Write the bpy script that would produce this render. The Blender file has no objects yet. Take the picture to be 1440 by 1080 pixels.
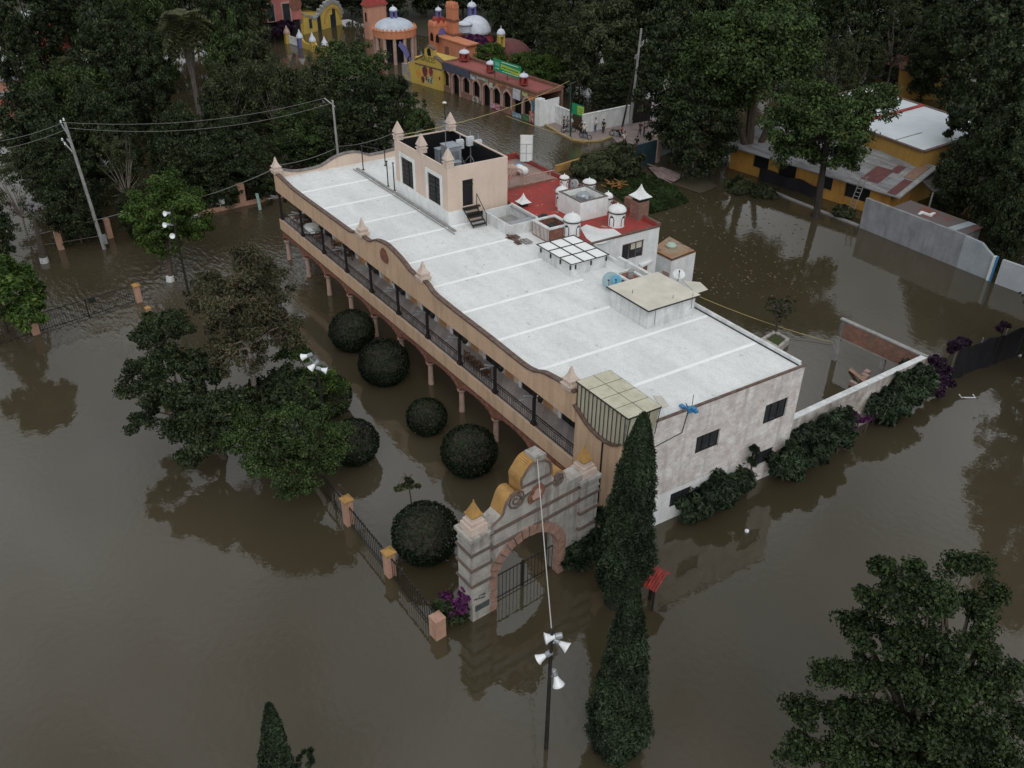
import bpy, bmesh, math, random
import numpy as np
from mathutils import Vector, Matrix
PI = math.pi
R_ = math.radians
scene = bpy.context.scene
col = scene.collection
# ------------------------------------------------------------------ camera
CF = 1277.454
CC = Vector((73.74736, -27.25518, 36.69604))
CR = Vector((0.57692408, 0.8167452, 0.00926684))
CU = Vector((-0.45480465, 0.31179503, 0.83422814))
CW = Vector((-0.67846248, 0.4855009, -0.55134158))
SK = 0.07082
cam_d = bpy.data.cameras.new('camera')
cam = bpy.data.objects.new('camera', cam_d)
col.objects.link(cam)
M = Matrix.Identity(4)
for i in range(3):
    M[i][0] = CR[i]; M[i][1] = CU[i]; M[i][2] = -CW[i]; M[i][3] = CC[i]
cam.matrix_world = M
cam_d.sensor_width = 36
cam_d.lens = 36 * CF / 1440
cam_d.clip_end = 3000
scene.camera = cam
# ------------------------------------------------------------------ sky and sun: thick overcast
SUN_EL, SUN_ROT = R_(44), R_(118)
w = bpy.data.worlds.new('World'); scene.world = w; w.use_nodes = True
nt = w.node_tree; N = nt.nodes; Lk = nt.links
bg = N['Background']
sky = N.new('ShaderNodeTexSky'); sky.sky_type = 'NISHITA'; sky.sun_disc = False
sky.sun_elevation = SUN_EL; sky.sun_rotation = SUN_ROT; sky.dust_density = 5; sky.air_density = 1.0; sky.ozone_density = 1
hs = N.new('ShaderNodeHueSaturation'); hs.inputs['Saturation'].default_value = 0.16
tc = N.new('ShaderNodeTexCoord')
no = N.new('ShaderNodeTexNoise'); no.inputs['Scale'].default_value = 4.2; no.inputs['Detail'].default_value = 5; no.inputs['Roughness'].default_value = .5
rp = N.new('ShaderNodeMapRange'); rp.inputs['From Min'].default_value = .3; rp.inputs['From Max'].default_value = .7
rp.inputs['To Min'].default_value = .5; rp.inputs['To Max'].default_value = 1.5
mx = N.new('ShaderNodeMix'); mx.data_type = 'RGBA'; mx.blend_type = 'MULTIPLY'; mx.inputs['Factor'].default_value = 1
Lk.new(tc.outputs['Generated'], no.inputs['Vector']); Lk.new(no.outputs['Fac'], rp.inputs['Value'])
Lk.new(sky.outputs['Color'], hs.inputs['Color']); Lk.new(hs.outputs['Color'], mx.inputs['A']); Lk.new(rp.outputs['Result'], mx.inputs['B'])
cl = N.new('ShaderNodeMix'); cl.data_type = 'RGBA'; cl.inputs['Factor'].default_value = .78      # cloud layer over the sky
Lk.new(mx.outputs['Result'], cl.inputs['A'])
cm = N.new('ShaderNodeMix'); cm.data_type = 'RGBA'; cm.blend_type = 'MULTIPLY'; cm.inputs['Factor'].default_value = 1; cm.inputs['A'].default_value = (7.6, 7.9, 8.2, 1)
Lk.new(rp.outputs['Result'], cm.inputs['B']); Lk.new(cm.outputs['Result'], cl.inputs['B'])
Lk.new(cl.outputs['Result'], bg.inputs['Color']); bg.inputs['Strength'].default_value = 0.1
sd = bpy.data.lights.new('sun', 'SUN'); sd.energy = 0.8; sd.angle = R_(50); sd.color = (1, .97, .93)
sun = bpy.data.objects.new('sun', sd); col.objects.link(sun)
sv = Vector((math.sin(SUN_ROT) * math.cos(SUN_EL), math.cos(SUN_ROT) * math.cos(SUN_EL), math.sin(SUN_EL)))
sun.rotation_euler = sv.to_track_quat('Z', 'Y').to_euler(); sun.location = sv * 200
scene.view_settings.view_transform = 'Standard'; scene.view_settings.look = 'None'
scene.view_settings.exposure = 0.0; scene.view_settings.gamma = 1
try: scene.view_settings.use_curve_mapping = False
except Exception: pass
# ------------------------------------------------------------------ picking points in the place
def W(x, y, z=0): return Vector((x + SK * y, y, z))        # hotel frame (a slightly skewed plan) -> world
def inv(v): return Vector((v[0] - SK * v[1], v[1], v[2]))
def ray(px, py): return CW + CR * ((px - 720) / CF) + CU * ((540 - py) / CF)
def at(px, py, z=0.0):
    d = ray(px, py); return CC + d * ((z - CC.z) / d.z)
def bZ(px, py, z): v = inv(at(px, py, z)); return v.x, v.y
def bY(px, py, y):
    d = ray(px, py); v = inv(CC + d * ((y - CC.y) / d.y)); return v.x, v.z
def bX(px, py, x):
    d = inv(ray(px, py)); c = inv(CC); v = c + d * ((x - c.x) / d.x); return v.y, v.z
FH = Vector((CW.x, CW.y, 0)).normalized(); RH = Vector((FH.y, -FH.x, 0))
def atd(px, py, base):                                       # on the upright plane through base that faces the viewpoint
    d = ray(px, py); t = (base - CC).dot(FH) / d.dot(FH); return CC + d * t
class Fr:                                                    # an upright frame on two ground points
    def __init__(s, A, B, z=0.0):
        s.O = at(A[0], A[1], z) if len(A) == 2 else Vector(A); b = at(B[0], B[1], z) if len(B) == 2 else Vector(B)
        s.ex = (b - s.O).normalized(); s.L = (b - s.O).length
        s.ey = Vector((-s.ex.y, s.ex.x, 0))
        if s.ey.dot(FH) < 0: s.ey = -s.ey
    def __call__(s, x, y, z=0): return s.O + s.ex * x + s.ey * y + Vector((0, 0, z))
    def on(s, px, py, y=0):
        d = ray(px, py); o = s.O + s.ey * y; v = CC + d * ((o - CC).dot(s.ey) / d.dot(s.ey)) - s.O
        return v.dot(s.ex), v.z
    def onx(s, px, py, x):
        d = ray(px, py); o = s.O + s.ex * x; v = CC + d * ((o - CC).dot(s.ex) / d.dot(s.ex)) - s.O
        return v.dot(s.ey), v.z
    def flat(s, px, py, z):
        v = at(px, py, z) - s.O; return v.dot(s.ex), v.dot(s.ey)
# ------------------------------------------------------------------ mesh builder
OFF = {}
class MB:
    def __init__(s, T=None): s.v = []; s.f = []; s.m = []; s.T = T or (lambda x, y, z=0: Vector((x, y, z))); s.c = 0
    def P(s, p): s.v.append(s.T(*p)); return len(s.v) - 1
    def poly(s, pts): s.f.append([s.P(p) for p in pts]); s.m.append(s.c); return s
    def box(s, x0, x1, y0, y1, z0, z1):
        i = [s.P((x, y, z)) for z in (z0, z1) for x, y in ((x0, y0), (x1, y0), (x1, y1), (x0, y1))]
        for q in ((0, 3, 2, 1), (4, 5, 6, 7), (0, 1, 5, 4), (1, 2, 6, 5), (2, 3, 7, 6), (3, 0, 4, 7)):
            s.f.append([i[k] for k in q]); s.m.append(s.c)
        return s
    def cbox(s, x, y, z, a, b, c): return s.box(x - a / 2, x + a / 2, y - b / 2, y + b / 2, z, z + c)
    def taper(s, x, y, z0, z1, a0, b0, a1, b1):
        q = ((-1, -1), (1, -1), (1, 1), (-1, 1))
        i = [s.P((x + u * a0 / 2, y + v * b0 / 2, z0)) for u, v in q] + [s.P((x + u * a1 / 2, y + v * b1 / 2, z1)) for u, v in q]
        for q in ((0, 3, 2, 1), (4, 5, 6, 7), (0, 1, 5, 4), (1, 2, 6, 5), (2, 3, 7, 6), (3, 0, 4, 7)):
            s.f.append([i[k] for k in q]); s.m.append(s.c)
        return s
    def prism(s, pts, vec):
        vec = Vector(vec); a = [s.P(p) for p in pts]; b = [s.P(tuple(Vector(p) + vec)) for p in pts]; n = len(a)
        s.f.append(a); s.m.append(s.c); s.f.append(b[::-1]); s.m.append(s.c)
        for k in range(n):
            s.f.append([a[k], b[k], b[(k + 1) % n], a[(k + 1) % n]]); s.m.append(s.c)
        return s
    def strip(s, top, vec, th):                                # a ribbon of thickness th under a polyline, extruded by vec
        for a, b in zip(top[:-1], top[1:]):
            a = Vector(a); b = Vector(b)
            s.prism([tuple(a), tuple(b), tuple(b - Vector(th)), tuple(a - Vector(th))], vec)
        return s
    def tube(s, pts, r, n=6, cap=True):
        pts = [Vector(p) for p in pts]; rings = []
        rr = r if isinstance(r, (list, tuple)) else [r] * len(pts)
        for k, p in enumerate(pts):
            d = (pts[min(k + 1, len(pts) - 1)] - pts[max(k - 1, 0)]).normalized()
            u = d.cross(Vector((0, 0, 1)))
            if u.length < .05: u = d.cross(Vector((1, 0, 0)))
            u.normalize(); v = d.cross(u)
            rings.append([s.P(tuple(p + (u * math.cos(2 * PI * j / n) + v * math.sin(2 * PI * j / n)) * rr[k])) for j in range(n)])
        for a, b in zip(rings[:-1], rings[1:]):
            for j in range(n): s.f.append([a[j], a[(j + 1) % n], b[(j + 1) % n], b[j]]); s.m.append(s.c)
        if cap: s.f.append(rings[0][::-1]); s.m.append(s.c); s.f.append(rings[-1]); s.m.append(s.c)
        return s
    def lathe(s, x, y, z, prof, n=12, ph=0):
        rings = [[s.P((x + r * math.cos(2 * PI * j / n + ph), y + r * math.sin(2 * PI * j / n + ph), z + h)) for j in range(n)] for r, h in prof]
        for a, b in zip(rings[:-1], rings[1:]):
            for j in range(n): s.f.append([a[j], a[(j + 1) % n], b[(j + 1) % n], b[j]]); s.m.append(s.c)
        s.f.append(rings[0][::-1]); s.m.append(s.c); s.f.append(rings[-1]); s.m.append(s.c)
        return s
    def build(s, name, mats, parent=None, smooth=False, org=None):
        off = OFF[parent] if parent else (Vector(org) if org is not None else Vector((0, 0, 0)))
        me = bpy.data.meshes.new(name)
        me.from_pydata([tuple(v - off) for v in s.v], [], s.f)
        if not isinstance(mats, (list, tuple)): mats = [mats]
        for m in mats: me.materials.append(m)
        me.polygons.foreach_set('material_index', s.m)
        bm = bmesh.new(); bm.from_mesh(me); bmesh.ops.recalc_face_normals(bm, faces=bm.faces); bm.to_mesh(me); bm.free()
        if smooth: me.polygons.foreach_set('use_smooth', [True] * len(me.polygons))
        o = bpy.data.objects.new(name, me); col.objects.link(o)
        if parent: o.parent = parent; OFF[o] = off
        else: o.location = off; OFF[o] = off
        return o
def tag(o, label=None, cat=None, group=None, kind=None):
    if label: o['label'] = label
    if cat: o['category'] = cat
    if group: o['group'] = group
    if kind: o['kind'] = kind
    return o
def thing(name, label, cat, loc=(0, 0, 0), group=None):
    o = bpy.data.objects.new(name, None); col.objects.link(o); o.location = Vector(loc); OFF[o] = Vector(loc)
    o.empty_display_size = .3
    return tag(o, label, cat, group)
def dup(o, parent=None, **kw):
    c = o.copy(); col.objects.link(c)
    if parent: c.parent = parent
    for ch in KIDS(o): dup(ch, c)
    return c
def KIDS(o): return [c for c in ALLC.get(o.name, [])]
ALLC = {}
def index_children():
    ALLC.clear()
    for o in bpy.data.objects:
        if o.parent: ALLC.setdefault(o.parent.name, []).append(o)
def place(proto, loc, rz=0, sc=None, label=None, group=None, used=set()):
    if proto.name in used:
        c = dup(proto)
    else:
        used.add(proto.name); c = proto
    c.location = loc; c.rotation_euler = (0, 0, rz)
    if sc: c.scale = sc if isinstance(sc, (tuple, list)) else (sc, sc, sc)
    if label: c['label'] = label
    if group: c['group'] = group
    return c
def smooth(pts, n=4):                                        # Catmull-Rom through traced points
    o = []
    for i in range(len(pts) - 1):
        p0, p1, p2, p3 = pts[max(i - 1, 0)], pts[i], pts[i + 1], pts[min(i + 2, len(pts) - 1)]
        for k in range(n):
            t = k / n; o.append(tuple(.5 * (2 * b + (c - a) * t + (2 * a - 5 * b + 4 * c - d) * t * t + (3 * b - a - 3 * c + d) * t ** 3) for a, b, c, d in zip(p0, p1, p2, p3)))
    return o + [tuple(pts[-1])]
# ------------------------------------------------------------------ materials
def mat(name, c1, c2=None, sc=1.0, rough=.85, streak=None, samt=.5, spot=None, sth=.62, ssc=2.0, bump=.0, bsc=12, fine=.12, metal=0, spec=.35, stretch=None, lo=.35, hi=.65, brick=None, bricks=1.0):
    m = bpy.data.materials.new(name); m.use_nodes = True; t = m.node_tree; n = t.nodes; l = t.links
    b = n['Principled BSDF']; b.inputs['Roughness'].default_value = rough; b.inputs['Metallic'].default_value = metal
    b.inputs['Specular IOR Level'].default_value = spec
    g = n.new('ShaderNodeNewGeometry'); vec = g.outputs['Position']
    def noise(s, det=5, st=None, rg=.6):
        q = n.new('ShaderNodeTexNoise'); q.inputs['Scale'].default_value = s; q.inputs['Detail'].default_value = det; q.inputs['Roughness'].default_value = rg
        if st:
            mp = n.new('ShaderNodeMapping'); mp.inputs['Scale'].default_value = st; l.new(vec, mp.inputs['Vector']); l.new(mp.outputs['Vector'], q.inputs['Vector'])
        else: l.new(vec, q.inputs['Vector'])
        return q.outputs['Fac']
    def rng(v, a, b2, c=0, d=1):
        q = n.new('ShaderNodeMapRange'); q.inputs['From Min'].default_value = a; q.inputs['From Max'].default_value = b2
        q.inputs['To Min'].default_value = c; q.inputs['To Max'].default_value = d; l.new(v, q.inputs['Value']); return q.outputs['Result']
    def mix(fac, a, b2, mode='MIX'):
        q = n.new('ShaderNodeMix'); q.data_type = 'RGBA'; q.blend_type = mode
        for k, v in (('Factor', fac), ('A', a), ('B', b2)):
            if isinstance(v, (int, float)): q.inputs[k].default_value = v if k == 'Factor' else (v, v, v, 1)
            elif isinstance(v, tuple): q.inputs[k].default_value = v + (1,)
            else: l.new(v, q.inputs[k])
        return q.outputs['Result']
    c = c1
    if c2: c = mix(rng(noise(sc, 6, stretch), lo, hi), c1, c2)
    if brick:
        q = n.new('ShaderNodeTexBrick'); q.inputs['Scale'].default_value = 1; q.inputs['Brick Width'].default_value = brick[0]; q.inputs['Row Height'].default_value = brick[1]
        q.inputs['Mortar Size'].default_value = .012; q.inputs['Color1'].default_value = (.75, .75, .75, 1); q.inputs['Color2'].default_value = (1.1, 1.1, 1.1, 1); q.inputs['Mortar'].default_value = (.6, .58, .55, 1)
        sx = n.new('ShaderNodeSeparateXYZ'); l.new(vec, sx.inputs['Vector']); ad = n.new('ShaderNodeMath'); l.new(sx.outputs['X'], ad.inputs[0]); l.new(sx.outputs['Y'], ad.inputs[1])
        cb = n.new('ShaderNodeCombineXYZ'); l.new(ad.outputs[0], cb.inputs['X']); l.new(sx.outputs['Z'], cb.inputs['Y']); l.new(cb.outputs['Vector'], q.inputs['Vector'])
        c = mix(bricks, c, q.outputs['Color'], 'MULTIPLY')
    if streak:
        c = mix(rng(noise(1.0, 4, (2.2, 2.2, .22)), .48, .72, 0, samt), c, streak)
    if spot:
        c = mix(rng(noise(ssc, 4), sth, sth + .06, 0, .85), c, spot)
    if fine: c = mix(1.0, c, rng(noise(9, 3), .2, .8, 1 - fine, 1 + fine), 'MULTIPLY')
    if isinstance(c, tuple): b.inputs['Base Color'].default_value = c + (1,)
    else: l.new(c, b.inputs['Base Color'])
    if bump:
        q = n.new('ShaderNodeBump'); q.inputs['Strength'].default_value = bump; q.inputs['Distance'].default_value = .05
        l.new(noise(bsc, 4), q.inputs['Height']); l.new(q.outputs['Normal'], b.inputs['Normal'])
    return m
def leafmat(name, c1, c2, c3=None, trans=.25):
    m = bpy.data.materials.new(name); m.use_nodes = True; t = m.node_tree; n = t.nodes; l = t.links
    b = n['Principled BSDF']; b.inputs['Roughness'].default_value = .55; b.inputs['Specular IOR Level'].default_value = .25
    g = n.new('ShaderNodeNewGeometry'); r = n.new('ShaderNodeValToRGB')
    e = r.color_ramp.elements; e[0].color = c1 + (1,); e[1].color = c2 + (1,); e[1].position = .8
    if c3: x = r.color_ramp.elements.new(.97); x.color = c3 + (1,)
    l.new(g.outputs['Random Per Island'], r.inputs['Fac'])
    q = n.new('ShaderNodeTexNoise'); q.inputs['Scale'].default_value = .55; q.inputs['Detail'].default_value = 3; l.new(g.outputs['Position'], q.inputs['Vector'])
    k = n.new('ShaderNodeMapRange'); k.inputs['From Min'].default_value = .35; k.inputs['From Max'].default_value = .65; k.inputs['To Min'].default_value = .6; k.inputs['To Max'].default_value = 1.45; l.new(q.outputs['Fac'], k.inputs['Value'])
    mm = n.new('ShaderNodeMix'); mm.data_type = 'RGBA'; mm.blend_type = 'MULTIPLY'; mm.inputs['Factor'].default_value = 1
    l.new(r.outputs['Color'], mm.inputs['A']); l.new(k.outputs['Result'], mm.inputs['B']); l.new(mm.outputs['Result'], b.inputs['Base Color'])
    tr = n.new('ShaderNodeBsdfTranslucent'); l.new(mm.outputs['Result'], tr.inputs['Color'])
    ms = n.new('ShaderNodeMixShader'); ms.inputs['Fac'].default_value = trans
    l.new(b.outputs['BSDF'], ms.inputs[1]); l.new(tr.outputs['BSDF'], ms.inputs[2]); l.new(ms.outputs['Shader'], n['Material Output'].inputs['Surface'])
    return m
mRoof = mat('white_roof_membrane', (.735, .755, .75), (.62, .64, .635), .45, .8, spot=(.44, .43, .40), sth=.655, ssc=1.7, fine=.15, streak=(.50, .505, .50), samt=.35, stretch=(.5, 1.6, 1), bump=.3, bsc=2.2, lo=.38, hi=.7)
mRoofRib = mat('white_roof_seam', (.86, .88, .88), (.78, .80, .80), 1.0, .8, fine=.06)
mWhite = mat('white_paint', (.72, .74, .74), (.55, .56, .56), 1.2, .8, streak=(.32, .32, .31), samt=.55)
mWhiteClean = mat('white_render', (.78, .80, .80), (.66, .68, .68), 1.5, .8, streak=(.4, .4, .38), samt=.25)
mTan = mat('tan_painted_render', (.63, .445, .30), (.55, .38, .255), .5, .85, streak=(.30, .21, .14), samt=.5, fine=.1, spot=(.40, .30, .22), sth=.68, ssc=1.8)
mTanPale = mat('pale_salmon_render', (.65, .53, .44), (.59, .475, .39), .6, .85, streak=(.42, .32, .26), samt=.3, fine=.05)
mOrange = mat('orange_panel_paint', (.50, .27, .12), (.42, .22, .1), 1, .85)
mBrickTrim = mat('red_brick_trim', (.30, .13, .09), (.20, .09, .065), 3, .85, brick=(.3, .12))
mGateBrick = mat('worn_gate_brick', (.36, .22, .165), (.25, .15, .12), 3, .9, streak=(.14, .11, .1), samt=.4)
mPinkStone = mat('pink_stone', (.46, .32, .27), (.34, .24, .2), 2, .8)
mCap = mat('dark_coping', (.10, .055, .04), (.16, .12, .10), 3, .8)
mCapGrey = mat('grey_coping', (.26, .24, .23), (.17, .15, .14), 3, .85, brick=(.4, .2))
mIron = mat('black_iron', (.016, .015, .016), (.03, .025, .022), 3, .5)
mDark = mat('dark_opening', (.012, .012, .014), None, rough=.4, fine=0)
mGlass = mat('window_glass', (.02, .025, .03), (.035, .04, .045), 1.5, .12, spec=.6, fine=0)
mFloor = mat('grey_floor_tiles', (.42, .38, .365), (.35, .315, .305), 1.5, .6, brick=(.5, .5))
mOldWall = mat('peeling_white_block_wall', (.80, .78, .76), (.60, .54, .51), 1.3, .9, streak=(.36, .345, .335), samt=.6, spot=(.40, .31, .28), sth=.64, ssc=2.4, bricks=.5, brick=(.4, .2), bump=.35)
mSunroom = mat('tan_polycarbonate', (.56, .54, .42), (.47, .45, .34), .8, .4, fine=.06, streak=(.24, .21, .14), samt=.4)
mCorr = mat('ribbed_sheet', (.60, .575, .50), (.50, .48, .42), .8, .7, fine=.05)
mRedRoof = mat('weathered_red_roof_coating', (.36, .045, .035), (.22, .05, .045), 1.4, .85, spot=(.42, .30, .28), sth=.64, ssc=1.6, bump=.2)
mBrick = mat('bare_brick', (.34, .17, .12), (.22, .13, .10), 1.3, .9, streak=(.14, .12, .1), samt=.6, brick=(.3, .12), bump=.2)
mStone = mat('weathered_gate_render', (.45, .43, .39), (.31, .295, .275), 1.2, .92, streak=(.13, .11, .095), samt=.85, bump=.4, bsc=5, brick=(.8, .4), bricks=.4)
mStoneDark = mat('dark_stained_moulding', (.17, .115, .095), (.10, .085, .075), 2, .9)
mYellow = mat('ochre_paint', (.44, .25, .075), (.32, .19, .07), 1.3, .85, streak=(.22, .13, .05), samt=.5)
mPinWhite = mat('cream_pinnacle', (.62, .52, .45), (.52, .42, .36), 2, .85)
mSalmon = mat('salmon_pillar_paint', (.50, .30, .22), (.40, .24, .17), 1.5, .85, streak=(.25, .16, .12), samt=.5)
mMetal = mat('galvanised_metal', (.38, .40, .42), (.28, .30, .32), 3, .4, metal=.5)
mConc = mat('concrete', (.34, .34, .33), (.24, .24, .235), 1.5, .9, streak=(.13, .13, .125), samt=.4, bump=.2)
mGreyWall = mat('stained_grey_wall', (.30, .31, .33), (.21, .215, .23), .6, .9, streak=(.13, .13, .14), samt=.6, bump=.25, spot=(.14, .13, .12), sth=.66)
mPaleWall = mat('pale_blue_grey_wall', (.36, .40, .43), (.29, .33, .36), .6, .9, streak=(.2, .22, .24), samt=.4)
mLamp = mat('white_lamp_reflector', (.8, .82, .84), None, rough=.25, fine=0, spec=.6)
mBark = mat('bark', (.10, .078, .06), (.06, .048, .038), 4, .95, bump=.5, stretch=(3, 3, .5))
mBarkPale = mat('pale_bark', (.26, .22, .19), (.16, .135, .115), 4, .9, stretch=(3, 3, .5))
mRedTile = mat('red_tile', (.38, .055, .045), (.26, .05, .04), 2, .8, brick=(.25, .35))
mBlueStuff = mat('blue_plastic', (.05, .22, .45), None, rough=.4)
LG = dict(
    dark=leafmat('dark_green_leaves', (.017, .029, .013), (.044, .064, .026), (.075, .085, .035)),
    palm=leafmat('palm_fronds', (.045, .055, .025), (.12, .125, .06)),
    dark2=leafmat('deep_green_leaves', (.014, .026, .010), (.040, .064, .022), (.065, .10, .03)),
    mid=leafmat('mid_green_leaves', (.024, .044, .014), (.062, .10, .030), (.10, .14, .04)),
    bright=leafmat('bright_green_leaves', (.032, .066, .014), (.085, .145, .028), (.13, .19, .04)),
    olive=leafmat('olive_leaves', (.036, .046, .022), (.078, .092, .042)),
    red=leafmat('reddish_brown_leaves', (.046, .052, .027), (.105, .102, .055), (.14, .09, .055)),
    cyp=leafmat('cypress_foliage', (.013, .025, .014), (.045, .068, .034), trans=.15),
    top=leafmat('clipped_shrub_foliage', (.005, .012, .006), (.018, .030, .013), trans=.05),
    purple=leafmat('bougainvillea_bracts', (.06, .015, .06), (.15, .035, .13)),
    purpled=leafmat('dark_purple_leaves', (.018, .010, .02), (.05, .024, .05)),
    grass=leafmat('grass_blades', (.022, .042, .012), (.045, .075, .022)),
)
# ------------------------------------------------------------------ setting: flood water, ground
def make_water():
    m = bpy.data.materials.new('muddy_flood_water'); m.use_nodes = True; t = m.node_tree; n = t.nodes; l = t.links
    b = n['Principled BSDF']; b.inputs['Roughness'].default_value = .035; b.inputs['IOR'].default_value = 1.62
    g = n.new('ShaderNodeNewGeometry')
    def noise(s, det=3):
        q = n.new('ShaderNodeTexNoise'); q.inputs['Scale'].default_value = s; q.inputs['Detail'].default_value = det; l.new(g.outputs['Position'], q.inputs['Vector']); return q.outputs['Fac']
    r = n.new('ShaderNodeValToRGB'); e = r.color_ramp.elements; e[0].position = .35; e[0].color = (.050, .041, .023, 1); e[1].position = .68; e[1].color = (.072, .059, .037, 1)
    l.new(noise(.045, 4), r.inputs['Fac']); l.new(r.outputs['Color'], b.inputs['Base Color'])
    # ripples: calm almost everywhere, ruffled in the street channel and by the far gate
    def blob(cx, cy, rad):
        s = n.new('ShaderNodeVectorMath'); s.operation = 'DISTANCE'; l.new(g.outputs['Position'], s.inputs[0]); s.inputs[1].default_value = (cx, cy, 0)
        q = n.new('ShaderNodeMapRange'); q.interpolation_type = 'SMOOTHSTEP'; q.inputs['From Min'].default_value = rad * .35; q.inputs['From Max'].default_value = rad
        q.inputs['To Min'].default_value = 1; q.inputs['To Max'].default_value = 0; l.new(s.outputs['Value'], q.inputs['Value']); return q.outputs['Result']
    def add(a, c):
        q = n.new('ShaderNodeMath'); q.operation = 'ADD'; q.use_clamp = True; l.new(a, q.inputs[0]); l.new(c, q.inputs[1]); return q.outputs[0]
    A = at(380, 345); B = at(640, 165); C2 = at(215, 410)
    msk = add(add(blob(A.x, A.y, 16), blob(B.x, B.y, 26)), blob(C2.x, C2.y, 13))
    mp = n.new('ShaderNodeMapping'); mp.inputs['Rotation'].default_value = (0, 0, .6); mp.inputs['Scale'].default_value = (1, 3.2, 1); l.new(g.outputs['Position'], mp.inputs['Vector'])
    q1 = n.new('ShaderNodeTexNoise'); q1.inputs['Scale'].default_value = .9; q1.inputs['Detail'].default_value = 3; l.new(mp.outputs['Vector'], q1.inputs['Vector'])
    wv = n.new('ShaderNodeTexWave'); wv.wave_type = 'RINGS'; wv.rings_direction = 'SPHERICAL'; wv.inputs['Scale'].default_value = .3; wv.inputs['Distortion'].default_value = 6; wv.inputs['Detail'].default_value = 2
    mp2 = n.new('ShaderNodeMapping'); mp2.inputs['Location'].default_value = (-at(205, 405).x, -at(205, 405).y, 0); l.new(g.outputs['Position'], mp2.inputs['Vector']); l.new(mp2.outputs['Vector'], wv.inputs['Vector'])
    hsum = n.new('ShaderNodeMath'); hsum.operation = 'MULTIPLY_ADD'; l.new(wv.outputs['Fac'], hsum.inputs[0]); hm = n.new('ShaderNodeMath'); hm.operation = 'MULTIPLY'; hm.inputs[1].default_value = .08; l.new(blob(C2.x, C2.y, 15), hm.inputs[0]); l.new(hm.outputs[0], hsum.inputs[1]); l.new(q1.outputs['Fac'], hsum.inputs[2])
    b1 = n.new('ShaderNodeBump'); b1.inputs['Distance'].default_value = .12; l.new(msk, b1.inputs['Strength']); l.new(hsum.outputs[0], b1.inputs['Height'])
    b2 = n.new('ShaderNodeBump'); b2.inputs['Distance'].default_value = .03; b2.inputs['Strength'].default_value = .22; l.new(noise(2.2, 2), b2.inputs['Height']); l.new(b1.outputs['Normal'], b2.inputs['Normal'])
    l.new(b2.outputs['Normal'], b.inputs['Normal'])
    return m
mWater = make_water()
mGround = mat('muddy_ground', (.07, .055, .038), (.045, .045, .022), .3, .95, bump=.3)
mGrassGround = mat('grassy_ground', (.045, .07, .02), (.07, .06, .035), .5, .95)
mStreet = mat('pinkish_street_paving', (.30, .24, .23), (.2, .165, .155), .8, .8, fine=.15)
mCurbYellow = mat('yellow_kerb_paint', (.42, .29, .10), (.3, .24, .15), 1, .85)
mb = MB(); mb.poly([(-900, -900, 0), (900, -900, 0), (900, 900, 0), (-900, 900, 0)])
tag(mb.build('water', mWater), kind='structure')
mb = MB(); mb.poly([(-900, -900, -1.6), (900, -900, -1.6), (900, 900, -1.6), (-900, 900, -1.6)])
tag(mb.build('ground', mGround), kind='structure')
# ------------------------------------------------------------------ hotel
def wallh(mb, F, u0, u1, v0, v1, holes, depth):
    us = sorted({u0, u1, *[h[0] for h in holes], *[h[1] for h in holes]}); vs = sorted({v0, v1, *[h[2] for h in holes], *[h[3] for h in holes]})
    for a, b in zip(us[:-1], us[1:]):
        for c, d in zip(vs[:-1], vs[1:]):
            if any(h[0] <= a and b <= h[1] and h[2] <= c and d <= h[3] for h in holes): continue
            mb.poly([F(a, c, 0), F(b, c, 0), F(b, d, 0), F(a, d, 0)])
    for a, b, c, d in holes:
        for p, q in (((a, c), (b, c)), ((b, c), (b, d)), ((b, d), (a, d)), ((a, d), (a, c))):
            mb.poly([F(*p, 0), F(*q, 0), F(*q, depth), F(*p, depth)])
LX, DY, ZR, ZF, ZP = 45.6, 13.7, 7.76, 3.87, 6.53
GX, GY = 41.85, 1.95
BAY = 4.2
hotel = thing('hotel_building', 'long two-storey tan hotel with white flat roof, arcade and balcony gallery standing in the flood', 'building', W(22, 7, 0))
H = lambda: MB(W)
# walls
mb = H()
F = lambda u, v, d: (LX - d, u, v)
wins = [(10.95, 12.8, 4.5, 5.95), (5.65, 7.43, 4.35, 5.6), (4.2, 5.8, .9, 2.0), (10.9, 12.4, 1.3, 2.35)]
wallh(mb, F, 1.6, DY, -1.5, ZR + .12, wins, .16)
side = mb.build('end_wall', mOldWall, hotel)
mb = H(); wallh(mb, lambda u, v, d: (LX + .02 - d, u, v), 1.6, 8.6, -1.5, 2.35, [wins[2]], .02); mb.build('white_plinth', mWhiteClean, hotel)
for y0, y1, z0, z1 in wins:
    mb = H(); mb.c = 0; mb.poly([(LX - .14, y0, z0), (LX - .14, y1, z0), (LX - .14, y1, z1), (LX - .14, y0, z1)])
    mb.c = 1
    for k in range(4): yy = y0 + (y1 - y0) * k / 3; mb.box(LX - .13, LX - .09, yy - .03, yy + .03, z0, z1)
    mb.box(LX - .13, LX - .08, y0, y1, z0 - .02, z0 + .05); mb.box(LX - .13, LX - .08, y0, y1, z1 - .05, z1 + .0)
    mb.build('window', [mGlass, mIron], hotel)
mb = H(); mb.box(LX - .12, LX + .05, 1.6, DY + .05, ZR + .12, ZR + .2); mb.build('roof_edge', mCap, hotel)
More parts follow.
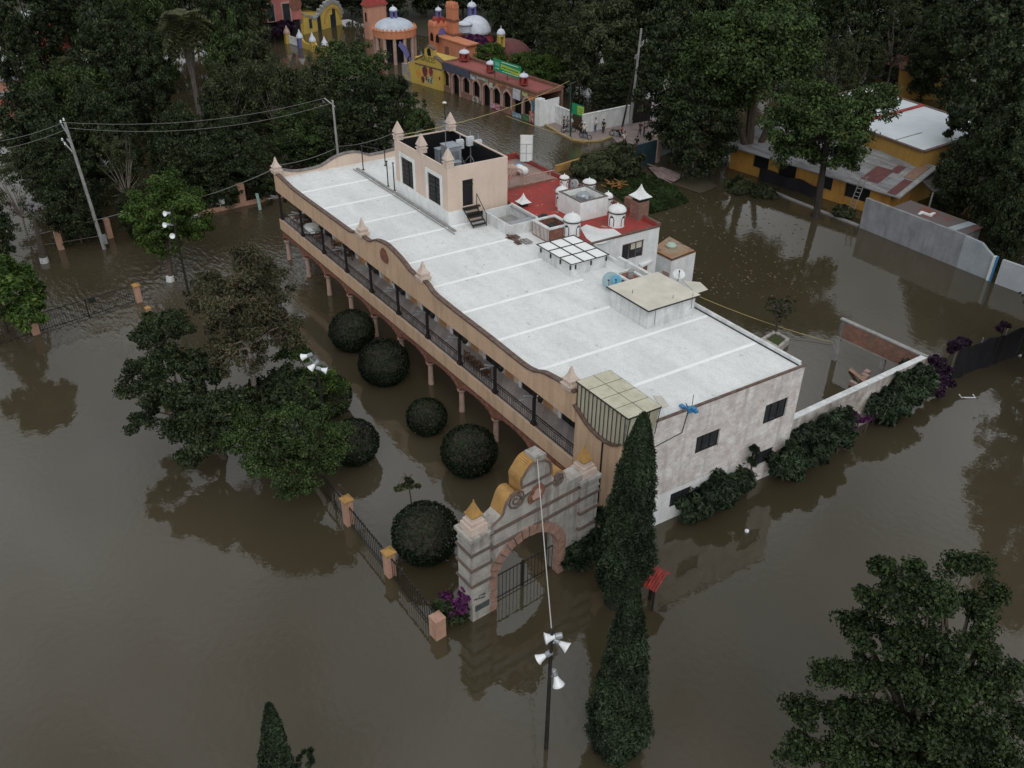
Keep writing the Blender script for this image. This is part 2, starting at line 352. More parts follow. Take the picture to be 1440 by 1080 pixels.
# front wall under the sunroom, with the scooped top; pixel-traced profile lies on the facade plane
prof = [(41.7, 8.45), (41.68, 7.62), (42.05, 7.42), (42.4, 7.2), (42.8, 6.98), (43.3, 6.83), (43.9, 6.72), (44.5, 6.74), (45.1, 6.9), (LX, 7.2)]
mb = H(); mb.prism([(GX, 0, -1.5), (GX, 0, 7.4)] + [(x, 0, z) for x, z in prof[3:]] + [(LX, 0, -1.5)], (0, .3, 0))
mb.box(GX, GX + .25, .3, GY, ZF, 6.6); mb.box(LX - .3, LX, .3, 1.6, -1.5, 7.2); mb.build('front_wall', mTan, hotel)
mb = H(); mb.tube([(44.3, -.03, -.5), (44.3, -.03, 6.7)], .05, 5); mb.build('downpipe', mIron, hotel)
# parapet with its waves
P1 = [(-.38, 8.27), (.6, 8.2), (1.59, 8.1), (2.6, 8.0), (3.2, 7.93), (5.93, 7.9), (10, 7.95), (14.12, 7.98), (14.7, 8.12), (15.1, 8.3), (15.8, 8.36), (16.3, 8.38), (17.2, 8.36), (17.7, 8.5), (18.2, 8.8), (18.8, 8.99), (19.6, 9.13), (20.3, 9.17), (21.2, 9.03), (22.1, 8.85), (22.84, 8.63), (23.3, 8.45), (24.1, 8.38), (25.4, 8.42), (25.8, 8.35), (26.3, 8.08), (26.9, 7.98), (28.99, 7.9), (32.93, 7.85), (36.6, 7.72), (37.3, 7.74), (38.0, 7.88), (38.5, 8.12), (38.9, 8.25), (40.0, 8.42), (40.9, 8.5), (41.7, 8.45)]
mb = H(); mb.prism([(x, -.06, z) for x, z in P1] + [(41.7, -.06, 7.62), (GX, -.06, 7.3), (GX, -.06, ZP), (-.38, -.06, ZP)], (0, .3, 0)); mb.build('parapet', mTan, hotel)
mb = H(); mb.strip([(x, -.11, z + .1) for x, z in P1], (0, .34, 0), (0, 0, .13)); mb.build('coping', mCap, hotel); mb = H(); mb.strip([(x, -.11, z + .1) for x, z in prof[1:]], (0, .46, 0), (0, 0, .13)); mb.build('coping', mCap, hotel)
PE = [(.0, 8.5), (.8, 8.35), (1.43, 8.12), (2.0, 8.0), (2.7, 7.97), (3.5, 7.98), (4.2, 8.06), (4.7, 8.25), (5.13, 8.46), (5.8, 8.7), (6.59, 8.81), (7.4, 8.8), (8.03, 8.65), (8.5, 8.4), (8.91, 8.25), (10, 8.25), (11.26, 8.35), (DY, 8.5)]
mb = H(); mb.prism([(-.38, y, z) for y, z in PE] + [(-.38, DY, -1.5), (-.38, GY, -1.5), (-.38, GY, ZP), (-.38, .0, ZP)], (.26, 0, 0)); mb.build('left_gable_parapet', mTanPale, hotel)
mb = H(); mb.strip([(-.42, y, z + .11) for y, z in PE], (.36, 0, 0), (0, 0, .14)); mb.build('gable_coping', mCapGrey, hotel)
mb = H(); mb.box(-.12, GX, GY, GY + .2, -1.5, 6.6); mb.build('back_of_gallery_wall', mTanPale, hotel)
mb = H(); mb.box(-.12, LX - .3, DY - .2, DY - .01, -1.5, ZR + .3); mb.box(36.5, LX, DY - .2, DY + .0, ZR, ZR + .1); mb.build('rear_wall', mWhite, hotel)
# roof slab and seams
mb = H(); mb.box(-.12, 41.7, .24, DY - .2, 6.6, ZR); mb.box(41.7, LX - .12, .3, DY - .2, 6.6, ZR); mb.build('roof', mRoof, hotel)
for k in range(1, 11):
    mb = H()
    x = BAY * k + .0
    y1 = 7.0 if k <= 3 else 10.0 if 5 <= k <= 8 else DY - .3
    mb.poly([(x - .2, .3, ZR + .004), (x - .05, .3, ZR + .05), (x - .05, y1, ZR + .05), (x - .2, y1, ZR + .004)]); mb.poly([(x - .05, .3, ZR + .05), (x + .12, .3, ZR + .004), (x + .12, y1, ZR + .004), (x - .05, y1, ZR + .05)])
    mb.build('roof_seam', mRoofRib, hotel)
a = bZ(502, 238, ZR); b2 = bZ(637, 327, ZR)
mb = H(); mb.box(a[0], b2[0], a[1] - .1, a[1] + .1, ZR + .002, ZR + .14); mb.tube([(a[0], a[1] - .35, ZR + .1), (b2[0] + .5, a[1] - .35, ZR + .1)], .045, 5); mb.build('roof_kerb', mConc, hotel)
# gallery floor, fascia, arcade
mb = H(); mb.box(-.38, GX, 0, GY, ZF - .3, ZF); mb.build('gallery_floor', mFloor, hotel)
mb = H(); mb.box(-.4, GX - .01, -.1, -.002, ZF - .95, ZF + .04); mb.box(-.4, -.385, -.0, GY, ZF - .95, ZF + .04); mb.build('gallery_fascia', mTan, hotel)
cols = [BAY * i - .0 for i in range(0, 11)]
mb = H(); ZS, ZC = 1.9, 2.48
for i in range(10):
    x0, x1 = cols[i] + (.18 if i else -.2), cols[i + 1] - .18; xm = (x0 + x1) / 2
    arc = [(xm - (x1 - x0) / 2 * math.cos(PI * t / 14), ZS + (ZC - ZS) * math.sin(PI * t / 14)) for t in range(15)]
    lo, hi = (cols[i] - (.38 if i == 0 else 0), cols[i + 1])
    for (ax, az), (bx, bz) in zip(arc[:-1], arc[1:]):
        mb.prism([(ax, .0, az), (bx, .0, bz), (bx, .0, ZF - .9), (ax, .0, ZF - .9)], (0, .35, 0))
    mb.box(lo, x0, .0, .35, ZS, ZF - .9); mb.box(x1, hi, .0, .35, ZS, ZF - .9)
mb.build('arcade_spandrels', mBrickTrim, hotel)
mb = H()
for i in range(10):
    x0, x1 = cols[i] + (.18 if i else -.2), cols[i + 1] - .18; xm = (x0 + x1) / 2; rr = (x1 - x0) / 2
    pts = [(xm - (rr) * math.cos(PI * t / 18), ZS + (ZC - ZS) * math.sin(PI * t / 18)) for t in range(19)]
    out = [(xm - (rr + .14) * math.cos(PI * t / 18), ZS + (ZC - ZS + .34) * math.sin(PI * t / 18)) for t in range(19)]
    for k in range(18):
        d = -.05 - .025 * (k % 2)
        mb.prism([(pts[k][0], d, pts[k][1]), (pts[k + 1][0], d, pts[k + 1][1]), (out[k + 1][0], d, out[k + 1][1]), (out[k][0], d, out[k][1])], (0, .3, 0))
mb.build('brick_arches', mBrickTrim, hotel)
for i, x in enumerate(cols[:10]):
    mb = H(); mb.lathe(x, .2, -1.5, [(.21, 0), (.21, 1.6), (.19, 2.0), (.17, 3.1), (.22, 3.15), (.24, 3.2), (.3, 3.26), (.32, 3.4)], 12); mb.build('column', mPinkStone, hotel, smooth=False)
# gallery posts, railings, doors
for i in range(0, 10):
    x = cols[i] if i else -.2
    mb = H(); mb.cbox(x, .12, ZF, .30, .30, .22).taper(x, .12, ZF + .22, ZF + .4, .26, .26, .17, .17).cbox(x, .12, ZF + .4, .16, .16, 1.9).taper(x, .12, ZF + 2.1, ZP - .2, .17, .17, .3, .3)
    mb.box(x - .55, x + .55, .05, .2, ZP - .2, ZP)
    pst = mb.build('gallery_post', mIron, hotel)
    mb = H(); mb.tube([(x, .1, ZP - .55), (x, -.95, ZP - .5)], .045, 5).tube([(x + .0, -.06, ZP - .5), (x, -.62, ZP - .28)], .07, 6)
    mb.build('spout', mMetal, pst)
    mb = H(); mb.lathe(x + .02, .55, ZP - 1.15, [(.05, 0), (.15, .08), (.2, .38), (.1, .5), (.03, .62)], 6).tube([(x + .02, .55, ZP - .55), (x + .02, .2, ZP - .35)], .02, 4)
    mb.build('lantern', mIron, pst)
for i in range(10):
    x0, x1 = (cols[i] + .12 if i else -.1), (cols[i + 1] - .12 if i < 9 else GX - .02)
    mb = H(); yb = .08
    mb.box(x0, x1, yb - .03, yb + .03, ZF + .88, ZF + .93).box(x0, x1, yb - .02, yb + .02, ZF + .72, ZF + .75).box(x0, x1, yb - .02, yb + .02, ZF + .1, ZF + .14)
    n = int((x1 - x0) / .19)
    for k in range(1, n):
        x = x0 + (x1 - x0) * k / n
        if k % 4 != 2: mb.box(x - .009, x + .009, yb - .009, yb + .009, ZF + .14, ZF + .88)
        else:
            for cz, rz in ((ZF + .3, .13), (ZF + .56, .13)):
                pts = [(x + .075 * math.cos(q * PI / 4), yb, cz + rz * math.sin(q * PI / 4)) for q in range(9)]
                mb.tube(pts, .013, 3, False)
    mb.build('railing', mIron, hotel)
for i in range(10):
    c0 = cols[i] + (.1 if i == 0 else 0); c1 = cols[i + 1]
    xm = c0 + .35
    mb = H(); mb.box(xm, xm + 1.7, GY - .02, GY + .05, ZF + .01, ZF + 2.3)
    mb.c = 1; mb.box(xm + .82, xm + .88, GY - .05, GY - .021, ZF + .01, ZF + 2.3).box(xm, xm + 1.7, GY - .05, GY - .021, ZF + 1.7, ZF + 1.76)
    d = mb.build('door', [mDark, mIron], hotel)
    mb = H(); mb.box(xm - .3, xm - .001, GY - .08, GY - .001, ZF, ZF + 2.5).box(xm + 1.701, xm + 2.0, GY - .08, GY - .001, ZF, ZF + 2.5).box(xm, xm + 1.7, GY - .08, GY - .001, ZF + 2.3, ZF + 2.5)
    mb.build('door_surround', mWhiteClean, d)
    mb = H(); mb.box(xm + 2.3, xm + 3.25, GY - .03, GY - .001, ZF + .05, ZF + 2.4); mb.build('orange_wall_panel', mOrange, hotel)
mb = H(); mb.lathe(0, 0, 0, [(.01, 0), (.01, .01)], 4)
mb = H(); mb.prism([(19.75 + .62 * math.cos(a), -.09, 8.12 + .58 * math.sin(a) + (.08 if abs(math.sin(a)) > .9 else 0)) for a in [k * PI / 8 for k in range(16)]], (0, .028, 0)); mb.prism([(19.75 + .36 * math.cos(a), -.12, 8.12 + .36 * math.sin(a)) for a in [k * PI / 6 for k in range(12)]], (0, .03, 0))
mb.box(19.62, 19.88, -.15, -.12, 7.95, 8.3).box(19.5, 20.0, -.145, -.12, 8.1, 8.16)
mb.build('carved_crest', mBrickTrim, hotel)
# pinnacles
def pinnacle(x, y, z, s=1.0, parent=None, T=W, m1=None, m2=None):
    mb = MB(T); mb.cbox(x, y, z - .1, .8 * s, .8 * s, .32 * s).cbox(x, y, z + .22 * s - .1, .9 * s, .9 * s, .09 * s)
    mb.cbox(x, y, z + .31 * s - .1, .66 * s, .66 * s, .24 * s).cbox(x, y, z + .55 * s - .1, .76 * s, .76 * s, .09 * s)
    o = mb.build('pinnacle', m1 or mPinWhite, parent)
    mb = MB(T)
    mb.taper(x, y, z + .64 * s - .1, z + 1.0 * s - .1, .62 * s, .62 * s, .3 * s, .3 * s).taper(x, y, z + 1.0 * s - .1, z + 1.5 * s - .1, .3 * s, .3 * s, .05 * s, .05 * s)
    mb.build('spire', m2 or m1 or mPinWhite, o)
for x, z in ((-.1, 8.35), (16.0, 8.42), (24.9, 8.45), (41.1, 8.55)): pinnacle(x, .15, z, .95, hotel)
# tower
TX0, TX1, TY0, TY1, TZ = 8.22, 16.43, 7.15, 12.47, 12.32
tower = H()
def qr(pts, f): 
    p = [f(*q) for q in pts]; return min(a[0] for a in p), max(a[0] for a in p), min(a[1] for a in p), max(a[1] for a in p)
tw = [(9.15, 10.75, 9.35, 11.35), (12.9, 14.6, 9.35, 11.35)]
wa = [bY(564.5, 219.6, TY0), bY(581, 229, TY0), bY(582, 265.8, TY0), bY(566, 258, TY0)]; wb = [bY(601.8, 241.5, TY0), bY(619, 251, TY0), bY(620, 289.5, TY0), bY(602.8, 279.8, TY0)]
av = lambda L, i, j, k: (L[i][k] + L[j][k]) / 2
tw = [(av(L, 0, 3, 0), av(L, 1, 2, 0), av(L, 2, 3, 1), av(L, 0, 1, 1)) for L in (wa, wb)]
print('tower windows', tw)
wallh(tower, lambda u, v, d: (u, TY0 + d, v), TX0, TX1, ZR + .01, TZ, tw, .12)
da = [bX(650.3, 254, TX1), bX(665.6, 250.7, TX1), bX(666, 287, TX1), bX(650.8, 292, TX1)]
dr = (av(da, 0, 3, 0), av(da, 1, 2, 0), av(da, 2, 3, 1), av(da, 0, 1, 1)); print('tower door', dr)
wallh(tower, lambda u, v, d: (TX1 - d, u, v), TY0, TY1, ZR + .01, TZ, [dr], .15)
tower.poly([(TX0, TY0, ZR), (TX0, TY1, ZR), (TX0, TY1, TZ), (TX0, TY0, TZ)]); tower.poly([(TX0, TY1, ZR), (TX1, TY1, ZR), (TX1, TY1, TZ), (TX0, TY1, TZ)])
for a4 in ((TX0, TX1, TY0, TY0 + .14), (TX0, TX1, TY1 - .14, TY1), (TX0, TX0 + .14, TY0 + .14, TY1 - .14), (TX1 - .14, TX1, TY0 + .14, TY1 - .14)): tower.box(*a4, TZ, TZ + .07)
tower = tower.build('roof_tower', mTanPale, hotel)
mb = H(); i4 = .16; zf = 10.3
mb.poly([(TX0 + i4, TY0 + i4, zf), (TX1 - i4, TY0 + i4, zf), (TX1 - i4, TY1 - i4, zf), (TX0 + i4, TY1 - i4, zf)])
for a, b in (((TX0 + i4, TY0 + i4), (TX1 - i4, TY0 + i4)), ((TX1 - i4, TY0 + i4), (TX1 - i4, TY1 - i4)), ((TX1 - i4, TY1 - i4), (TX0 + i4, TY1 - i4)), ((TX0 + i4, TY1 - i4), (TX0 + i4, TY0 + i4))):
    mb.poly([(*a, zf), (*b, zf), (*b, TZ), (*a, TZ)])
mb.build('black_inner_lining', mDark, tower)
for a, b, c, d in tw:
    mb = H(); mb.poly([(a, TY0 + .1, c), (b, TY0 + .1, c), (b, TY0 + .1, d), (a, TY0 + .1, d)]); mb.c = 1
    for k in range(7): x = a + (b - a) * k / 6; t = .05 if k == 3 else .018; mb.box(x - t, x + t, TY0 + .03, TY0 + .07, c, d)
    for k in range(7): z = c + (d - c) * k / 6; mb.box(a, b, TY0 + .035, TY0 + .065, z - .018, z + .018)
    wn = mb.build('window', [mGlass, mIron], tower)
for a, b, c, d in tw:
    mb = H(); g = .3
    mb.box(a - g, a, TY0 - .05, TY0 - .003, c - g, d + g).box(b, b + g, TY0 - .05, TY0 - .003, c - g, d + g).box(a, b, TY0 - .05, TY0 - .003, d, d + g).box(a, b, TY0 - .05, TY0 - .003, c - g, c)
    mb.build('window_surround', mWhiteClean, tower)
mb = H(); mb.box(TX0 - .02, TX1 + .03, TY0 - .03, TY0 - .002, ZR + .004, ZR + 1.15).box(TX1 + .002, TX1 + .03, TY0 - .0, TY0 + 1.6, ZR + .004, ZR + 1.1); mb.build('white_base_band', mWhiteClean, tower)
mb = H(); mb.box(TX1 + .002, TX1 + .06, TY0 + 1.62, TY1, ZR + .3, ZR + .62); mb.build('black_base_strip', mDark, tower)
mb = H(); mb.poly([(TX1 - .13, dr[0], dr[2]), (TX1 - .13, dr[1], dr[2]), (TX1 - .13, dr[1], dr[3]), (TX1 - .13, dr[0], dr[3])]); mb.c = 1; mb.box(TX1 - .12, TX1 - .06, dr[0], dr[1], dr[3] - .5, dr[3] - .42); mb.build('door', [mDark, mIron], tower)
mb = H(); y0s = dr[0] - .05; y1s = dr[1] + .15; zt = dr[2]
for k in range(5): mb.box(TX1 + .25 + .27 * k, TX1 + .5 + .27 * k, y0s, y1s, zt - .1 - (zt - ZR) / 5.5 * k - .05, zt - .1 - (zt - ZR) / 5.5 * k)
mb.box(TX1 + .02, TX1 + .3, y0s, y1s + .3, zt - .12, zt - .04)
for yy in (y0s, y1s): mb.tube([(TX1 + .1, yy, zt - .1), (TX1 + 1.6, yy, ZR + .1)], .05, 5)
mb.tube([(TX1 + .2, y1s, zt), (TX1 + .2, y1s, zt + .95), (TX1 + 1.55, y1s, ZR + 1.0), (TX1 + 1.55, y1s, ZR)], .03, 5)
mb.build('steps', mIron, tower)
for x, y in ((TX0 + .25, TY0 + .25), ((TX0 + TX1) / 2 - .1, TY0 + .25), (TX1 - .25, TY0 + .25), (TX0 + .25, TY1 - .25)):
    mb = H(); s = .8; z = TZ + .07
    mb.cbox(x, y, z, .6, .6, .35).cbox(x, y, z + .35, .72, .72, .08).cbox(x, y, z + .43, .5, .5, .18).taper(x, y, z + .61, z + 1.5, .7, .7, .05, .05)
    mb.build('pinnacle', mPinWhite, tower)
mb = H(); mb.cbox(TX0 + 3.2, TY1 - .25, TZ + .07, .01, .01, .01)
# equipment in the tower
mCab = mat('grey_cabinet_paint', (.30, .33, .37), (.24, .27, .30), 2, .5)
mPanelA = mat('pale_antenna_plastic', (.55, .58, .60), None, rough=.45)
def cabinet(px, py, w_, d_, h_, label, g=None):
    x, y = bZ(px, py, zf); o = thing('equipment_cabinet', label, 'cabinet', W(x, y, zf), g)
    mb = H(); mb.cbox(x, y, zf + .01, w_, d_, h_).cbox(x, y, zf + h_ + .01, w_ + .1, d_ + .1, .06); mb.build('housing', mCab, o)
    mb = H(); mb.box(x + w_ / 2 + .002, x + w_ / 2 + .03, y - d_ * .3, y + d_ * .3, zf + h_ * .3, zf + h_ * .85)
    for k in range(5): z = zf + h_ * (.35 + .1 * k); mb.box(x + w_ / 2 + .031, x + w_ / 2 + .05, y - d_ * .28, y + d_ * .28, z, z + .03)
    mb.build('louvre_panel', mMetal, o)
cabinet(635, 236, 1.3, 1.1, 1.9, 'large grey equipment cabinet inside the open-topped roof tower')
cabinet(619, 231, .6, .6, 1.3, 'narrow grey cabinet nearest the left inside the open roof tower')
cabinet(643, 243, .5, .5, .9, 'small pale cabinet at the front inside the open roof tower')
k = 0
for px, py, hh, lab in ((648, 232, 2.1, 'antenna mast with one pale panel left of two others in the roof tower'), (662, 231, 2.3, 'tallest antenna mast with pale box panel in the middle of the roof tower'), (673, 229, 1.9, 'rightmost antenna mast with ribbed white panel in the roof tower')):
    x, y = bZ(px, py, zf); o = thing('antenna_mast', lab, 'antenna', W(x, y, zf), 'antennas in the roof tower')
    mb = H(); mb.tube([(x, y, zf), (x, y, zf + hh + .5)], .05, 6).tube([(x, y, zf + .8), (x + .7, y + .1, zf)], .035, 5).tube([(x, y, zf + .8), (x - .5, y - .4, zf)], .035, 5); mb.build('mast', mMetal, o)
    mb = H(); mb.cbox(x + .15, y - .12, zf + hh - .65, .3, .55, .75)
    for q in range(4): mb.cbox(x + .15, y - .12, zf + hh - .6 + q * .17, .36, .6, .04)
    mb.build('panel', mPanelA, o)
# whip mast on the tower's left back
def simple(name, label, cat, mb, m, base, group=None):
    o = mb.build(name, m, org=base); return tag(o, label, cat, group)
x, y = bZ(627, 205, TZ); mb = H(); mb.tube([(x, y, zf), (x, y, TZ + 2.1)], .035, 5).tube([(x - .3, y, TZ + 1.9), (x + .3, y, TZ + 1.9)], .03, 4).tube([(x, y - .25, TZ + 1.7), (x, y + .25, TZ + 1.7)], .03, 4)
simple('whip_antenna', 'thin whip antenna standing at the back of the roof tower', 'antenna', mb, mMetal, W(x, y, zf))
# fence posts on the low left deck
for i, (px, py, h) in enumerate(((511, 239, 2.2), (542, 233, 1.6), (546, 262, 2.2), (555, 268, 2.4))):
    x, y = bZ(px, py, ZR); mb = H(); mb.tube([(x, y, ZR), (x, y, ZR + h)], .05, 5).cbox(x, y, ZR + h, .16, .16, .05).cbox(x, y, ZR, .2, .2, .04)
    if i == 0: mb.tube([(x, y, ZR + h), (x - .4, y + 1.8, ZR + h - .7)], .035, 4)
    simple('roof_post', ['leaning-braced metal post at the far left of the hotel roof', 'short metal post at the back edge of the hotel roof', 'metal post between the roof kerb and the tower', 'dark metal post touching the roof tower corner'][i], 'post', mb, mIron, W(x, y, ZR))
# sunroom on the right corner
sr = thing('rooftop_sunroom', 'tan translucent sunroom with curved barred front on the hotel roof corner', 'sunroom', W(43.8, 1, ZR))
SZ = 9.2; q = [(41.75, .02), (41.75, 2.3), (46.05, 2.2), (46.05, .02)]
mb = H(); mb.prism([(x, y, SZ) for x, y in q], (0, 0, .05)); mb.build('roof_panel', mSunroom, sr)
mb = H()
for a, b in zip(q, q[1:] + q[:1]): mb.tube([(*a, SZ), (*b, SZ)], .05, 5)
mb.tube([(41.7, 1.15, SZ + .06), (46.05, 1.15, SZ + .06)], .012, 4)
for k in (1, 2, 3): x = 41.7 + k * 1.1; mb.tube([(x, .02, SZ + .06), (x, 2.25, SZ + .06)], .012, 4)
mb.build('roof_frame', mIron, sr)
def zc(x):
    for (a, c), (b, d) in zip(prof[1:-1], prof[2:]):
        if a <= x <= b: return c + (d - c) * (x - a) / (b - a)
    return prof[-1][1] if x > 44 else 7.62
mb = H(); xs = [41.8 + k * .33 for k in range(13)]
for a, b in zip(xs[:-1], xs[1:]): mb.poly([(a, .12, zc(a) + .05), (b, .12, zc(b) + .05), (b, .12, SZ), (a, .12, SZ)])
mb.poly([(41.8, .12, 7.76), (41.8, 2.2, 7.76), (41.8, 2.2, SZ), (41.8, .12, SZ)])
mb.poly([(45.75, .12, 7.1), (45.75, 2.2, 7.7), (45.98, 2.2, SZ), (45.98, .12, SZ)])
mb.build('side_panels', mSunroom, sr)
mb = H()
for x in xs[:]: mb.tube([(x, .08, zc(x) + .1), (x, .08, SZ)], .028, 4)
for y in (.2, .8, 1.5, 2.2): mb.tube([(45.8, y, 7.3), (46.02, y, SZ)], .03, 4)
mb.build('bars', mIron, sr)
mb = H(); mb.prism([(*bZ(918, 557, 8.75), 8.75), (*bZ(930, 557, 8.85), 8.85), (*bZ(941, 571, 8.75), 8.75), (*bZ(930, 575, 8.55), 8.55)], (0, 0, .04)); simple('plastic_awning_sheet', 'small clear grey plastic sheet beside the sunroom on the roof', 'awning', mb, mCorr, W(46, 2, 8.5))
# ------------------------------------------------------------------ things on the roof and the rear annex
z5 = lambda a, b: (680 + a / 4.153, 200 + b / 4.153)
ann = thing('rear_annex', 'white rear annex with red-coated flat roof behind the hotel tower', 'building', W(18, 17, 0))
AX0, AX1, AY0, AY1, AZ = 6.9, 25.7, 13.75, 20.0, 8.2
mb = H(); aw = [bX(*z5(810, 605), AX1), bX(*z5(935, 567), AX1), bX(*z5(930, 650), AX1), bX(*z5(805, 710), AX1)]
ar = (av(aw, 0, 3, 0), av(aw, 1, 2, 0), av(aw, 2, 3, 1), av(aw, 0, 1, 1)); print('annex win', ar)
wallh(mb, lambda u, v, d: (AX1 - d, u, v), AY0, AY1, -1.5, AZ, [ar], .15)
mb.poly([(AX0, AY1, -1.5), (AX1, AY1, -1.5), (AX1, AY1, AZ), (AX0, AY1, AZ)]); mb.poly([(AX0, AY0, -1.5), (AX0, AY1, -1.5), (AX0, AY1, AZ), (AX0, AY0, AZ)])
mb.build('wall', mWhiteClean, ann)
mb = H(); mb.box(13.2, AX1 - .02, AY0 - .5, AY1 - .02, AZ - .3, AZ); mb.build('red_roof', mRedRoof, ann)
mb = H(); mb.box(AX0, 13.2, 12.6, AY1 - .02, AZ - .3, AZ - .02); mb.build('terrace_floor', mat('brown_terrace', (.33, .22, .19), (.24, .18, .16), 1, .9, spot=(.36, .08, .07), sth=.6, ssc=.8), ann)
mb = H(); mb.box(AX0, AX1 + .05, AY1 - .2, AY1 + .05, AZ, AZ + .35).box(AX1 - .1, AX1 + .05, AY0 - .3, AY1 - .2, AZ, AZ + .12); mb.build('roof_edge', mCap, ann)
mb = H(); mb.box(AX0, AX1, AY1 - .24, AY1 - .2, AZ, AZ + .33).box(AX0 - .1, AX0 + .1, 12.6, AY1 - .2, AZ, AZ + .5); mb.build('red_parapet', mRedRoof, ann)
mb = H(); y0, y1, z0, z1 = ar
mb.poly([(AX1 - .13, y0, z0), (AX1 - .13, y1, z0), (AX1 - .13, y1, z1), (AX1 - .13, y0, z1)]); mb.c = 1
for k in range(4): yy = y0 + (y1 - y0) * k / 3; mb.box(AX1 - .12, AX1 - .05, yy - .04, yy + .04, z0, z1)
mb.box(AX1 - .12, AX1 + .02, y0, y1, z1 - .05, z1 + .03); mb.c = 2; mb.box(AX1 - .11, AX1 - .09, y0 + .9, y1 - .1, z0 + (z1 - z0) * .55, z1 - .1)
mb.build('window', [mGlass, mCap, mCorr], ann)
# white coating patch on the red roof
pp = [z5(565, 500), z5(600, 480), z5(680, 505), z5(760, 505), z5(815, 545), z5(700, 590), z5(650, 598), z5(600, 560)]
mb = H(); mb.poly([(*bZ(*p, AZ + .006), AZ + .006) for p in pp]); mb.build('white_coating_patch', mRoof, ann)
# domed lanterns
def lantern(cx, top, w_, base_py, label, glazed=True):
    p = z5(cx, base_py); x, y = bZ(*p, AZ); r = w_ / 4.153 / 2 * .056
    zt = None
    c = W(x, y, AZ); v = atd(*z5(cx, top), c); hgt = max(1.0, v.z - AZ)
    o = thing('roof_lantern', label, 'roof lantern', c, 'domed lanterns on the red roof')
    hb = hgt * .62
    mb = H(); mb.lathe(x, y, AZ, [(r * .88, 0), (r * .88, hb)], 16); mb.build('drum', mWhiteClean, o, smooth=False)
    mb = H(); mb.lathe(x, y, AZ + hb, [(r, 0), (r, .09)], 16); mb.build('ring', mIron, o)
    mb = H(); mb.lathe(x, y, AZ + hb + .09, [(r * 1.0 * math.cos(a), (hgt - hb - .2) * math.sin(a)) for a in [0, .25, .5, .75, 1.0, 1.25, 1.45]] + [(.03, hgt - hb - .05)], 16); mb.build('dome', mWhiteClean, o, smooth=True)
    if glazed:
        for k in range(4):
            a0 = k * PI / 2 - 1.35
            mb = H(); rr = r * .905
            pts = [(-.36, .12), (.36, .12), (.36, hb * .6), (.22, hb * .78), (0, hb * .85), (-.22, hb * .78), (-.36, hb * .6)]
            mb.poly([(x + rr * math.cos(a0 + t), y + rr * math.sin(a0 + t), AZ + h) for t, h in pts]); mb.build('arched_pane', mGlass, o)
lantern(470, 185, 62, 262, 'small domed white lantern at the back of the red roof beside a dish')
lantern(455, 250, 80, 372, 'squat domed white lantern just left of the white tank box')
lantern(615, 208, 84, 290, 'wide domed white lantern behind the white tank box')
lantern(722, 285, 60, 395, 'slender domed white lantern right of the white tank box')
lantern(775, 355, 104, 485, 'large domed white lantern beside the brick chimney')
lantern(515, 408, 102, 540, 'large domed white lantern nearest the grid skylight')
# spire cap and chimney
def cap(mb, x, y, z, w_, h):
    pr = [(1, 0), (.8, .1), (.52, .28), (.3, .5), (.12, .78), (.03, 1)]
    mb.lathe(x, y, z, [(w_ * .707 * a, h * b) for a, b in pr], 4, PI / 4)
x, y = bZ(*z5(232, 372), AZ); o = thing('roof_vent', 'small vent with concave white pyramid cap at the left of the red roof', 'vent', W(x, y, AZ))
mb = H(); mb.cbox(x, y, AZ, .5, .5, .35); mb.build('vent_box', mIron, o); mb = H(); cap(mb, x, y, AZ + .35, .95, .75); mb.build('pyramid_cap', mWhiteClean, o)
x, y = bZ(*z5(905, 440), AZ); o = thing('chimney', 'brick chimney with concave white pyramid cap at the edge of the red roof', 'chimney', W(x, y, AZ))
mb = H(); mb.cbox(x, y, AZ, 1.0, 1.0, 1.45).box(x - 1.9, x - .5, y + .1, y + .45, AZ, AZ + 1.1); mb.build('brick_stack', mBrick, o)
mb = H(); mb.cbox(x, y, AZ + 1.45, .8, .8, .32); mb.build('vent_opening', mDark, o); mb = H(); mb.cbox(x, y, AZ + 1.77, 1.25, 1.25, .05); cap(mb, x, y, AZ + 1.82, 1.25, .95); mb.build('pyramid_cap', mWhiteClean, o)
# white box with tank
o = thing('tank_enclosure', 'white walled box open at the top with a metal tank inside on the red roof', 'tank enclosure', W(20.4, 16.8, AZ))
bx0, bx1, by0, by1, bz = 19.0, 21.8, 15.45, 18.1, 9.75
mb = H(); t = .18; mb.box(bx0, bx1, by0, by0 + t, AZ, bz).box(bx0, bx1, by1 - t, by1, AZ, bz).box(bx0, bx0 + t, by0 + t, by1 - t, AZ, bz).box(bx1 - t, bx1, by0 + t, by1 - t, AZ, bz); mb.build('walls', mWhiteClean, o)
mb = H()
for a4 in ((bx0, bx1, by0, by0 + t), (bx0, bx1, by1 - t, by1), (bx0, bx0 + t, by0 + t, by1 - t), (bx1 - t, bx1, by0 + t, by1 - t)): mb.box(*a4, bz + .002, bz + .06)
mb.build('rim', mCapGrey, o); mb = H(); mb.poly([(bx0 + t, by0 + t, bz - .5), (bx1 - t, by0 + t, bz - .5), (bx1 - t, by1 - t, bz - .5), (bx0 + t, by1 - t, bz - .5)]); mb.build('inner_floor', mConc, o)
mb = H(); mb.lathe(20.4, 16.8, bz - .5, [(.5, 0), (.55, .1), (.55, .45), (.4, .6), (.15, .66)], 14).lathe(21.1, 16.6, bz - .5, [(.16, 0), (.16, .45), (.05, .55)], 8).tube([(20, 16.2, bz - .3), (21.3, 16.2, bz - .3), (21.3, 17.3, bz - .3)], .05, 5); simple('metal_tank', 'grey metal tank with pipes inside the white box on the roof', 'tank', mb, mMetal, W(20.4, 16.8, bz - .5))
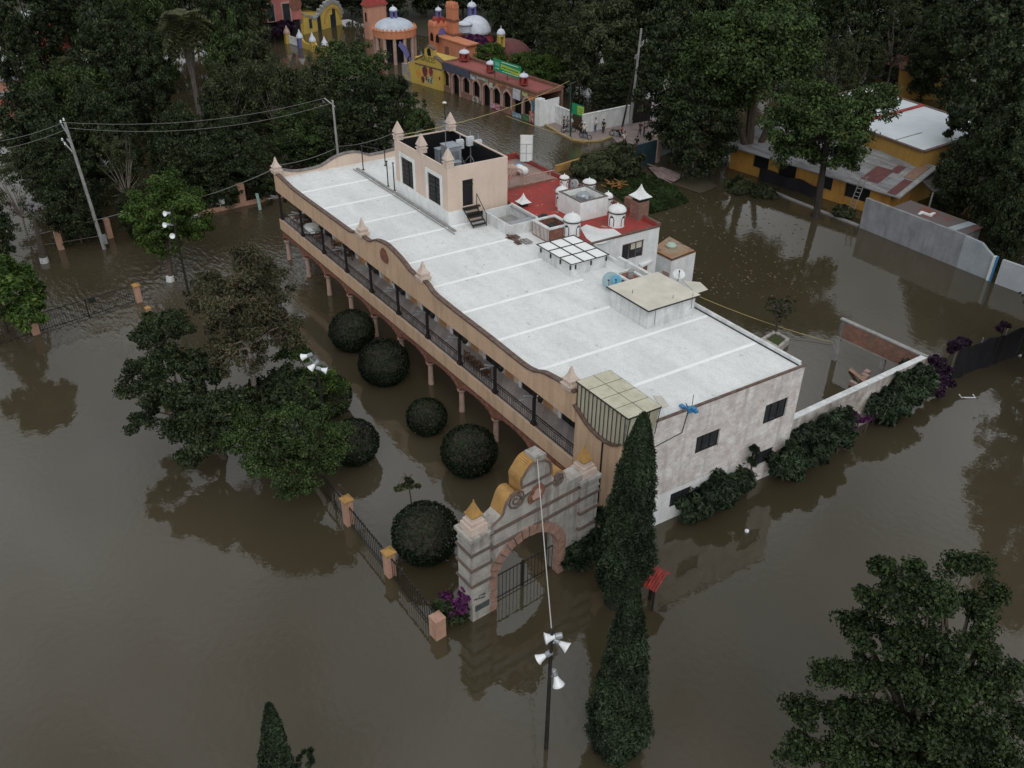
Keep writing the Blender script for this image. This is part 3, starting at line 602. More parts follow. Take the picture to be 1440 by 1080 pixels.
# dishes
def dish(px, py, z, r, label, az, m=None, el=.5):
    x, y = bZ(px, py, z); base = W(x, y, z); o = thing('satellite_dish', label, 'satellite dish', base)
    T = Matrix.Translation(base + Vector((0, 0, r * 1.1))) @ Matrix.Rotation(az, 4, 'Z') @ Matrix.Rotation(PI / 2 - el, 4, 'Y')
    mb = MB(lambda a, b, c=0: T @ Vector((a, b, c))); mb.lathe(0, 0, 0, [(.02, 0), (r * .5, r * .06), (r, r * .22), (r * .98, r * .25), (r * .5, r * .09), (.02, .03)], 18); mb.build('reflector', m or mMetal, o, smooth=True)
    mb = MB(lambda a, b, c=0: T @ Vector((a, b, c))); mb.tube([(r * .8, 0, r * .15), (0, 0, r * .9)], .025, 4).cbox(0, 0, r * .85, .1, .1, .12); mb.build('feed_arm', mIron, o)
    mb = MB(); mb.tube([tuple(base), tuple(base + Vector((0, 0, r * 1.1)))], .04, 5); mb.build('mount', mIron, o)
dish(*z5(530, 275), AZ, .42, 'grey satellite dish between domed lanterns at the back of the red roof', -1.2)
dish(*z5(742, 862), ZR, .62, 'large pale blue satellite dish by the corrugated hut', -1.1, mat('pale_blue_dish', (.30, .42, .46), None, rough=.4))
dish(*z5(775, 835), 8.3, .36, 'small bright blue satellite dish behind the pale one by the corrugated hut', -.9, mat('bright_blue_dish', (.12, .35, .52), None, rough=.4))
dish(*z5(1135, 812), 4.4, .5, 'white satellite dish behind the corrugated hut', -.7, mWhiteClean, el=1.1)
# gas tank, buckets, billboard, arched rail on the terrace
x, y = bZ(*z5(222, 192), AZ)
o = thing('gas_tank', 'white horizontal gas tank on the rear terrace by the billboard', 'gas tank', W(x, y, AZ)); mb = H(); mb.tube([(x - .7, y, AZ + .5), (x - .62, y, AZ + .5), (x - .45, y, AZ + .5), (x + .45, y, AZ + .5), (x + .62, y, AZ + .5), (x + .7, y, AZ + .5)], [.1, .28, .36, .36, .28, .1], 14); mb.build('tank', mWhiteClean, o, smooth=True)
mb = H(); mb.cbox(x - .35, y, AZ, .1, .5, .25).cbox(x + .35, y, AZ, .1, .5, .25); mb.build('cradle', mMetal, o)
x, y = bZ(*z5(165, 185), AZ); mb = H(); mb.lathe(x, y, AZ, [(.5, 0), (.55, .3), (.5, .7), (.3, .8)], 14); simple('clay_drum', 'brown drum beside the tower on the rear terrace', 'drum', mb, mPinkStone, W(x, y, AZ))
x, y = bZ(*z5(205, 160), AZ); mb = H(); mb.taper(x, y, AZ, AZ + .5, .5, .4, .6, .5).cbox(x + .2, y + .3, AZ, .3, .3, .3); simple('blue_bin', 'small blue bin behind the white gas tank', 'bin', mb, mBlueStuff, W(x, y, AZ))
xb, yb = bZ(740, 231, AZ); base = W(xb, yb, AZ)
o = thing('billboard', 'tall blank white billboard panel on a frame behind the tower', 'billboard', base)
L1 = atd(731, 232, base); L2 = atd(730.8, 190, base); Rr = atd(749, 229, base); Rt = atd(750.3, 186, base); hB = L2.z
mb = MB(); n = FH; zlo = AZ + .25; mb.prism([(L1.x, L1.y, zlo), (Rr.x, Rr.y, zlo), (Rr.x, Rr.y, hB), (L1.x, L1.y, hB)], tuple(n * .08)); mb.build('panel', mWhiteClean, o)
mb = MB(); d = (Rr - L1); d.z = 0
for t, r in ((0, .035), (.5, .02), (1, .035)):
    p = Vector((L1.x, L1.y, 0)) + d * t - n * .04; mb.tube([(p.x, p.y, AZ), (p.x, p.y, hB if t != .5 else hB - .8)], r, 4)
for z in (zlo + .8, hB - .8):
    a = Vector((L1.x, L1.y, z)) - n * .04; b = a + d; mb.tube([tuple(a), tuple(b)], .02, 4)
p = Vector((Rr.x, Rr.y, hB - .5)) + n * .1; mb.tube([tuple(p), tuple(Vector((p.x, p.y, AZ)) + n * 1.2 + d * .4)], .03, 4); mb.build('frame', mMetal, o)
o = thing('arched_balustrade', 'wrought balustrade with round arch between terrace and red roof', 'balustrade', W(13.2, 15, AZ))
mb = H(); yA, yB = 12.9, 19.3
for y in np.arange(yA, yB, .4):
    if not 14.6 < y < 16.2: mb.tube([(13.2, y, AZ), (13.2, y, AZ + .85)], .035, 4)
for z in (.15, .85): mb.tube([(13.2, yA, AZ + z), (13.2, 14.6, AZ + z)], .045, 5).tube([(13.2, 16.2, AZ + z), (13.2, yB, AZ + z)], .045, 5)
for rr in (.8, .55): mb.tube([(13.2, 15.4 - rr * math.cos(a), AZ + .9 + rr * math.sin(a)) for a in np.linspace(0, PI, 13)], .05, 5)
for yy in (14.6, 16.2, 14.85, 15.95): mb.tube([(13.2, yy, AZ), (13.2, yy, AZ + .95)], .05, 5)
mb.build('rails', mPinkStone, o); mb = H(); mb.box(13.1, 13.3, yA, yB, AZ + .001, AZ + .16); mb.build('kerb', mBrick, o)
# low-walled light well by the stairs
o = thing('light_well', 'white low-walled light well in the hotel roof beside the tower stairs', 'light well', W(18, 11, ZR))
wq = [bZ(*z5(0, 395), 8.6), bZ(*z5(150, 362), 8.6), bZ(*z5(300, 505), 8.6), bZ(*z5(112, 535), 8.6)]
wx0, wx1, wy0, wy1 = 16.9, 20.6, 9.9, 12.6
mb = H(); t = .15; zt = ZR + .85
mb.box(wx0, wx1, wy0, wy0 + t, ZR + .002, zt).box(wx0, wx1, wy1 - t, wy1, ZR + .002, zt + .1).box(wx1 - t, wx1, wy0 + t, wy1 - t, ZR + .002, zt).box(wx0, wx0 + t, wy0 + t, wy1 - t, ZR + .002, zt); mb.build('low_walls', mWhite, o)
mb = H(); mb.box(wx1 - .9, wx1 - t, wy0 + t, wy1 - t, zt - .12, zt - .06).box(wx0 + t, wx1 - t, wy1 - .3, wy1 - t, zt - .1, zt - .05); mb.build('grey_frame', mMetal, o)
mb = H(); mb.box(wx0 + t, wx1 - t, wy0 + t, wy1 - t, ZR + .002, ZR + .03); mb.build('well_floor', mConc, o)
# debris pile on the roof
x, y = bZ(*z5(195, 570), ZR); mb = H(); rnd = random.Random(4)
for k in range(9): a = rnd.uniform(-.8, .8); b = rnd.uniform(-.4, .4); mb.cbox(x + a, y + b, ZR + .01 + .05 * (k % 3), rnd.uniform(.3, .7), rnd.uniform(.15, .5), .06)
simple('scrap_pile', 'small dark pile of scrap boards on the white roof by the light well', 'scrap', mb, mCap, W(x, y, ZR))
x, y = bZ(*z5(250, 585), ZR); mb = H(); mb.cbox(x, y, ZR + .1, .8, .6, .05).cbox(x - .3, y - .2, ZR, .08, .08, .1).cbox(x + .3, y + .2, ZR, .08, .08, .1).cbox(x + .1, y, ZR + .16, .4, .3, .08)
simple('broken_crate', 'pale broken crate next to the scrap boards on the roof', 'crate', mb, mConc, W(x, y, ZR))
# brick lattice bin with black tank
o = thing('brick_enclosure', 'square brick lattice enclosure with white rim holding black tanks', 'enclosure', W(21.9, 12.8, ZR))
ex0, ex1, ey0, ey1, ez = 21.1, 23.2, 11.6, 13.6, 8.85
mb = H(); mb.box(ex0, ex1, ey0, ey0 + .15, ZR + .002, ez).box(ex0, ex1, ey1 - .15, ey1, ZR + .002, ez).box(ex0, ex0 + .15, ey0 + .15, ey1 - .15, ZR + .002, ez).box(ex1 - .15, ex1, ey0 + .15, ey1 - .15, ZR + .002, ez)
mb.build('brick_walls', mBrickTrim, o); mb = H()
for k in range(12): x = ex0 + .1 + k * .17; mb.box(x, x + .07, ey0 - .02, ey0 - .002, ZR + .1, ez - .05)
for a4 in ((ex0 - .05, ex1 + .05, ey0 - .05, ey0 + .2), (ex0 - .05, ex1 + .05, ey1 - .2, ey1 + .05), (ex0 - .05, ex0 + .2, ey0 + .2, ey1 - .2), (ex1 - .2, ex1 + .05, ey0 + .2, ey1 - .2)): mb.box(*a4, ez + .002, ez + .1)
mb.build('rim', mWhite, o)
for q, (x, y, r, lab) in enumerate(((20.6, 13.0, .55, 'round black water tank left of the brick enclosure'), (22.2, 12.6, .42, 'low black water tank inside the brick enclosure'))):
    mb = H(); mb.lathe(x, y, ZR + .01, [(r * .95, 0), (r, .1), (r, .75), (r * .9, .95), (r * .35, 1.12), (r * .3, 1.2)], 16); simple('water_tank', lab, 'water tank', mb, mIron, W(x, y, ZR))
# grid skylight
o = thing('grid_skylight', 'white box skylight with a black three by three grid on the hotel roof', 'skylight', W(25, 11.5, ZR))
GZ = 8.75; cs = [bZ(*z5(320, 602), GZ), bZ(*z5(520, 540), GZ), bZ(*z5(725, 655), GZ), bZ(*z5(515, 722), GZ)]
gx0 = (cs[0][0] + cs[1][0]) / 2; gx1 = (cs[2][0] + cs[3][0]) / 2; gy0 = (cs[0][1] + cs[3][1]) / 2; gy1 = (cs[1][1] + cs[2][1]) / 2; print('skylight', gx0, gx1, gy0, gy1)
mb = H(); mb.box(gx0 + .12, gx1 - .12, gy0 + .12, gy1 - .12, ZR + .002, GZ - .06); mb.build('curb_box', mWhite, o)
mb = H(); mb.box(gx0, gx1, gy0, gy1, GZ - .05, GZ); mb.build('glazing', mRoofRib, o)
mb = H()
for k in range(4): x = gx0 + (gx1 - gx0) * k / 3; mb.box(x - .035, x + .035, gy0 - .03, gy1 + .03, GZ + .002, GZ + .045)
for k in range(4): y = gy0 + (gy1 - gy0) * k / 3; mb.box(gx0 - .03, gx1 + .03, y - .035, y + .035, GZ + .004, GZ + .05)
for x in np.linspace(gx0 + .4, gx1 - .2, 4): mb.box(x, x + .08, gy0 + .02, gy0 + .1, GZ - .45, GZ - .05)
for y in np.linspace(gy0 + .4, gy1 - .2, 3): mb.box(gx1 - .1, gx1 - .02, y, y + .08, GZ - .45, GZ - .05)
mb.build('grid_bars', mIron, o)
# corrugated hut
o = thing('roof_hut', 'white hut with ribbed beige sheet roof at the back edge of the hotel roof', 'hut', W(34, 12, ZR))
HZ = 9.25; cs = [bZ(*z5(740, 862), HZ), bZ(*z5(990, 740), HZ), bZ(*z5(1235, 885), HZ - .1), bZ(*z5(1000, 1007), HZ - .1)]
hx0 = (cs[0][0] + cs[1][0]) / 2; hx1 = (cs[2][0] + cs[3][0]) / 2; hy0 = (cs[0][1] + cs[3][1]) / 2; hy1 = (cs[1][1] + cs[2][1]) / 2; print('hut', hx0, hx1, hy0, hy1)
mb = H(); mb.box(hx0 + .2, hx1 - .2, hy0 + .2, min(hy1 - .2, 13.65), ZR - .3, HZ - .12); mb.build('walls', mWhite, o)
mb = H(); nn = 44
for k in range(nn):
    x = hx0 + (hx1 - hx0) * k / nn; x2 = hx0 + (hx1 - hx0) * (k + .5) / nn; x3 = hx0 + (hx1 - hx0) * (k + 1) / nn
    mb.poly([(x, hy0, HZ), (x2, hy0, HZ + .03), (x2, hy1, HZ + .03), (x, hy1, HZ)]); mb.poly([(x2, hy0, HZ + .03), (x3, hy0, HZ), (x3, hy1, HZ), (x2, hy1, HZ + .03)])
mb.build('ribbed_roof', mCorr, o)
mb = H(); mb.box(hx0 - .02, hx1 + .02, hy0 - .04, hy0 + .02, HZ - .08, HZ - .005).box(hx1 - .02, hx1 + .05, hy0, hy1, HZ - .08, HZ - .005)
for p in ((1100, 960), (1215, 950), (865, 930), (1000, 1040)): x, y = bZ(*z5(*p), HZ - .6); mb.tube([(x, y, HZ - .9), (x, y, HZ + .25)], .02, 4)
mb.build('edge_frame', mIron, o)
mb = H(); mb.prism([(*bZ(*z5(p, q2), HZ - .3), HZ - .3) for p, q2 in ((1165, 812), (1265, 820), (1310, 862), (1240, 885))], (0, 0, .04)); simple('loose_roof_sheet', 'loose broken beige sheet sticking out behind the ribbed hut roof', 'roof sheet', mb, mCorr, W(37, 15, 9))
# small parapets and vent box near the hut
x, y = bZ(*z5(860, 770), 8.7); o = thing('vent_box', 'low brick and white vent box between annex window and ribbed hut', 'vent', W(x, y, ZR)); mb = H(); mb.cbox(x, y, ZR, 1.6, 1.2, .7); mb.build('brick_body', mBrickTrim, o); mb = H(); mb.box(x - .9, x + .9, y - .7, y - .5, 8.47, 8.6).box(x - .9, x + .9, y + .5, y + .7, 8.47, 8.6).box(x - .9, x - .7, y - .5, y + .5, 8.47, 8.6).box(x + .7, x + .9, y - .5, y + .5, 8.47, 8.6); mb.build('rim', mWhite, o); mb = H(); mb.lathe(x, y, 8.47, [(.18, 0), (.18, .45), (.25, .5), (.1, .6)], 8); mb.build('pipe_cowl', mConc, o)
mb = H(); mb.box(gx1, hx0 + .3, 13.45, 13.7, ZR + .002, ZR + .65); simple('roof_parapet', 'white parapet stub behind the grid skylight', 'parapet', mb, mWhite, W(29, 13.5, ZR))
# low shed with rusty roof behind
LZ = 4.4; sp = [bZ(*z5(975, 628), LZ), bZ(*z5(1085, 552), LZ), bZ(*z5(1240, 637), LZ), bZ(*z5(1100, 690), LZ)]; print('shed', sp)
o = thing('rusty_roof_shed', 'small white shed with rust-orange flat roof behind the annex', 'shed', W(*sp[0], 0))
mb = H(); mb.prism([(*p, -1.5) for p in sp], (0, 0, LZ + 1.4)); mb.build('wall', mWhiteClean, o)
mb = H(); mb.prism([(*p, LZ - .098) for p in sp], (0, 0, .12)); mb.build('roof', mat('rusty_roof', (.34, .17, .07), (.30, .27, .22), .9, .9, spot=(.16, .11, .08), sth=.58, ssc=1.2), o)
mb = H(); mb.strip([(*sp[0], LZ + .1), (*sp[3], LZ + .1), (*sp[2], LZ + .1)], (0, 0, .02), (.0, .0, .1)); mb.build('roof_trim', mCap, o)
mb = H(); a = sp[3]; mb.box(a[0] - .8, a[0] - .1, a[1] - .1, a[1] - .02, 0, 3.2); mb.build('doorway', mPinkStone, o)
x, y = bZ(*z5(1095, 612), LZ); mb = H(); mb.lathe(x, y, LZ + .03, [(.4, 0), (.45, .15), (.3, .3), (.1, .34)], 12); simple('green_basin', 'upturned pale green basin on the rusty shed roof', 'basin', mb, mat('pale_green_plastic', (.4, .5, .42), None, rough=.5), W(x, y, LZ))
q4 = [bZ(*z5(p, q2), 5.3) for p, q2 in ((875, 697), (950, 655), (1005, 690), (925, 735))]
o = thing('white_canopy', 'white slab canopy over a dark recess below the annex window', 'canopy', W(*q4[0], 0)); mb = H(); mb.prism([(*p, 5.3) for p in q4], (0, 0, .15)); mb.build('slab', mWhiteClean, o); mb = H(); mb.prism([(*((Vector((*p, 0)) - Vector((*q4[0], 0))) * .85 + Vector((*q4[0], 0)))[:2], 1) for p in q4], (0, 0, 4.25)); mb.build('recess', mBrickTrim, o)
x, y = bZ(968, 577, ZR)
mb = H(); rnd = random.Random(2)
for k in range(7): mb.cbox(x + rnd.uniform(-.35, .35), y + rnd.uniform(-.2, .2), ZR + .01 + .08 * (k % 3), .32, .22, .13)
simple('blue_bags', 'small heap of blue and white bags at the roof edge above the end wall', 'bags', mb, mBlueStuff, W(x, y, ZR))
x0, y0 = bZ(965, 577, ZR + .2); mb = H(); mb.tube([(LX + .05, y0 - .1, ZR + .7), (LX + .05, y0 + .2, ZR + .2), (LX + .05, y0 - .1, ZR - 1.3), (LX + .05, y0 - 2.2, ZR - 1.6)], .03, 4).tube([(LX + .04, y0 + .4, ZR + .2), (LX + .04, y0 + .4, ZR + 1.1)], .025, 4)
simple('cable_conduit', 'thin black cable bending down the end wall below the blue bags', 'cable', mb, mIron, W(LX, y0, ZR))
# gallery furniture
o = chair = thing('rocking_chair', 'x', 'chair', (0, 0, 0)); mWood = mat('brown_wood', (.12, .065, .035), (.07, .04, .025), 5, .6)
mb = MB(); mb.box(-.24, .24, -.22, .24, .42, .46); mb.build('seat', mWood, o)
mb = MB(); mb.box(-.24, -.2, .22, .26, .46, 1.1).box(.2, .24, .22, .26, .46, 1.1).box(-.2, .2, .23, .25, .9, 1.06).box(-.2, .2, .23, .25, .66, .74); mb.build('backrest', mWood, o)
for sx in (-.22, .22):
    for sy in (-.2, .22): mb = MB(); mb.tube([(sx, sy, 0), (sx, sy, .42)], .022, 5); mb.build('leg', mWood, o)
for sx in (-.25, .25): mb = MB(); mb.box(sx - .03, sx + .03, -.22, .24, .66, .7).box(sx - .02, sx + .02, -.2, -.16, .46, .66); mb.build('armrest', mWood, o)
o = tbl = thing('gallery_table', 'round dark table at the far left end of the gallery', 'table', (0, 0, 0)); mb = MB(); mb.lathe(0, 0, .72, [(.55, 0), (.55, .04)], 16); mb.build('tabletop', mWood, o); mb = MB(); mb.lathe(0, 0, 0, [(.3, 0), (.06, .08), (.06, .72)], 10); mb.build('pedestal', mWood, o)
index_children()
GC = 'chairs on the gallery'
ch = [(1.2, .9, .5, 'wooden chair at the far left corner of the gallery'), (2.4, 1.3, 2.6, 'wooden chair just left of the white-clothed table'), (6.2, .8, 1.8, 'wooden chair right of the white-clothed table'), (8.2, 1.25, 3.3, 'wooden chair facing the railing in the third gallery bay'), (9.3, .9, .4, 'wooden chair in the third gallery bay nearest the railing'), (10.6, 1.3, 4.3, 'wooden chair by the third gallery door'), (29.6, .7, 3.1, 'left chair of the dark row behind the eighth gallery railing'), (30.3, .7, 3.1, 'second chair of the dark row behind the eighth gallery railing'), (31.0, .7, 3.15, 'third chair of the dark row behind the eighth gallery railing'), (31.7, .7, 3.05, 'right end chair of the dark row behind the eighth gallery railing')]
for x, y, rz, lab in ch: place(chair, W(x, y, ZF + .005), rz, None, lab, GC)
place(tbl, W(1.6, 1.1, ZF + .005), 0)
t2 = dup(tbl); t2.location = W(4.1, 1.0, ZF + .005); t2['label'] = 'round gallery table hidden under a white cloth'
mb = H(); mb.lathe(4.1, 1.0, ZF + .775, [(.78, -.45), (.62, -.02), (.6, .012), (.02, .014)], 14); simple('tablecloth', 'white cloth draped over the round gallery table', 'tablecloth', mb, mWhiteClean, W(4.1, 1.0, ZF + .77))
# ------------------------------------------------------------------ arched entrance gate
z6 = lambda a, b: (440 + a / 2.769, 580 + b / 2.769)
z7 = lambda a, b: (640 + a / 6.545, 610 + b / 6.545)
G = Fr((664, 874), (833, 778))
TH = .95
gate = thing('arched_gateway', 'weathered grey arched gateway with ochre scrolls and two pinnacled piers in front of the hotel', 'gateway', G.O)
g6 = lambda a, b: G.on(*z6(a, b)); g7 = lambda a, b: G.on(*z7(a, b))
w1 = g6(690, 700)[0]; GLn = G.L; w2 = g7(1150, 600)[0]; print('gate', w1, w2, GLn)
ztop = g7(330, 870)[1]; print('pier top L', ztop, g7(1310, 330)[1])
out = [g7(*p) for p in ((340, 850), (430, 760), (455, 690), (480, 620), (520, 570), (570, 555), (605, 575), (618, 600), (615, 480), (612, 430), (640, 380), (690, 300), (740, 260), (800, 240), (850, 245), (882, 280), (885, 350), (905, 400), (930, 365), (975, 350), (1010, 370), (1030, 420), (1035, 455), (1140, 400))]
xl, xr = g6(712, 690)[0], g6(957, 520)[0]; xc = (xl + xr) / 2; hw = (xr - xl) / 2; zs, zcr = 1.9, 4.05; print('arch', xl, xr)
arch = [(xc + hw * math.cos(a), zs + (zcr - zs) * math.sin(a)) for a in np.linspace(0, PI, 17)]
mb = MB(G)
outS = smooth(out[0:8]) + smooth(out[8:17]) + smooth(out[17:23]) + out[23:]
poly = [(w1 - .3, -1.5), (w1 - .3, out[0][1])] + outS + [(w2 + .2, out[-1][1]), (w2 + .2, -1.5), (xr, -1.5)] + arch + [(xl, -1.5)]
mb.prism([(x, .05, z) for x, z in poly], (0, TH - .05, 0)); mb.build('arch_wall', mStone, gate)
# ochre top surfaces of the scrolls and the crown
mb = MB(G)
segs = smooth(out[1:8]); mb.strip([(x, .04, z + .07) for x, z in segs], (0, TH - .03, 0), (0, 0, .09))
segs = [(out[8][0] + .02, out[7][1] - .35)] + smooth(out[8:17])
for (ax, az), (bx, bz_) in zip(segs[:-1], segs[1:]):
    n = Vector((az - bz_, bx - ax)).normalized() * .09
    mb.prism([(ax, .04, az), (bx, .04, bz_), (bx + n.x, .04, bz_ + n.y), (ax + n.x, .04, az + n.y)], (0, TH - .03, 0))
mb.strip([(x, .04, z + .08) for x, z in smooth(out[17:22])], (0, TH - .03, 0), (0, 0, .1)); mb.build('ochre_scroll_tops', mYellow, gate)
# mouldings
mb = MB(G)
def mould(x0, z0, x1, z1, h=.16, d=.09): mb.prism([(x0, -d + .05, z0), (x1, -d + .05, z1), (x1, -d + .05, z1 - h), (x0, -d + .05, z0 - h)], (0, d, 0))
za = g7(340, 910)[1]; zb = g7(1150, 480)[1]; mould(w1, za, w2, zb); za2 = g7(340, 1050)[1]; zb2 = g7(1150, 600)[1]; mould(w1, za2, w2, zb2)
p, q = g7(615, 490), g7(885, 355); mould(p[0], p[1], q[0], q[1], .12); p, q = g7(610, 590), g7(700, 530); mould(p[0], p[1], q[0], q[1], .1); p, q = g7(830, 480), g7(900, 440); mould(p[0], p[1], q[0], q[1], .1)
mb.build('dark_mouldings', mStoneDark, gate)
for cx, cy, r in ((560, 615, .62), (945, 425, .42)):
    x, z = g7(cx, cy); mb = MB(G); pts = [(x + r * (1 - t / 22) * math.cos(-t * .75 + 2.2), .0, z + r * (1 - t / 22) * math.sin(-t * .75 + 2.2)) for t in range(20)]; mb.tube(pts, .06, 5); mb.build('scroll_volute', mStoneDark, gate)
mb = MB(G); ed = [(x, .0, z - .02) for x, z in smooth(out[8:17])]; mb.tube(ed, .07, 5); mb.build('crown_rim', mStoneDark, gate)
mb = MB(G); ed = [(x, .0, z - .02) for x, z in smooth(out[0:7])]; mb.tube(ed, .07, 5); mb.build('scroll_rim', mStoneDark, gate)
mb = MB(G)
for k in range(16):
    a0, a1 = PI * k / 16 + .015, PI * (k + 1) / 16 - .015; d = -.06 - .03 * (k % 2)
    P0 = lambda a, r: (xc + (hw + r) * math.cos(a), d, zs + (zcr - zs + r * 1.15) * math.sin(a))
    mb.prism([P0(a0, -.02), P0(a1, -.02), P0(a1, .5), P0(a0, .5)], (0, TH * .6, 0))
for k in range(5):
    z = zs - .02 - .42 * k
    for xa, xb in ((xl - .45, xl + .02), (xr - .02, xr + .45)): mb.box(xa, xb, -.06 - .03 * (k % 2), .4, z - .38, z)
mb.build('brick_arch_ring', mGateBrick, gate)
# piers with bands and caps
zr_ = None
for x0, x1, zt, nm in ((0, w1, ztop, 'L'), (w2, GLn, None, 'R')):
    if zt is None: zt = g7(1230, 410)[1]; print('R top', zt)
    mb = MB(G); mb.box(x0, x1, 0 - .06, TH + .2, -1.5, zt - .2); mb.box(x0 - .12, x1 + .12, -.18, TH + .32, zt - .2, zt); mb.box(x0 - .04, x1 + .04, -.1, TH + .24, zt - .75, zt - .62)
    pr = mb.build('pier', mStone, gate)
    mb = MB(G)
    for z in (zt - 1.05, zt - 2.1, zt - 3.2):
        if z > .4: mb.box(x0 - .1, x1 + .1, -.16, TH + .3, z - .12, z)
    mb.build('pier_bands', mStoneDark, pr)
    cx, cy = (x0 + x1) / 2, TH / 2 + .05
    mb = MB(G); mb.cbox(cx, cy, zt + .002, .98, .98, .42).cbox(cx, cy, zt + .422, .8, .8, .22).cbox(cx, cy, zt + .642, .6, .6, .2).cbox(cx, cy, zt + .842, .42, .42, .1); pn = mb.build('pinnacle_base', mPinWhite, gate)
    mb = MB(G); mb.taper(cx, cy, zt + .94, zt + 1.0, .66, .66, .7, .7).taper(cx, cy, zt + 1.0, zt + 1.75, .62, .62, .03, .03).taper(cx, cy, zt + 1.7, zt + 1.84, .06, .06, .05, .05); mb.build('pyramid', mYellow, pn)
# crown block, crest niche
bp = [at(*z7(a, b), out[13][1] + .35) for a, b in ((640, 150), (735, 225), (840, 180), (735, 110))]
mb = MB(); mb.prism([tuple(p - Vector((0, 0, .3))) for p in bp], (0, 0, .3)); mb.build('crown_block', mStone, gate)
cr = [g7(*p) for p in ((675, 640), (670, 590), (700, 560), (720, 500), (760, 470), (790, 450), (825, 475), (825, 520), (800, 560), (800, 590), (740, 610), (690, 650))]
mb = MB(G); mb.prism([(x, -.03, z) for x, z in cr], (0, .075, 0)); mb.build('carved_crest', mBrickTrim, gate)
cx = sum(p[0] for p in cr) / 12; cz = sum(p[1] for p in cr) / 12
mb = MB(G); mb.prism([(cx + (x - cx) * .55, -.055, cz + (z - cz) * .6) for x, z in cr], (0, .02, 0)); mb.build('niche_panel', mPinkStone, gate)
# wall plaque and the painted lettering above it
def text(body, size, loc, ex, up, m, parent=None, name='lettering', ext=.004, wfit=None, nrm=None):
    cu = bpy.data.curves.new(name, 'FONT'); cu.body = body; cu.size = size; cu.extrude = ext; cu.align_x = 'CENTER'; cu.align_y = 'CENTER'
    tmp = bpy.data.objects.new('t', cu); col.objects.link(tmp); dg = bpy.context.evaluated_depsgraph_get(); me = bpy.data.meshes.new_from_object(tmp.evaluated_get(dg)); me.name = name
    bpy.data.objects.remove(tmp); ex = Vector(ex).normalized(); up = Vector(up).normalized(); nn = ex.cross(up)
    vs = [Vector(v.co) for v in me.vertices]
    if wfit and vs:
        wx = max(v.x for v in vs) - min(v.x for v in vs); k = wfit / wx
        vs = [Vector((v.x * k, v.y, v.z)) for v in vs]
    off = OFF[parent] if parent else Vector(loc)
    for v, c in zip(me.vertices, vs): v.co = Vector(loc) + ex * c.x + up * c.y + nn * c.z - off
    me.materials.clear(); me.materials.append(m)
    o = bpy.data.objects.new(name, me); col.objects.link(o)
    if parent: o.parent = parent; OFF[o] = off
    else: o.location = off; OFF[o] = off
    return o
mPlaque = mat('dark_plaque', (.05, .065, .065), (.09, .11, .105), 4, .4)
mInk = mat('black_lettering', (.02, .022, .018), None, rough=.7, fine=0)
z8 = lambda a, b: (640 + a / 13.5, 800 + b / 13.5)
pl = [G.on(*z8(*p)) for p in ((365, 700), (630, 560), (630, 650), (370, 805))]
x0, x1 = (pl[0][0] + pl[3][0]) / 2, (pl[1][0] + pl[2][0]) / 2; zz = [p[1] for p in pl]; z1 = (zz[0] + zz[1]) / 2; z0 = (zz[2] + zz[3]) / 2; print('plaque', x0, x1, z0, z1)
mb = MB(G); mb.box(x0, x1, -.1, -.062, z0, z1); mb.build('plaque', mPlaque, gate)
rnd = random.Random(12)                                      # the painted words are too worn to read: broken strokes in their place
for (ax_, ay_), (bx_, by_), hh_, m_ in (((345, 575), (560, 505), .17, mInk), ((430, 500), (565, 445), .15, mInk)):
    mb = MB(G); xa_, za_ = G.on(*z8(ax_, ay_)); xb_, zb_ = G.on(*z8(bx_, by_)); n_ = 7
    for k in range(n_):
        x = xa_ + (xb_ - xa_) * (k + .5) / n_; z = za_ + (zb_ - za_) * (k + .5) / n_; w0 = (xb_ - xa_) / n_ * .36
        mb.box(x - w0, x - w0 * .4, -.07, -.062, z - hh_ / 2, z + hh_ / 2 * rnd.uniform(.5, 1)); mb.box(x - w0 * .39, x + w0, -.07, -.062, z - hh_ / 2 + rnd.uniform(0, .08), z - hh_ / 2 + rnd.uniform(.09, .14))
    mb.build('worn_lettering', m_, gate)
# iron leaves of the gate
mb = MB(G)
def bars(mb, F, x0, x1, z0, z1, step=.16, r=.014, rails=(0.1, .97)):
    n = max(2, int((x1 - x0) / step))
    for k in range(n + 1): x = x0 + (x1 - x0) * k / n; mb.box(x - r, x + r, -r, r, z0, z1)
    for t in rails: z = z0 + (z1 - z0) * t; mb.box(x0, x1, -.028, .028, z - .025, z + .025)
def ironfence(name, label, cat, A, B, ztop, z0=-.6, step=.24, group=None, lumps=False, mid=False, sweep=0):
    f = Fr(tuple(A), tuple(B)); mb = MB(f); n = max(2, int(f.L / step))
    for k in range(n + 1):
        x = f.L * k / n; zz = ztop + sweep * (1 - abs(2 * k / n - 1)) ; mb.box(x - .012, x + .012, -.012, .012, z0, zz)
    if sweep:
        mb.tube([(f.L * k / 10, 0, ztop + sweep * (1 - abs(2 * k / 10 - 1))) for k in range(11)], .03, 4)
    else: mb.box(0, f.L, -.03, .03, ztop - .09, ztop - .04)
    mb.box(0, f.L, -.022, .022, .12, .17)
    if mid: mb.box(f.L / 2 - .05, f.L / 2 + .05, -.05, .05, z0, ztop + .05 + sweep)
    if lumps:
        rnd = random.Random(7)
        for k in range(int(f.L / .28)): x = k * .28 + rnd.uniform(0, .1); mb.cbox(x, 0, ztop - .08, .12, .09, .1)
    o = mb.build(name, mIron, org=f.O); return tag(o, label, cat, group)
a = G(xl + .05, .45); b = G(xr - .05, .45)
ironfence('iron_gate', 'black barred iron gate closing the arched gateway', 'gate', a, b, 1.85, mid=True)
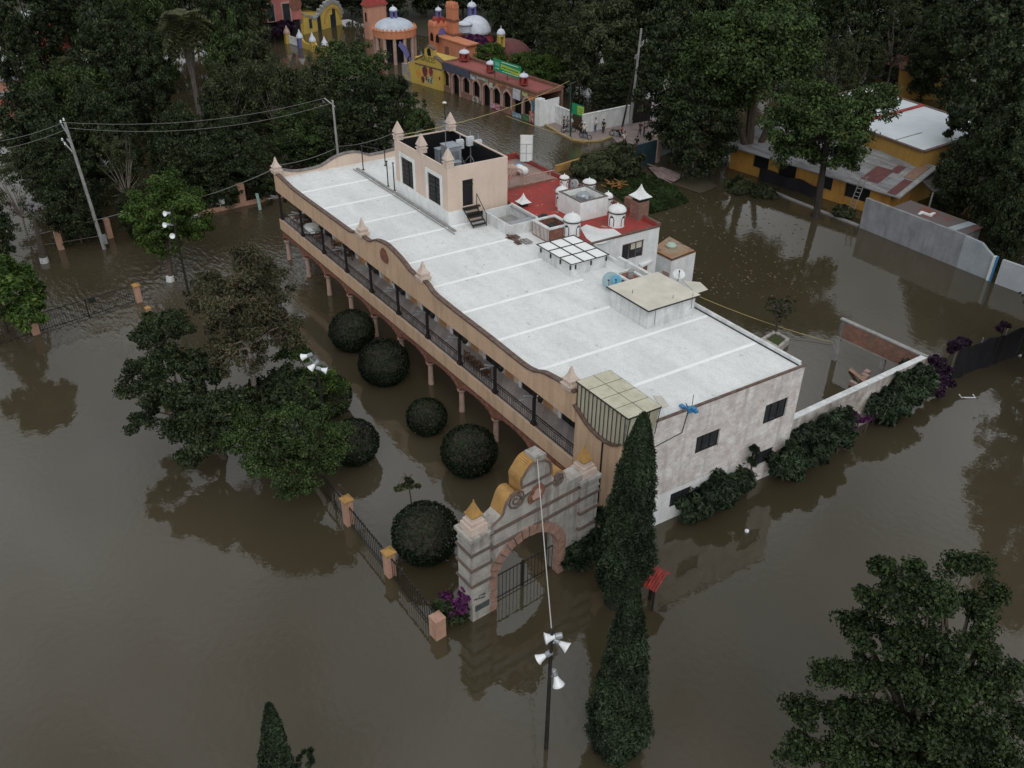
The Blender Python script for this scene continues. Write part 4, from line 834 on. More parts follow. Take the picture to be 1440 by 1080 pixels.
# ------------------------------------------------------------------ pillars and fences
def pillar(px, py, h, label, cat='pillar', group='salmon fence pillars', w_=.5, ball=None, ochre=True, rz=.07):
    c = at(px, py); o = thing('fence_pillar', label, cat, c, group)
    T = lambda x, y, z=0: c + Vector((x * math.cos(rz) - y * math.sin(rz), x * math.sin(rz) + y * math.cos(rz), z))
    mb = MB(T); mb.cbox(0, 0, -1.2, w_, w_, 1.2 + h - .22); mb.build('shaft', mSalmon, o)
    mb = MB(T)
    if ochre: mb.cbox(0, 0, h - .22, w_ + .16, w_ + .16, .09).taper(0, 0, h - .13, h + .02, w_ + .1, w_ + .1, w_ * .3, w_ * .3); mb.build('cap', mYellow, o)
    else: mb.cbox(0, 0, h - .22, w_ + .02, w_ + .02, .1); mb.build('cap', mSalmon, o)
    if ball: mb = MB(T); mb.lathe(0, 0, h, [(.02, 0), (.14, .05), (.18, .16), (.14, .27), (.02, .32)], 10); mb.build('ball_finial', mBrickTrim, o, smooth=True)
    return o
pillar(491, 736, 2.05, 'salmon fence pillar with mossy cap beside the green tree, farthest from the gateway')
pillar(549, 808, 1.9, 'salmon fence pillar with mossy cap in front of the large round shrub')
pillar(616, 893, 1.5, 'salmon fence pillar with plain flat top next to the bougainvillea', ochre=False, w_=.62)
mMoss = mat('mossy', (.12, .11, .05), None)
c1, c2, c3 = at(491, 736), at(549, 808), at(616, 893); d = (c1 - c2)
ironfence('iron_fence', 'black iron fence from the green tree to the mossy-capped pillar', 'fence', c1 + d * .06, c1 + d * 1.2, 1.5, lumps=True, group='iron fence along the garden')
ironfence('iron_fence', 'black iron fence between the two mossy-capped salmon pillars', 'fence', c2 + d * .06, c1 - d * .06, 1.5, lumps=True, group='iron fence along the garden')
ironfence('iron_fence', 'black iron fence ending at the plain pillar by the bougainvillea', 'fence', c3 + (c2 - c3) * .06, c2 - (c2 - c3) * .06, 1.5, lumps=True, group='iron fence along the garden')
pillar(51, 469, 1.9, 'salmon gate pillar with brown cap at the left end of the drowned gate', w_=.55)
pillar(196, 424, 1.7, 'salmon gate pillar with round brown top at the right end of the drowned gate', w_=.45)
pillar(211, 447, 1.1, 'short leaning yellow-capped pillar just right of the drowned gate', w_=.3)
a = at(51, 469); b = at(196, 424); d = b - a
ironfence('iron_gate', 'wide double iron gate half under water at the far left', 'gate', a + d * .04, b - d * .04, 1.65, mid=True, z0=-.4, step=.19)
f = Fr(tuple(a), tuple(b)); x, z = f.on(131, 432, -.03); x2, z2 = f.on(138, 430, -.03)
mb = MB(f); mb.box(x - .25, x + .35, -.05, -.03, 1.15, 1.6); simple('gate_sign', 'small black sign hanging on the drowned gate', 'sign', mb, mInk, f(x, -.04, 1.2))
ironfence('iron_fence', 'iron fence running left out of the picture from the drowned gate', 'fence', a - d * .9, a - d * .04, 1.5, z0=-.4, step=.19)
pillar(86, 350, 2.35, 'salmon pillar with clay ball beside the leaning power pole', ball=True, group='pillars at the far garden edge', w_=.5)
pillar(8, 357, 2.3, 'salmon pillar with clay ball at the left picture edge', ball=True, group='pillars at the far garden edge', w_=.5)
pillar(155, 334, 2.0, 'dim brown pillar just right of the power pole foot', group='pillars at the far garden edge', w_=.5, ochre=False)
pillar(341, 288, 2.4, 'tall salmon pillar on the low brown wall near the hotel', group='pillars at the far garden edge', w_=.7, ochre=False)
f = Fr((283, 303), (388, 280)); mb = MB(f); mb.box(0, f.L + 1.5, 0, .35, -1, .35); simple('low_garden_wall', 'low brown garden wall standing in water left of the hotel', 'wall', mb, mSalmon, f.O)
f = Fr((270, 318), (283, 303)); mb = MB(f); mb.box(0, f.L, 0, .35, -1, .45); simple('low_wall_stub', 'short stub of low wall beside the lollipop-shaped tree', 'wall', mb, mStone, f.O)
base = at(310, 296); q = [atd(*p, base) for p in ((301, 272), (313.5, 270), (316.5, 287), (304, 288.5))]
mb = MB(); mb.prism([tuple(p) for p in q], tuple(FH * .05)); mb.tube([tuple(base + FH * .06 - Vector((0, 0, 1))), tuple(q[0] * .5 + q[1] * .5 + FH * .06)], .04, 5)
simple('white_notice_board', 'white notice board with dark leafy print by the low garden wall', 'notice board', mb, mat('faded_poster', (.55, .57, .55), (.06, .08, .06), 1.6, .7, lo=.45, hi=.52), base)
base = at(366, 296); q = [atd(*p, base) for p in ((359, 272), (363, 272), (368, 295), (364, 296))]
mb = MB(); mb.prism([tuple(p) for p in q], tuple(FH * .06)); simple('teal_marker_board', 'narrow pale teal board sticking out of the water by the hotel corner', 'board', mb, mat('pale_teal_paint', (.32, .45, .42), (.22, .33, .31), 3, .7), base)
# whitewashed stump with a floodlight at far left
base = at(63, 369); mb = MB(lambda x, y, z=0: base + Vector((x, y, z))); mb.c = 0; mb.tube([(0, 0, -1), (0, 0, .55)], [.42, .36], 8); mb.c = 1; mb.tube([(0, 0, .55), (-.1, .1, 2), (-.3, .2, 4.2)], [.35, .26, .12], 8)
o = mb.build('tree_stump', [mWhite, mBark], org=base); tag(o, 'bare stump with a whitewashed foot in the water at far left', 'stump')
# ------------------------------------------------------------------ poles, floodlights, cables
def bell(parent, p, d, r=.34, L=.62):
    d = Vector(d).normalized(); T = Matrix.Translation(p) @ d.to_track_quat('Z', 'Y').to_matrix().to_4x4(); F2 = lambda x, y, z=0: T @ Vector((x, y, z))
    mb = MB(F2); n = 14; prof = [(.08, 0), (.11, .1), (.16, .25), (r * .8, L * .8), (r, L), (r * .97, L + .01), (r * .76, L * .8), (.1, .2), (.01, .19)]; mb.lathe(0, 0, 0, prof, n); h = mb.build('reflector', mLamp, parent, smooth=True)
    mb = MB(F2); mb.lathe(0, 0, 0, [(.1, -.3), (.13, -.26), (.13, -.02), (.09, .02)], 10); mb.build('lamp_housing', mMetal, h)
def floodpole(base, zt, label, lamps, m=None, arm=True):
    o = thing('floodlight_pole', label, 'floodlight pole', base); mb = MB(); mb.tube([tuple(base - Vector((0, 0, 1.5))), tuple(base + Vector((0, 0, zt)))], [.11, .07], 8); mb.build('pole', m or mIron, o)
    top = base + Vector((0, 0, zt)); mb = MB()
    for (px, py), dd, r in lamps:
        p = atd(px, py, base); j = Vector((base.x, base.y, min(p.z - .05, top.z - .05))); mb.tube([tuple(j), tuple(p)], .035, 5)
    mb.build('brackets', mMetal, o)
    for (px, py), dd, r in lamps: bell(o, atd(px, py, base), dd, r * .86, r * 1.45)
    return o
rt, tw_ = RH, -FH
floodpole(at(768, 1052), 7.9, 'dark pole with cluster of four white bell floodlights in the foreground', [((781, 895), rt * -1 + Vector((0, 0, -.1)) + tw_ * .2, .30), ((786, 903), rt * .9 + tw_ * .5 + Vector((0, 0, -.3)), .30), ((768, 921), rt * -.9 + Vector((0, 0, -.55)) + tw_ * .2, .28), ((781, 950), rt * .35 + Vector((0, 0, -1)) + tw_ * .35, .33)])
b2 = at(446, 512, 7.6); b2.z = 0
floodpole(b2, 7.4, 'pole with three white floodlights sticking out of the green trees', [((433, 500), rt * -1 + Vector((0, 0, -.35)), .27), ((443, 512), rt * -.8 + Vector((0, 0, -.7)) + tw_ * .4, .29), ((451, 519), rt * 1 + Vector((0, 0, -.3)) + tw_ * .1, .26)])
b3 = at(264, 407)
floodpole(b3, (atd(241, 293, b3)).z, 'dark pole with three round white lamps in front of the lollipop-shaped tree', [((237, 300), rt * -.5 + tw_ * .9 + Vector((0, 0, .3)), .27), ((236, 316), rt * -.4 + tw_ * 1 + Vector((0, 0, .35)), .27), ((244, 331), rt * .1 + tw_ * 1 + Vector((0, 0, .3)), .27)])
def pole(base, top, label, r=.16, m=None, cross=None):
    o = thing('power_pole', label, 'power pole', base); mb = MB(); b = base.copy(); b.z = -1.5; mb.tube([tuple(b), tuple(top)], [r, r * .6], 8); mb.build('pole', m or mConc, o)
    return o
PB = at(148, 350); PT = atd(91, 172, PB); o1 = pole(PB, PT, 'tall pale concrete power pole leaning at the left', .19)
mb = MB()
for (a, b, c, d) in ((86, 174, 97, 192), (89, 199, 104, 216), (94, 195, 103, 206)):
    p, q = atd(a, b, PB), atd(c, d, PB); mb.tube([tuple(p), tuple(q)], .07, 5)
mb.build('crossarms', mMetal, o1)
mb = MB()
for a, b in ((86, 173), (90, 170), (88, 198), (92, 204)): p = atd(a, b, PB); mb.lathe(p.x, p.y, p.z, [(.05, 0), (.1, .06), (.05, .12), (.09, .18), (.04, .25)], 7)
mb.build('insulators', mWhiteClean, o1)
mb = MB(); p = atd(146, 335, PB); mb.cbox(p.x, p.y, p.z - .5, .5, .4, .8); mb.build('meter_box', mMetal, o1)
QB = at(468, 142, 11.5); QB.z = 0; QT = atd(467.5, 141, QB); o2 = pole(QB, QT, 'pale concrete power pole behind the far hotel corner', .16)
mb = MB(); mb.tube([tuple(atd(456, 138, QB)), tuple(atd(471, 150, QB))], .06, 5); mb.build('crossarm', mMetal, o2)
SB = at(885, 178); ST = atd(902, 40, SB); o3 = pole(SB, ST, 'tallest grey power pole on the street behind the hotel', .2)
mb = MB(); mb.tube([tuple(SB + RH * -.9), tuple(atd(894, 90, SB))], [.13, .1], 6); mb.build('brace_post', mIron, o3); mb = MB(); p = atd(895, 83, SB); mb.cbox(p.x, p.y, p.z, .35, .35, .5); mb.build('fittings', mMetal, o3)
base = at(803, 194); o = pole(base, atd(802, 116, base), 'dark thin post by the green banner', .12, mat('dark_green_paint', (.03, .06, .05), None))
base = at(333, 192, 0); o = pole(base, atd(327, 150, base), 'thin pale pole among the dark trees', .07, mConc)
def wire(a, b, sag, label, r=.02, m=None, base=None, n=14):
    a = Vector(a); b = Vector(b); pts = [tuple(a.lerp(b, t) - Vector((0, 0, sag * 4 * t * (1 - t)))) for t in np.linspace(0, 1, n)]
    mb = MB(); mb.tube(pts, r, 4); return simple('cable', label, 'cable', mb, m or mMetal, a, 'overhead cables')
mWire = mat('grey_cable', (.20, .20, .19), None, fine=0); mRope = mat('pale_rope', (.5, .48, .45), None, fine=0); mYRope = mat('yellow_rope', (.45, .36, .16), None, fine=0)
wire(atd(87, 172, PB), atd(456, 138, QB), 1.0, 'upper thin wire between the left leaning pole and the pole behind the hotel', .018, mWire)
wire(atd(97, 180, PB), atd(463, 146, QB), 1.2, 'lower thin wire between the left leaning pole and the pole behind the hotel', .018, mWire)
wire(atd(-10, 200, PB), atd(87, 173, PB), .2, 'upper wire leaving the left pole out of the picture', .02, mWire)
wire(atd(-10, 212, PB), atd(90, 183, PB), .2, 'lower wire leaving the left pole out of the picture', .02, mWire)
wire(atd(-10, 343, PB), atd(175, 299, PB), .1, 'thick cable from the left edge to the leaning pole', .03, mWire)
wire(atd(175, 299, PB), W(-.4, 0, 8.5), .6, 'thick cable from the leaning pole to the hotel corner pinnacle', .03, mWire)
wire(W(-.1, .2, 8.9), atd(471, 209, QB), .25, 'cable from the hotel corner pinnacle to the pole behind', .03, mWire)
wire(atd(-10, 353, PB), atd(150, 330, PB), .1, 'thin low cable left of the pole foot', .018, mWire)
GT = G((out[13][0]), .3, out[13][1] + .4)
wire(G(out[13][0] - .1, .3, out[13][1] + .3), atd(776, 889, at(768, 1052)), .1, 'pale rope from the gateway crown to the foreground floodlight pole', .022, mRope)
t1 = W((TX0 + TX1) / 2, TY1, TZ + 2)
wire(W(TX0, TY0, TZ + .3), atd(800, 114, at(803, 190)), .8, 'yellowish cable crossing the street from the tower', .03, mYRope)
wire(at(712, 163, .5), at(803, 193, 1.0), .1, 'yellow rope from the painted arcade to the street corner', .03, mYRope)
wire(W(TX0, TY0 + .2, TZ + .6), atd(470, 206, QB), .3, 'thin cable from the tower pinnacle to the pole behind the hotel', .022, mWire)
wire(at(935, 395, 2.5), at(1172, 482, .12), .4, 'yellow tape slung across the flooded courtyard', .025, mYRope)
def lamp_post(bx, by, px, py, label, two=True):
    base = at(bx, by); top = atd(px, py, base); o = thing('street_lamp', label, 'street lamp', base); mb = MB(); mb.tube([tuple(base - Vector((0, 0, 1))), tuple(top)], [.09, .05], 6)
    if two: mb.tube([tuple(top - RH * .8), tuple(top + RH * .8)], .03, 4)
    mb.build('pole', mIron, o)
    for s_ in ((-.8, .8) if two else (0,)): p = top + RH * s_; mb = MB(); mb.lathe(p.x, p.y, p.z - .1, [(.05, 0), (.26, .08), (.3, .16), (.2, .26), (.04, .3)], 10); mb.build('lamp_head', mWhiteClean, o)
lamp_post(324, 268, 322, 219, 'thin street lamp with two pale heads among the dark trees')
lamp_post(627, 178, 625, 145, 'single-headed street lamp standing in the flooded street', False)
# red tiled kiosk roof beside the cypresses
kz = 2.2; ka = at(905, 793, kz); kb = at(935, 809, kz); kc = ka + (kb - ka).cross(Vector((0, 0, 1))).normalized() * 1.6
o = thing('kiosk', 'small red-tiled kiosk roof peeking out right of the tall cypress', 'kiosk', (ka.x, ka.y, 0))
ex = (kb - ka).normalized(); ey = Vector((-ex.y, ex.x, 0)); ey = -ey if ey.dot(FH) > 0 else ey; c = (ka + kb) / 2
T = lambda x, y, z=0: Vector((c.x, c.y, 0)) + ex * x + ey * y + Vector((0, 0, z)); Lk_ = (kb - ka).length / 2
mb = MB(T); mb.poly([(-Lk_, 0, kz), (Lk_, 0, kz), (Lk_, .9, kz - .52), (-Lk_, .9, kz - .52)]); mb.poly([(-Lk_, 0, kz), (Lk_, 0, kz), (Lk_, -.8, kz - .5), (-Lk_, -.8, kz - .5)])
for k in range(9): x = -Lk_ + 2 * Lk_ * k / 8; mb.tube([(x, .02, kz + .02), (x, .92, kz - .5)], .05, 5)
mb.build('tiled_roof', mRedTile, o); mb = MB(T); mb.box(-Lk_ + .1, -Lk_ + .2, .6, .7, -1, kz - .35).box(Lk_ - .2, Lk_ - .1, .6, .7, -1, kz - .35).box(-.1, .1, -.1, .1, -1, kz - .1); mb.build('posts', mIron, o)
# ------------------------------------------------------------------ courtyard: planter, walls
c = at(1090.5, 484); rz = .07
T = lambda x, y, z=0: c + Vector((x, y, z)); hwp = 1.25
pts = [at(*p, .55) for p in ((1069.7, 476), (1090, 464), (1111, 476), (1095, 490))]; cc = sum(pts, Vector((0, 0, 0))) / 4; cc.z = 0
o = thing('stone_planter', 'square stone planter standing in the flooded courtyard', 'planter', cc)
qs = [p - cc for p in pts]; mb = MB()
for a, b in zip(qs, qs[1:] + qs[:1]):
    a2, b2_ = a * .72, b * .72; mb.prism([tuple(cc + Vector((v.x, v.y, -1))) for v in (a, b, b2_, a2)], (0, 0, 1.55))
mb.build('stone_rim', mStone, o); mb = MB(); mb.poly([tuple(cc + Vector((v.x * .73, v.y * .73, .42))) for v in qs]); mb.build('grassy_soil', mGrassGround, o)
# white low wall beyond the hotel end and the brick beam on piers
HWL = 3.6
Acr = W(LX - .35, DY + .02, 0); Bcr = at(1303, 502, HWL); Bcr.z = 0
f = Fr(tuple(Acr), tuple(Bcr)); mOldWhite = mat('flaking_white_boundary_wall', (.58, .56, .53), (.30, .25, .22), 1.6, .9, streak=(.2, .18, .16), samt=.6, bump=.3)
o = thing('boundary_wall', 'flaking white boundary wall overgrown by shrubs beyond the hotel end', 'wall', f.O); sgn = 1 if f.ey.dot(Vector((-1, 0, 0))) > 0 else -1
mb = MB(f); mb.box(0, f.L, 0, .3, -1.5, HWL - .08); mb.build('masonry', mOldWhite, o); mb = MB(f); mb.box(0, f.L, -.06, .36, HWL - .08, HWL); mb.build('coping', mWhite, o)
Ccr = at(1183, 448, HWL); Ccr.z = 0; print('beam h', atd(1183, 448, at(1169, 497)).z)
f2 = Fr(tuple(Ccr), tuple(Bcr))
o = thing('brick_beam_frame', 'roofless bare brick beam on concrete posts in the flooded yard', 'structure frame', f2.O)
mb = MB(f2); mb.box(0.0, f2.L, 0, .25, HWL - 1.5, HWL - .1); mb.build('brick_band', mBrick, o); mb = MB(f2); mb.box(-.05, f2.L, -.05, .3, HWL - .1, HWL).box(0, f2.L, -.03, -.001, HWL - 1.6, HWL - 1.5).box(0, f2.L, -.0, .25, HWL - 1.6, HWL - 1.501); mb.build('concrete_lintel', mConc, o)
for x in (.0, f2.L * .55, f2.L - .4): mb = MB(f2); mb.box(x, x + .3, .0, .28, -1.5, HWL - 1.601 if x else HWL - .1); mb.build('post', mConc, o)
a = at(1196, 520, .1); b = at(1219, 538, .5); mb = MB(); mb.tube([tuple(a), tuple(b)], .16, 4); simple('fallen_plank', 'pale plank lying in the water inside the boundary wall', 'plank', mb, mSalmon, a)
mb = MB(); rnd = random.Random(3); p0 = at(1222, 533, .6)
for k in range(9): p = p0 + Vector((rnd.uniform(-.7, .7), rnd.uniform(-.9, .9), -.6)); mb.cbox(p.x, p.y, 0 - .1, rnd.uniform(.2, .6), rnd.uniform(.2, .5), rnd.uniform(.3, .9))
simple('rubble_heap', 'heap of brick rubble beside the fallen plank', 'rubble', mb, mPinkStone, p0)
# dark mesh fence with purple creeper to the right edge
f3 = Fr((1336, 535), (1470, 484)); o = thing('mesh_fence', 'black mesh fence running to the right picture edge', 'fence', f3.O)
mMesh = mat('black_mesh_fabric', (.010, .010, .012), (.017, .016, .020), 1.2, .8, streak=(.03, .03, .035), samt=.5)
mb = MB(f3)
n = 26
for k in range(n):
    x0, x1 = f3.L * k / n, f3.L * (k + 1) / n; y0, y1 = .10 * math.sin(k * k * 1.3), .10 * math.sin((k + 1) ** 2 * 1.3); h0, h1 = 2.6 + .1 * math.sin(k * .9), 2.6 + .1 * math.sin((k + 1) * .9)
    mb.prism([(x0, y0, -.5), (x1, y1, -.5), (x1, y1, h1), (x0, y0, h0)], (0, .04, 0))
mb.build('mesh_panel', mMesh, o)
for k in range(5): mb = MB(f3); x = f3.L * k / 4; mb.tube([(x, .22, -1), (x, .22, 2.8)], .05, 5); mb.build('post', mMetal, o)
# grey walls along the courtyard's far side
f4 = Fr((1208, 320), (1391, 395)); print('greywall L', f4.L)
gp = [f4.on(*p) for p in ((1208.5, 320), (1217, 283), (1248, 292), (1262, 285), (1300, 300), (1323, 313), (1340, 317), (1353, 322), (1372, 324), (1390, 333), (1400, 345), (1408, 353), (1391.7, 395))]
xs0 = f4.on(1352, 350)[0]
mb = MB(f4); left = [p for p in gp if p[0] < xs0 and p[1] > .5]; top_s = 3.2
zt = [f4.on(1217, 283), f4.on(1250, 294), f4.on(1323, 316), f4.on(1353, 324)]; print(zt)
h1 = sum(p[1] for p in zt) / 4
mb.prism([(0, 0, -1.5), (0, 0, h1), (xs0, 0, h1 + .05), (xs0, 0, -1.5)], (0, .3, 0)); simple('grey_yard_wall', 'long stained cracked grey wall along the far side of the courtyard', 'wall', mb, mGreyWall, f4.O)
mb = MB(f4); x9 = f4.on(1391, 380)[0]; mb.prism([(xs0 + .01, .02, -1.5), (xs0 + .01, .02, h1), (xs0 + (x9 - xs0) * .55, .02, h1 - .1), (xs0 + (x9 - xs0) * .75, .02, h1 - .5), (x9, .02, h1 - .9), (x9, .02, -1.5)], (0, .3, 0)); simple('pale_yard_wall', 'pale blue-grey wall section with a stepped top beside the long grey wall', 'wall', mb, mPaleWall, f4(xs0, 0, 0))
mb = MB(f4); mb.box(x9 + .02, x9 + .3, -.1, .3, -1.5, h1 - .8); mb.c = 1; mb.box(x9 + .3, x9 + .42, -.12, .1, -1.5, h1 - .7); o = mb.build('wall_pier', [mWhiteClean, mBlueStuff], org=f4(x9, 0, 0)); tag(o, 'narrow white pier with a blue edge between the pale wall sections', 'pier')
f5 = Fr((1394, 397), (1500, 436)); zt5 = f5.on(1440, 376)[1]; print('h5', zt5); mb = MB(f5); mb.box(.3, f5.L, 0, .3, -1.5, zt5); simple('white_yard_wall', 'low white wall at the right picture edge', 'wall', mb, mat('white_blue_wall', (.46, .49, .52), (.38, .41, .44), .8, .9, spot=(.12, .12, .12), sth=.72, ssc=1), f5.O)
# shed roof behind the grey wall
o = thing('shed_roof_building', 'low shed with a rusty red and grey roof behind the long grey wall', 'shed', f4.O)
sh = [f4.flat(*p, h1 - .15) for p in ((1255, 291), (1293, 280), (1358, 303), (1338, 316))]
mb = MB(f4); mb.prism([(sh[0][0], .32, h1 - .3), (xs0 - .3, .32, h1 - .3), (xs0 - .3, 3.4, h1 - .2), (sh[0][0], 3.4, h1 - .2)], (0, 0, .12)); mb.build('roof', mat('rust_and_grey_roof', (.13, .11, .105), (.20, .07, .06), .5, .85, lo=.5, hi=.56), o)
mb = MB(f4); mb.box(sh[0][0] + .1, xs0 - .4, .4, 3.2, -1, h1 - .32); mb.build('wall', mConc, o)
mb = MB(f4); xk = xs0 - 2.2; mb.prism([(xk, .35, h1 - .17), (xk + .8, .35, h1 - .17), (xk + 1.2, 3.3, h1 - .07), (xk + .4, 3.3, h1 - .07)], (0, 0, .05)); mb.build('plastic_roof_sheet', mPaleWall, o)
c = f4(sh[0][0] + 3, 1.6, h1 - .12); mb = MB(); mb.cbox(c.x, c.y, c.z, 1.2, .3, .15).cbox(c.x + .3, c.y + .4, c.z, .25, 1.0, .12).cbox(c.x - .4, c.y - .2, c.z, .2, .8, .12); simple('white_scrap', 'white scrap pieces lying on the shed roof', 'scrap', mb, mWhiteClean, c)
# ------------------------------------------------------------------ foliage
def leaf_mesh(name, C, NRM, size, m, rng, elong=1.7, jitter=.8):
    n = len(C); nr = NRM + rng.normal(0, jitter, (n, 3)); nr /= np.linalg.norm(nr, axis=1)[:, None]
    a = rng.normal(0, 1, (n, 3)); a -= (a * nr).sum(1)[:, None] * nr; a /= np.linalg.norm(a, axis=1)[:, None]
    b = np.cross(nr, a); s = size * rng.uniform(.6, 1.3, (n, 1))
    bend = nr * s * .25
    V = np.empty((n, 4, 3)); V[:, 0] = C - a * s * elong * .5 - bend; V[:, 1] = C - b * s * .42 + bend * .6; V[:, 2] = C + a * s * elong * .5 - bend; V[:, 3] = C + b * s * .42 + bend * .6
    me = bpy.data.meshes.new(name); me.vertices.add(n * 4); me.vertices.foreach_set('co', V.reshape(-1).astype(np.float32))
    me.loops.add(n * 4); me.loops.foreach_set('vertex_index', np.arange(n * 4, dtype=np.int32)); me.polygons.add(n)
    me.polygons.foreach_set('loop_start', np.arange(0, n * 4, 4, dtype=np.int32)); me.polygons.foreach_set('loop_total', np.full(n, 4, np.int32))
    me.update(calc_edges=True); me.materials.append(m); return me
def clumps(rng, R, nc, per, cr, shell=.55, flat=1.0, drop=0.0, under=.35):
    # clump centres spread through an ellipsoid, denser near its skin; leaves bunch on each clump
    d = rng.normal(0, 1, (nc, 3)); d /= np.linalg.norm(d, axis=1)[:, None]
    d[:, 2] = np.where(d[:, 2] < -under, -d[:, 2] * .6, d[:, 2])
    bump = 1 + .16 * np.sin(d[:, 0] * 5 + rng.uniform(0, 6)) * np.cos(d[:, 1] * 4 + rng.uniform(0, 6)) + rng.normal(0, .07, nc)
    r = (shell + (1 - shell) * rng.random(nc) ** .6) * bump
    cc = d * r[:, None] * np.array(R)
    k = np.repeat(np.arange(nc), per); off = rng.normal(0, 1, (nc * per, 3)); ol = np.linalg.norm(off, axis=1)[:, None]; off = off / ol * (rng.random((nc * per, 1)) ** .5)
    sc = rng.uniform(.6, 1.3, (nc, 1))[k] * cr; P = cc[k] + off * sc * np.array([1, 1, .6 * flat])
    if drop: P[:, 2] -= drop * np.abs(rng.normal(0, 1, len(P))) * sc[:, 0]
    Nn = off * np.array([1, 1, 1.2]) + d[k] * .5 + np.array([0, 0, .5]); return P, Nn, cc
def limbs(mb, base, fork, cc, rng, r0, n=9):
    mb.tube([tuple(base), tuple(base.lerp(fork, .5) + Vector((rng.normal(0, .1), rng.normal(0, .1), 0))), tuple(fork)], [r0, r0 * .8, r0 * .68], 8)
    idx = rng.choice(len(cc), min(n, len(cc)), replace=False)
    for i in idx:
        e = Vector(cc[i]); m1 = fork.lerp(e, .45) + Vector((rng.normal(0, .25), rng.normal(0, .25), .25 + rng.random() * .3))
        mb.tube([tuple(fork), tuple(m1), tuple(fork.lerp(e, .95))], [r0 * .5, r0 * .3, r0 * .1], 5)
def tree_at(name, label, cat, C, R, nc, per, cr, leaf, m, seed, base=None, group=None, shell=.5, trunk=.25, bark=None, fork=.35, drop=0, flat=1, nl=9, elong=1.7, extra=None, under=.35, base2=None):
    rng = np.random.default_rng(seed); C = Vector(C); base = Vector(base) if base is not None else Vector((C.x, C.y, 0))
    o = thing(name, label, cat, base, group); P, Nn, cc = clumps(rng, R, nc, per, cr, shell, flat, drop, under)
    off = np.array(C - base); P = P + off
    if extra:
        for (ec, eR, enc) in extra:
            p2, n2, c2_ = clumps(rng, eR, enc, per, cr, shell, flat, drop, under); e = np.array(Vector(ec) - base); P = np.vstack([P, p2 + e]); Nn = np.vstack([Nn, n2]); cc = np.vstack([cc, c2_ + e - off])
    P[:, 2] = np.maximum(P[:, 2], .03 - base.z)
    me = leaf_mesh('crown', P, Nn, leaf, m, rng, elong); c = bpy.data.objects.new('crown', me); col.objects.link(c); c.parent = o; OFF[c] = base
    mb = MB(lambda x, y, z=0: base + Vector((x, y, z))); fk = (C - base) * fork; fk.z = max(.6, (C.z - base.z) - R[2] * (1 - fork) * .9)
    limbs(mb, Vector((0, 0, -1.2)), fk, cc + off, rng, trunk, nl); mb.build('trunk', bark or mBark, o); return o
def pr(px_r, P): return px_r * (Vector(P) - CC).dot(CW) / CF            # picture radius -> metres at P
def on_px(px, py, zc): return at(px, py, zc)
# --- foreground, garden
def near(label, px, py, zc, rpx, asp, leafkey, seed, nc=160, per=60, leaf=.16, cr=None, cat='tree', name='tree', **kw):
    C = at(px, py, zc); r = pr(rpx, C); return tree_at(name, label, cat, C, (r, r, r * asp), nc, per, cr or r * .24, leaf, LG[leafkey], seed, **kw)
def blobtree(name, label, cat, blobs, leaf, m, seed, base, trunk, per=110, cr=.5, dens=1.0, bark=None, fork=.4, nl=20, elong=1.5, drop=0, group=None, shell=.3):
    # a crown of many separate masses: (px, py, height, picture radius, vertical squash)
    rng = np.random.default_rng(seed); base = Vector(base); o = thing(name, label, cat, base, group); PP = []; NN = []; CL_ = []
    for px, py, zc, rp, asp in blobs:
        C = at(px, py, zc); r = pr(rp, C); nc = max(4, int(dens * 13 * (r / cr / 2.4) ** 2)); P, Nn, cc = clumps(rng, (r, r, r * asp), nc, per, cr, shell, 1, drop, .8); o_ = np.array(C - base); PP.append(P + o_); NN.append(Nn); CL_.append(cc + o_)
    P = np.vstack(PP); Nn = np.vstack(NN); cc = np.vstack(CL_); k = P[:, 2] + base.z > .03
    me = leaf_mesh('crown', P[k], Nn[k], leaf, m, rng, elong); c = bpy.data.objects.new('crown', me); col.objects.link(c); c.parent = o; OFF[c] = base
    mb = MB(lambda x, y, z=0: base + Vector((x, y, z))); ctr = Vector(cc.mean(0)); fk = ctr * fork; limbs(mb, Vector((0, 0, -1.2)), fk, cc, rng, trunk, nl); mb.build('trunk', bark or mBark, o); return o
blobtree('broadleaf_tree', 'big dark leafy tree filling the lower right corner', 'tree', [(1240, 800, 10.5, 22, .7), (1285, 805, 11, 22, .7), (1350, 800, 11, 20, .8), (1385, 795, 11, 18, .7), (1395, 830, 10, 14, .8), (1225, 845, 9.5, 22, .7), (1265, 850, 10, 30, .8), (1320, 845, 10.5, 34, .9), (1370, 860, 9.5, 28, .9), (1210, 890, 8.5, 28, .7), (1260, 900, 9, 36, .8), (1320, 905, 9, 38, .9), (1375, 910, 8.5, 30, .9), (1165, 945, 7, 24, .6), (1210, 950, 7.5, 34, .7), (1270, 960, 8, 40, .8), (1330, 965, 8, 40, .8), (1385, 965, 7.5, 32, .8), (1425, 950, 7, 22, .7), (1140, 1000, 5.5, 26, .6), (1190, 1010, 6, 36, .7), (1250, 1020, 6.5, 40, .7), (1320, 1030, 6.5, 42, .8), (1385, 1030, 6.5, 38, .8), (1435, 1020, 6, 30, .8), (1130, 1060, 4.5, 30, .6), (1190, 1070, 5, 38, .7), (1260, 1085, 5, 40, .7), (1340, 1090, 5, 40, .7), (1410, 1090, 5, 40, .7)], .125, LG['dark2'], 11, at(1290, 1150, 0), .38, per=120, cr=.5, dens=2.3, nl=60, shell=.1)
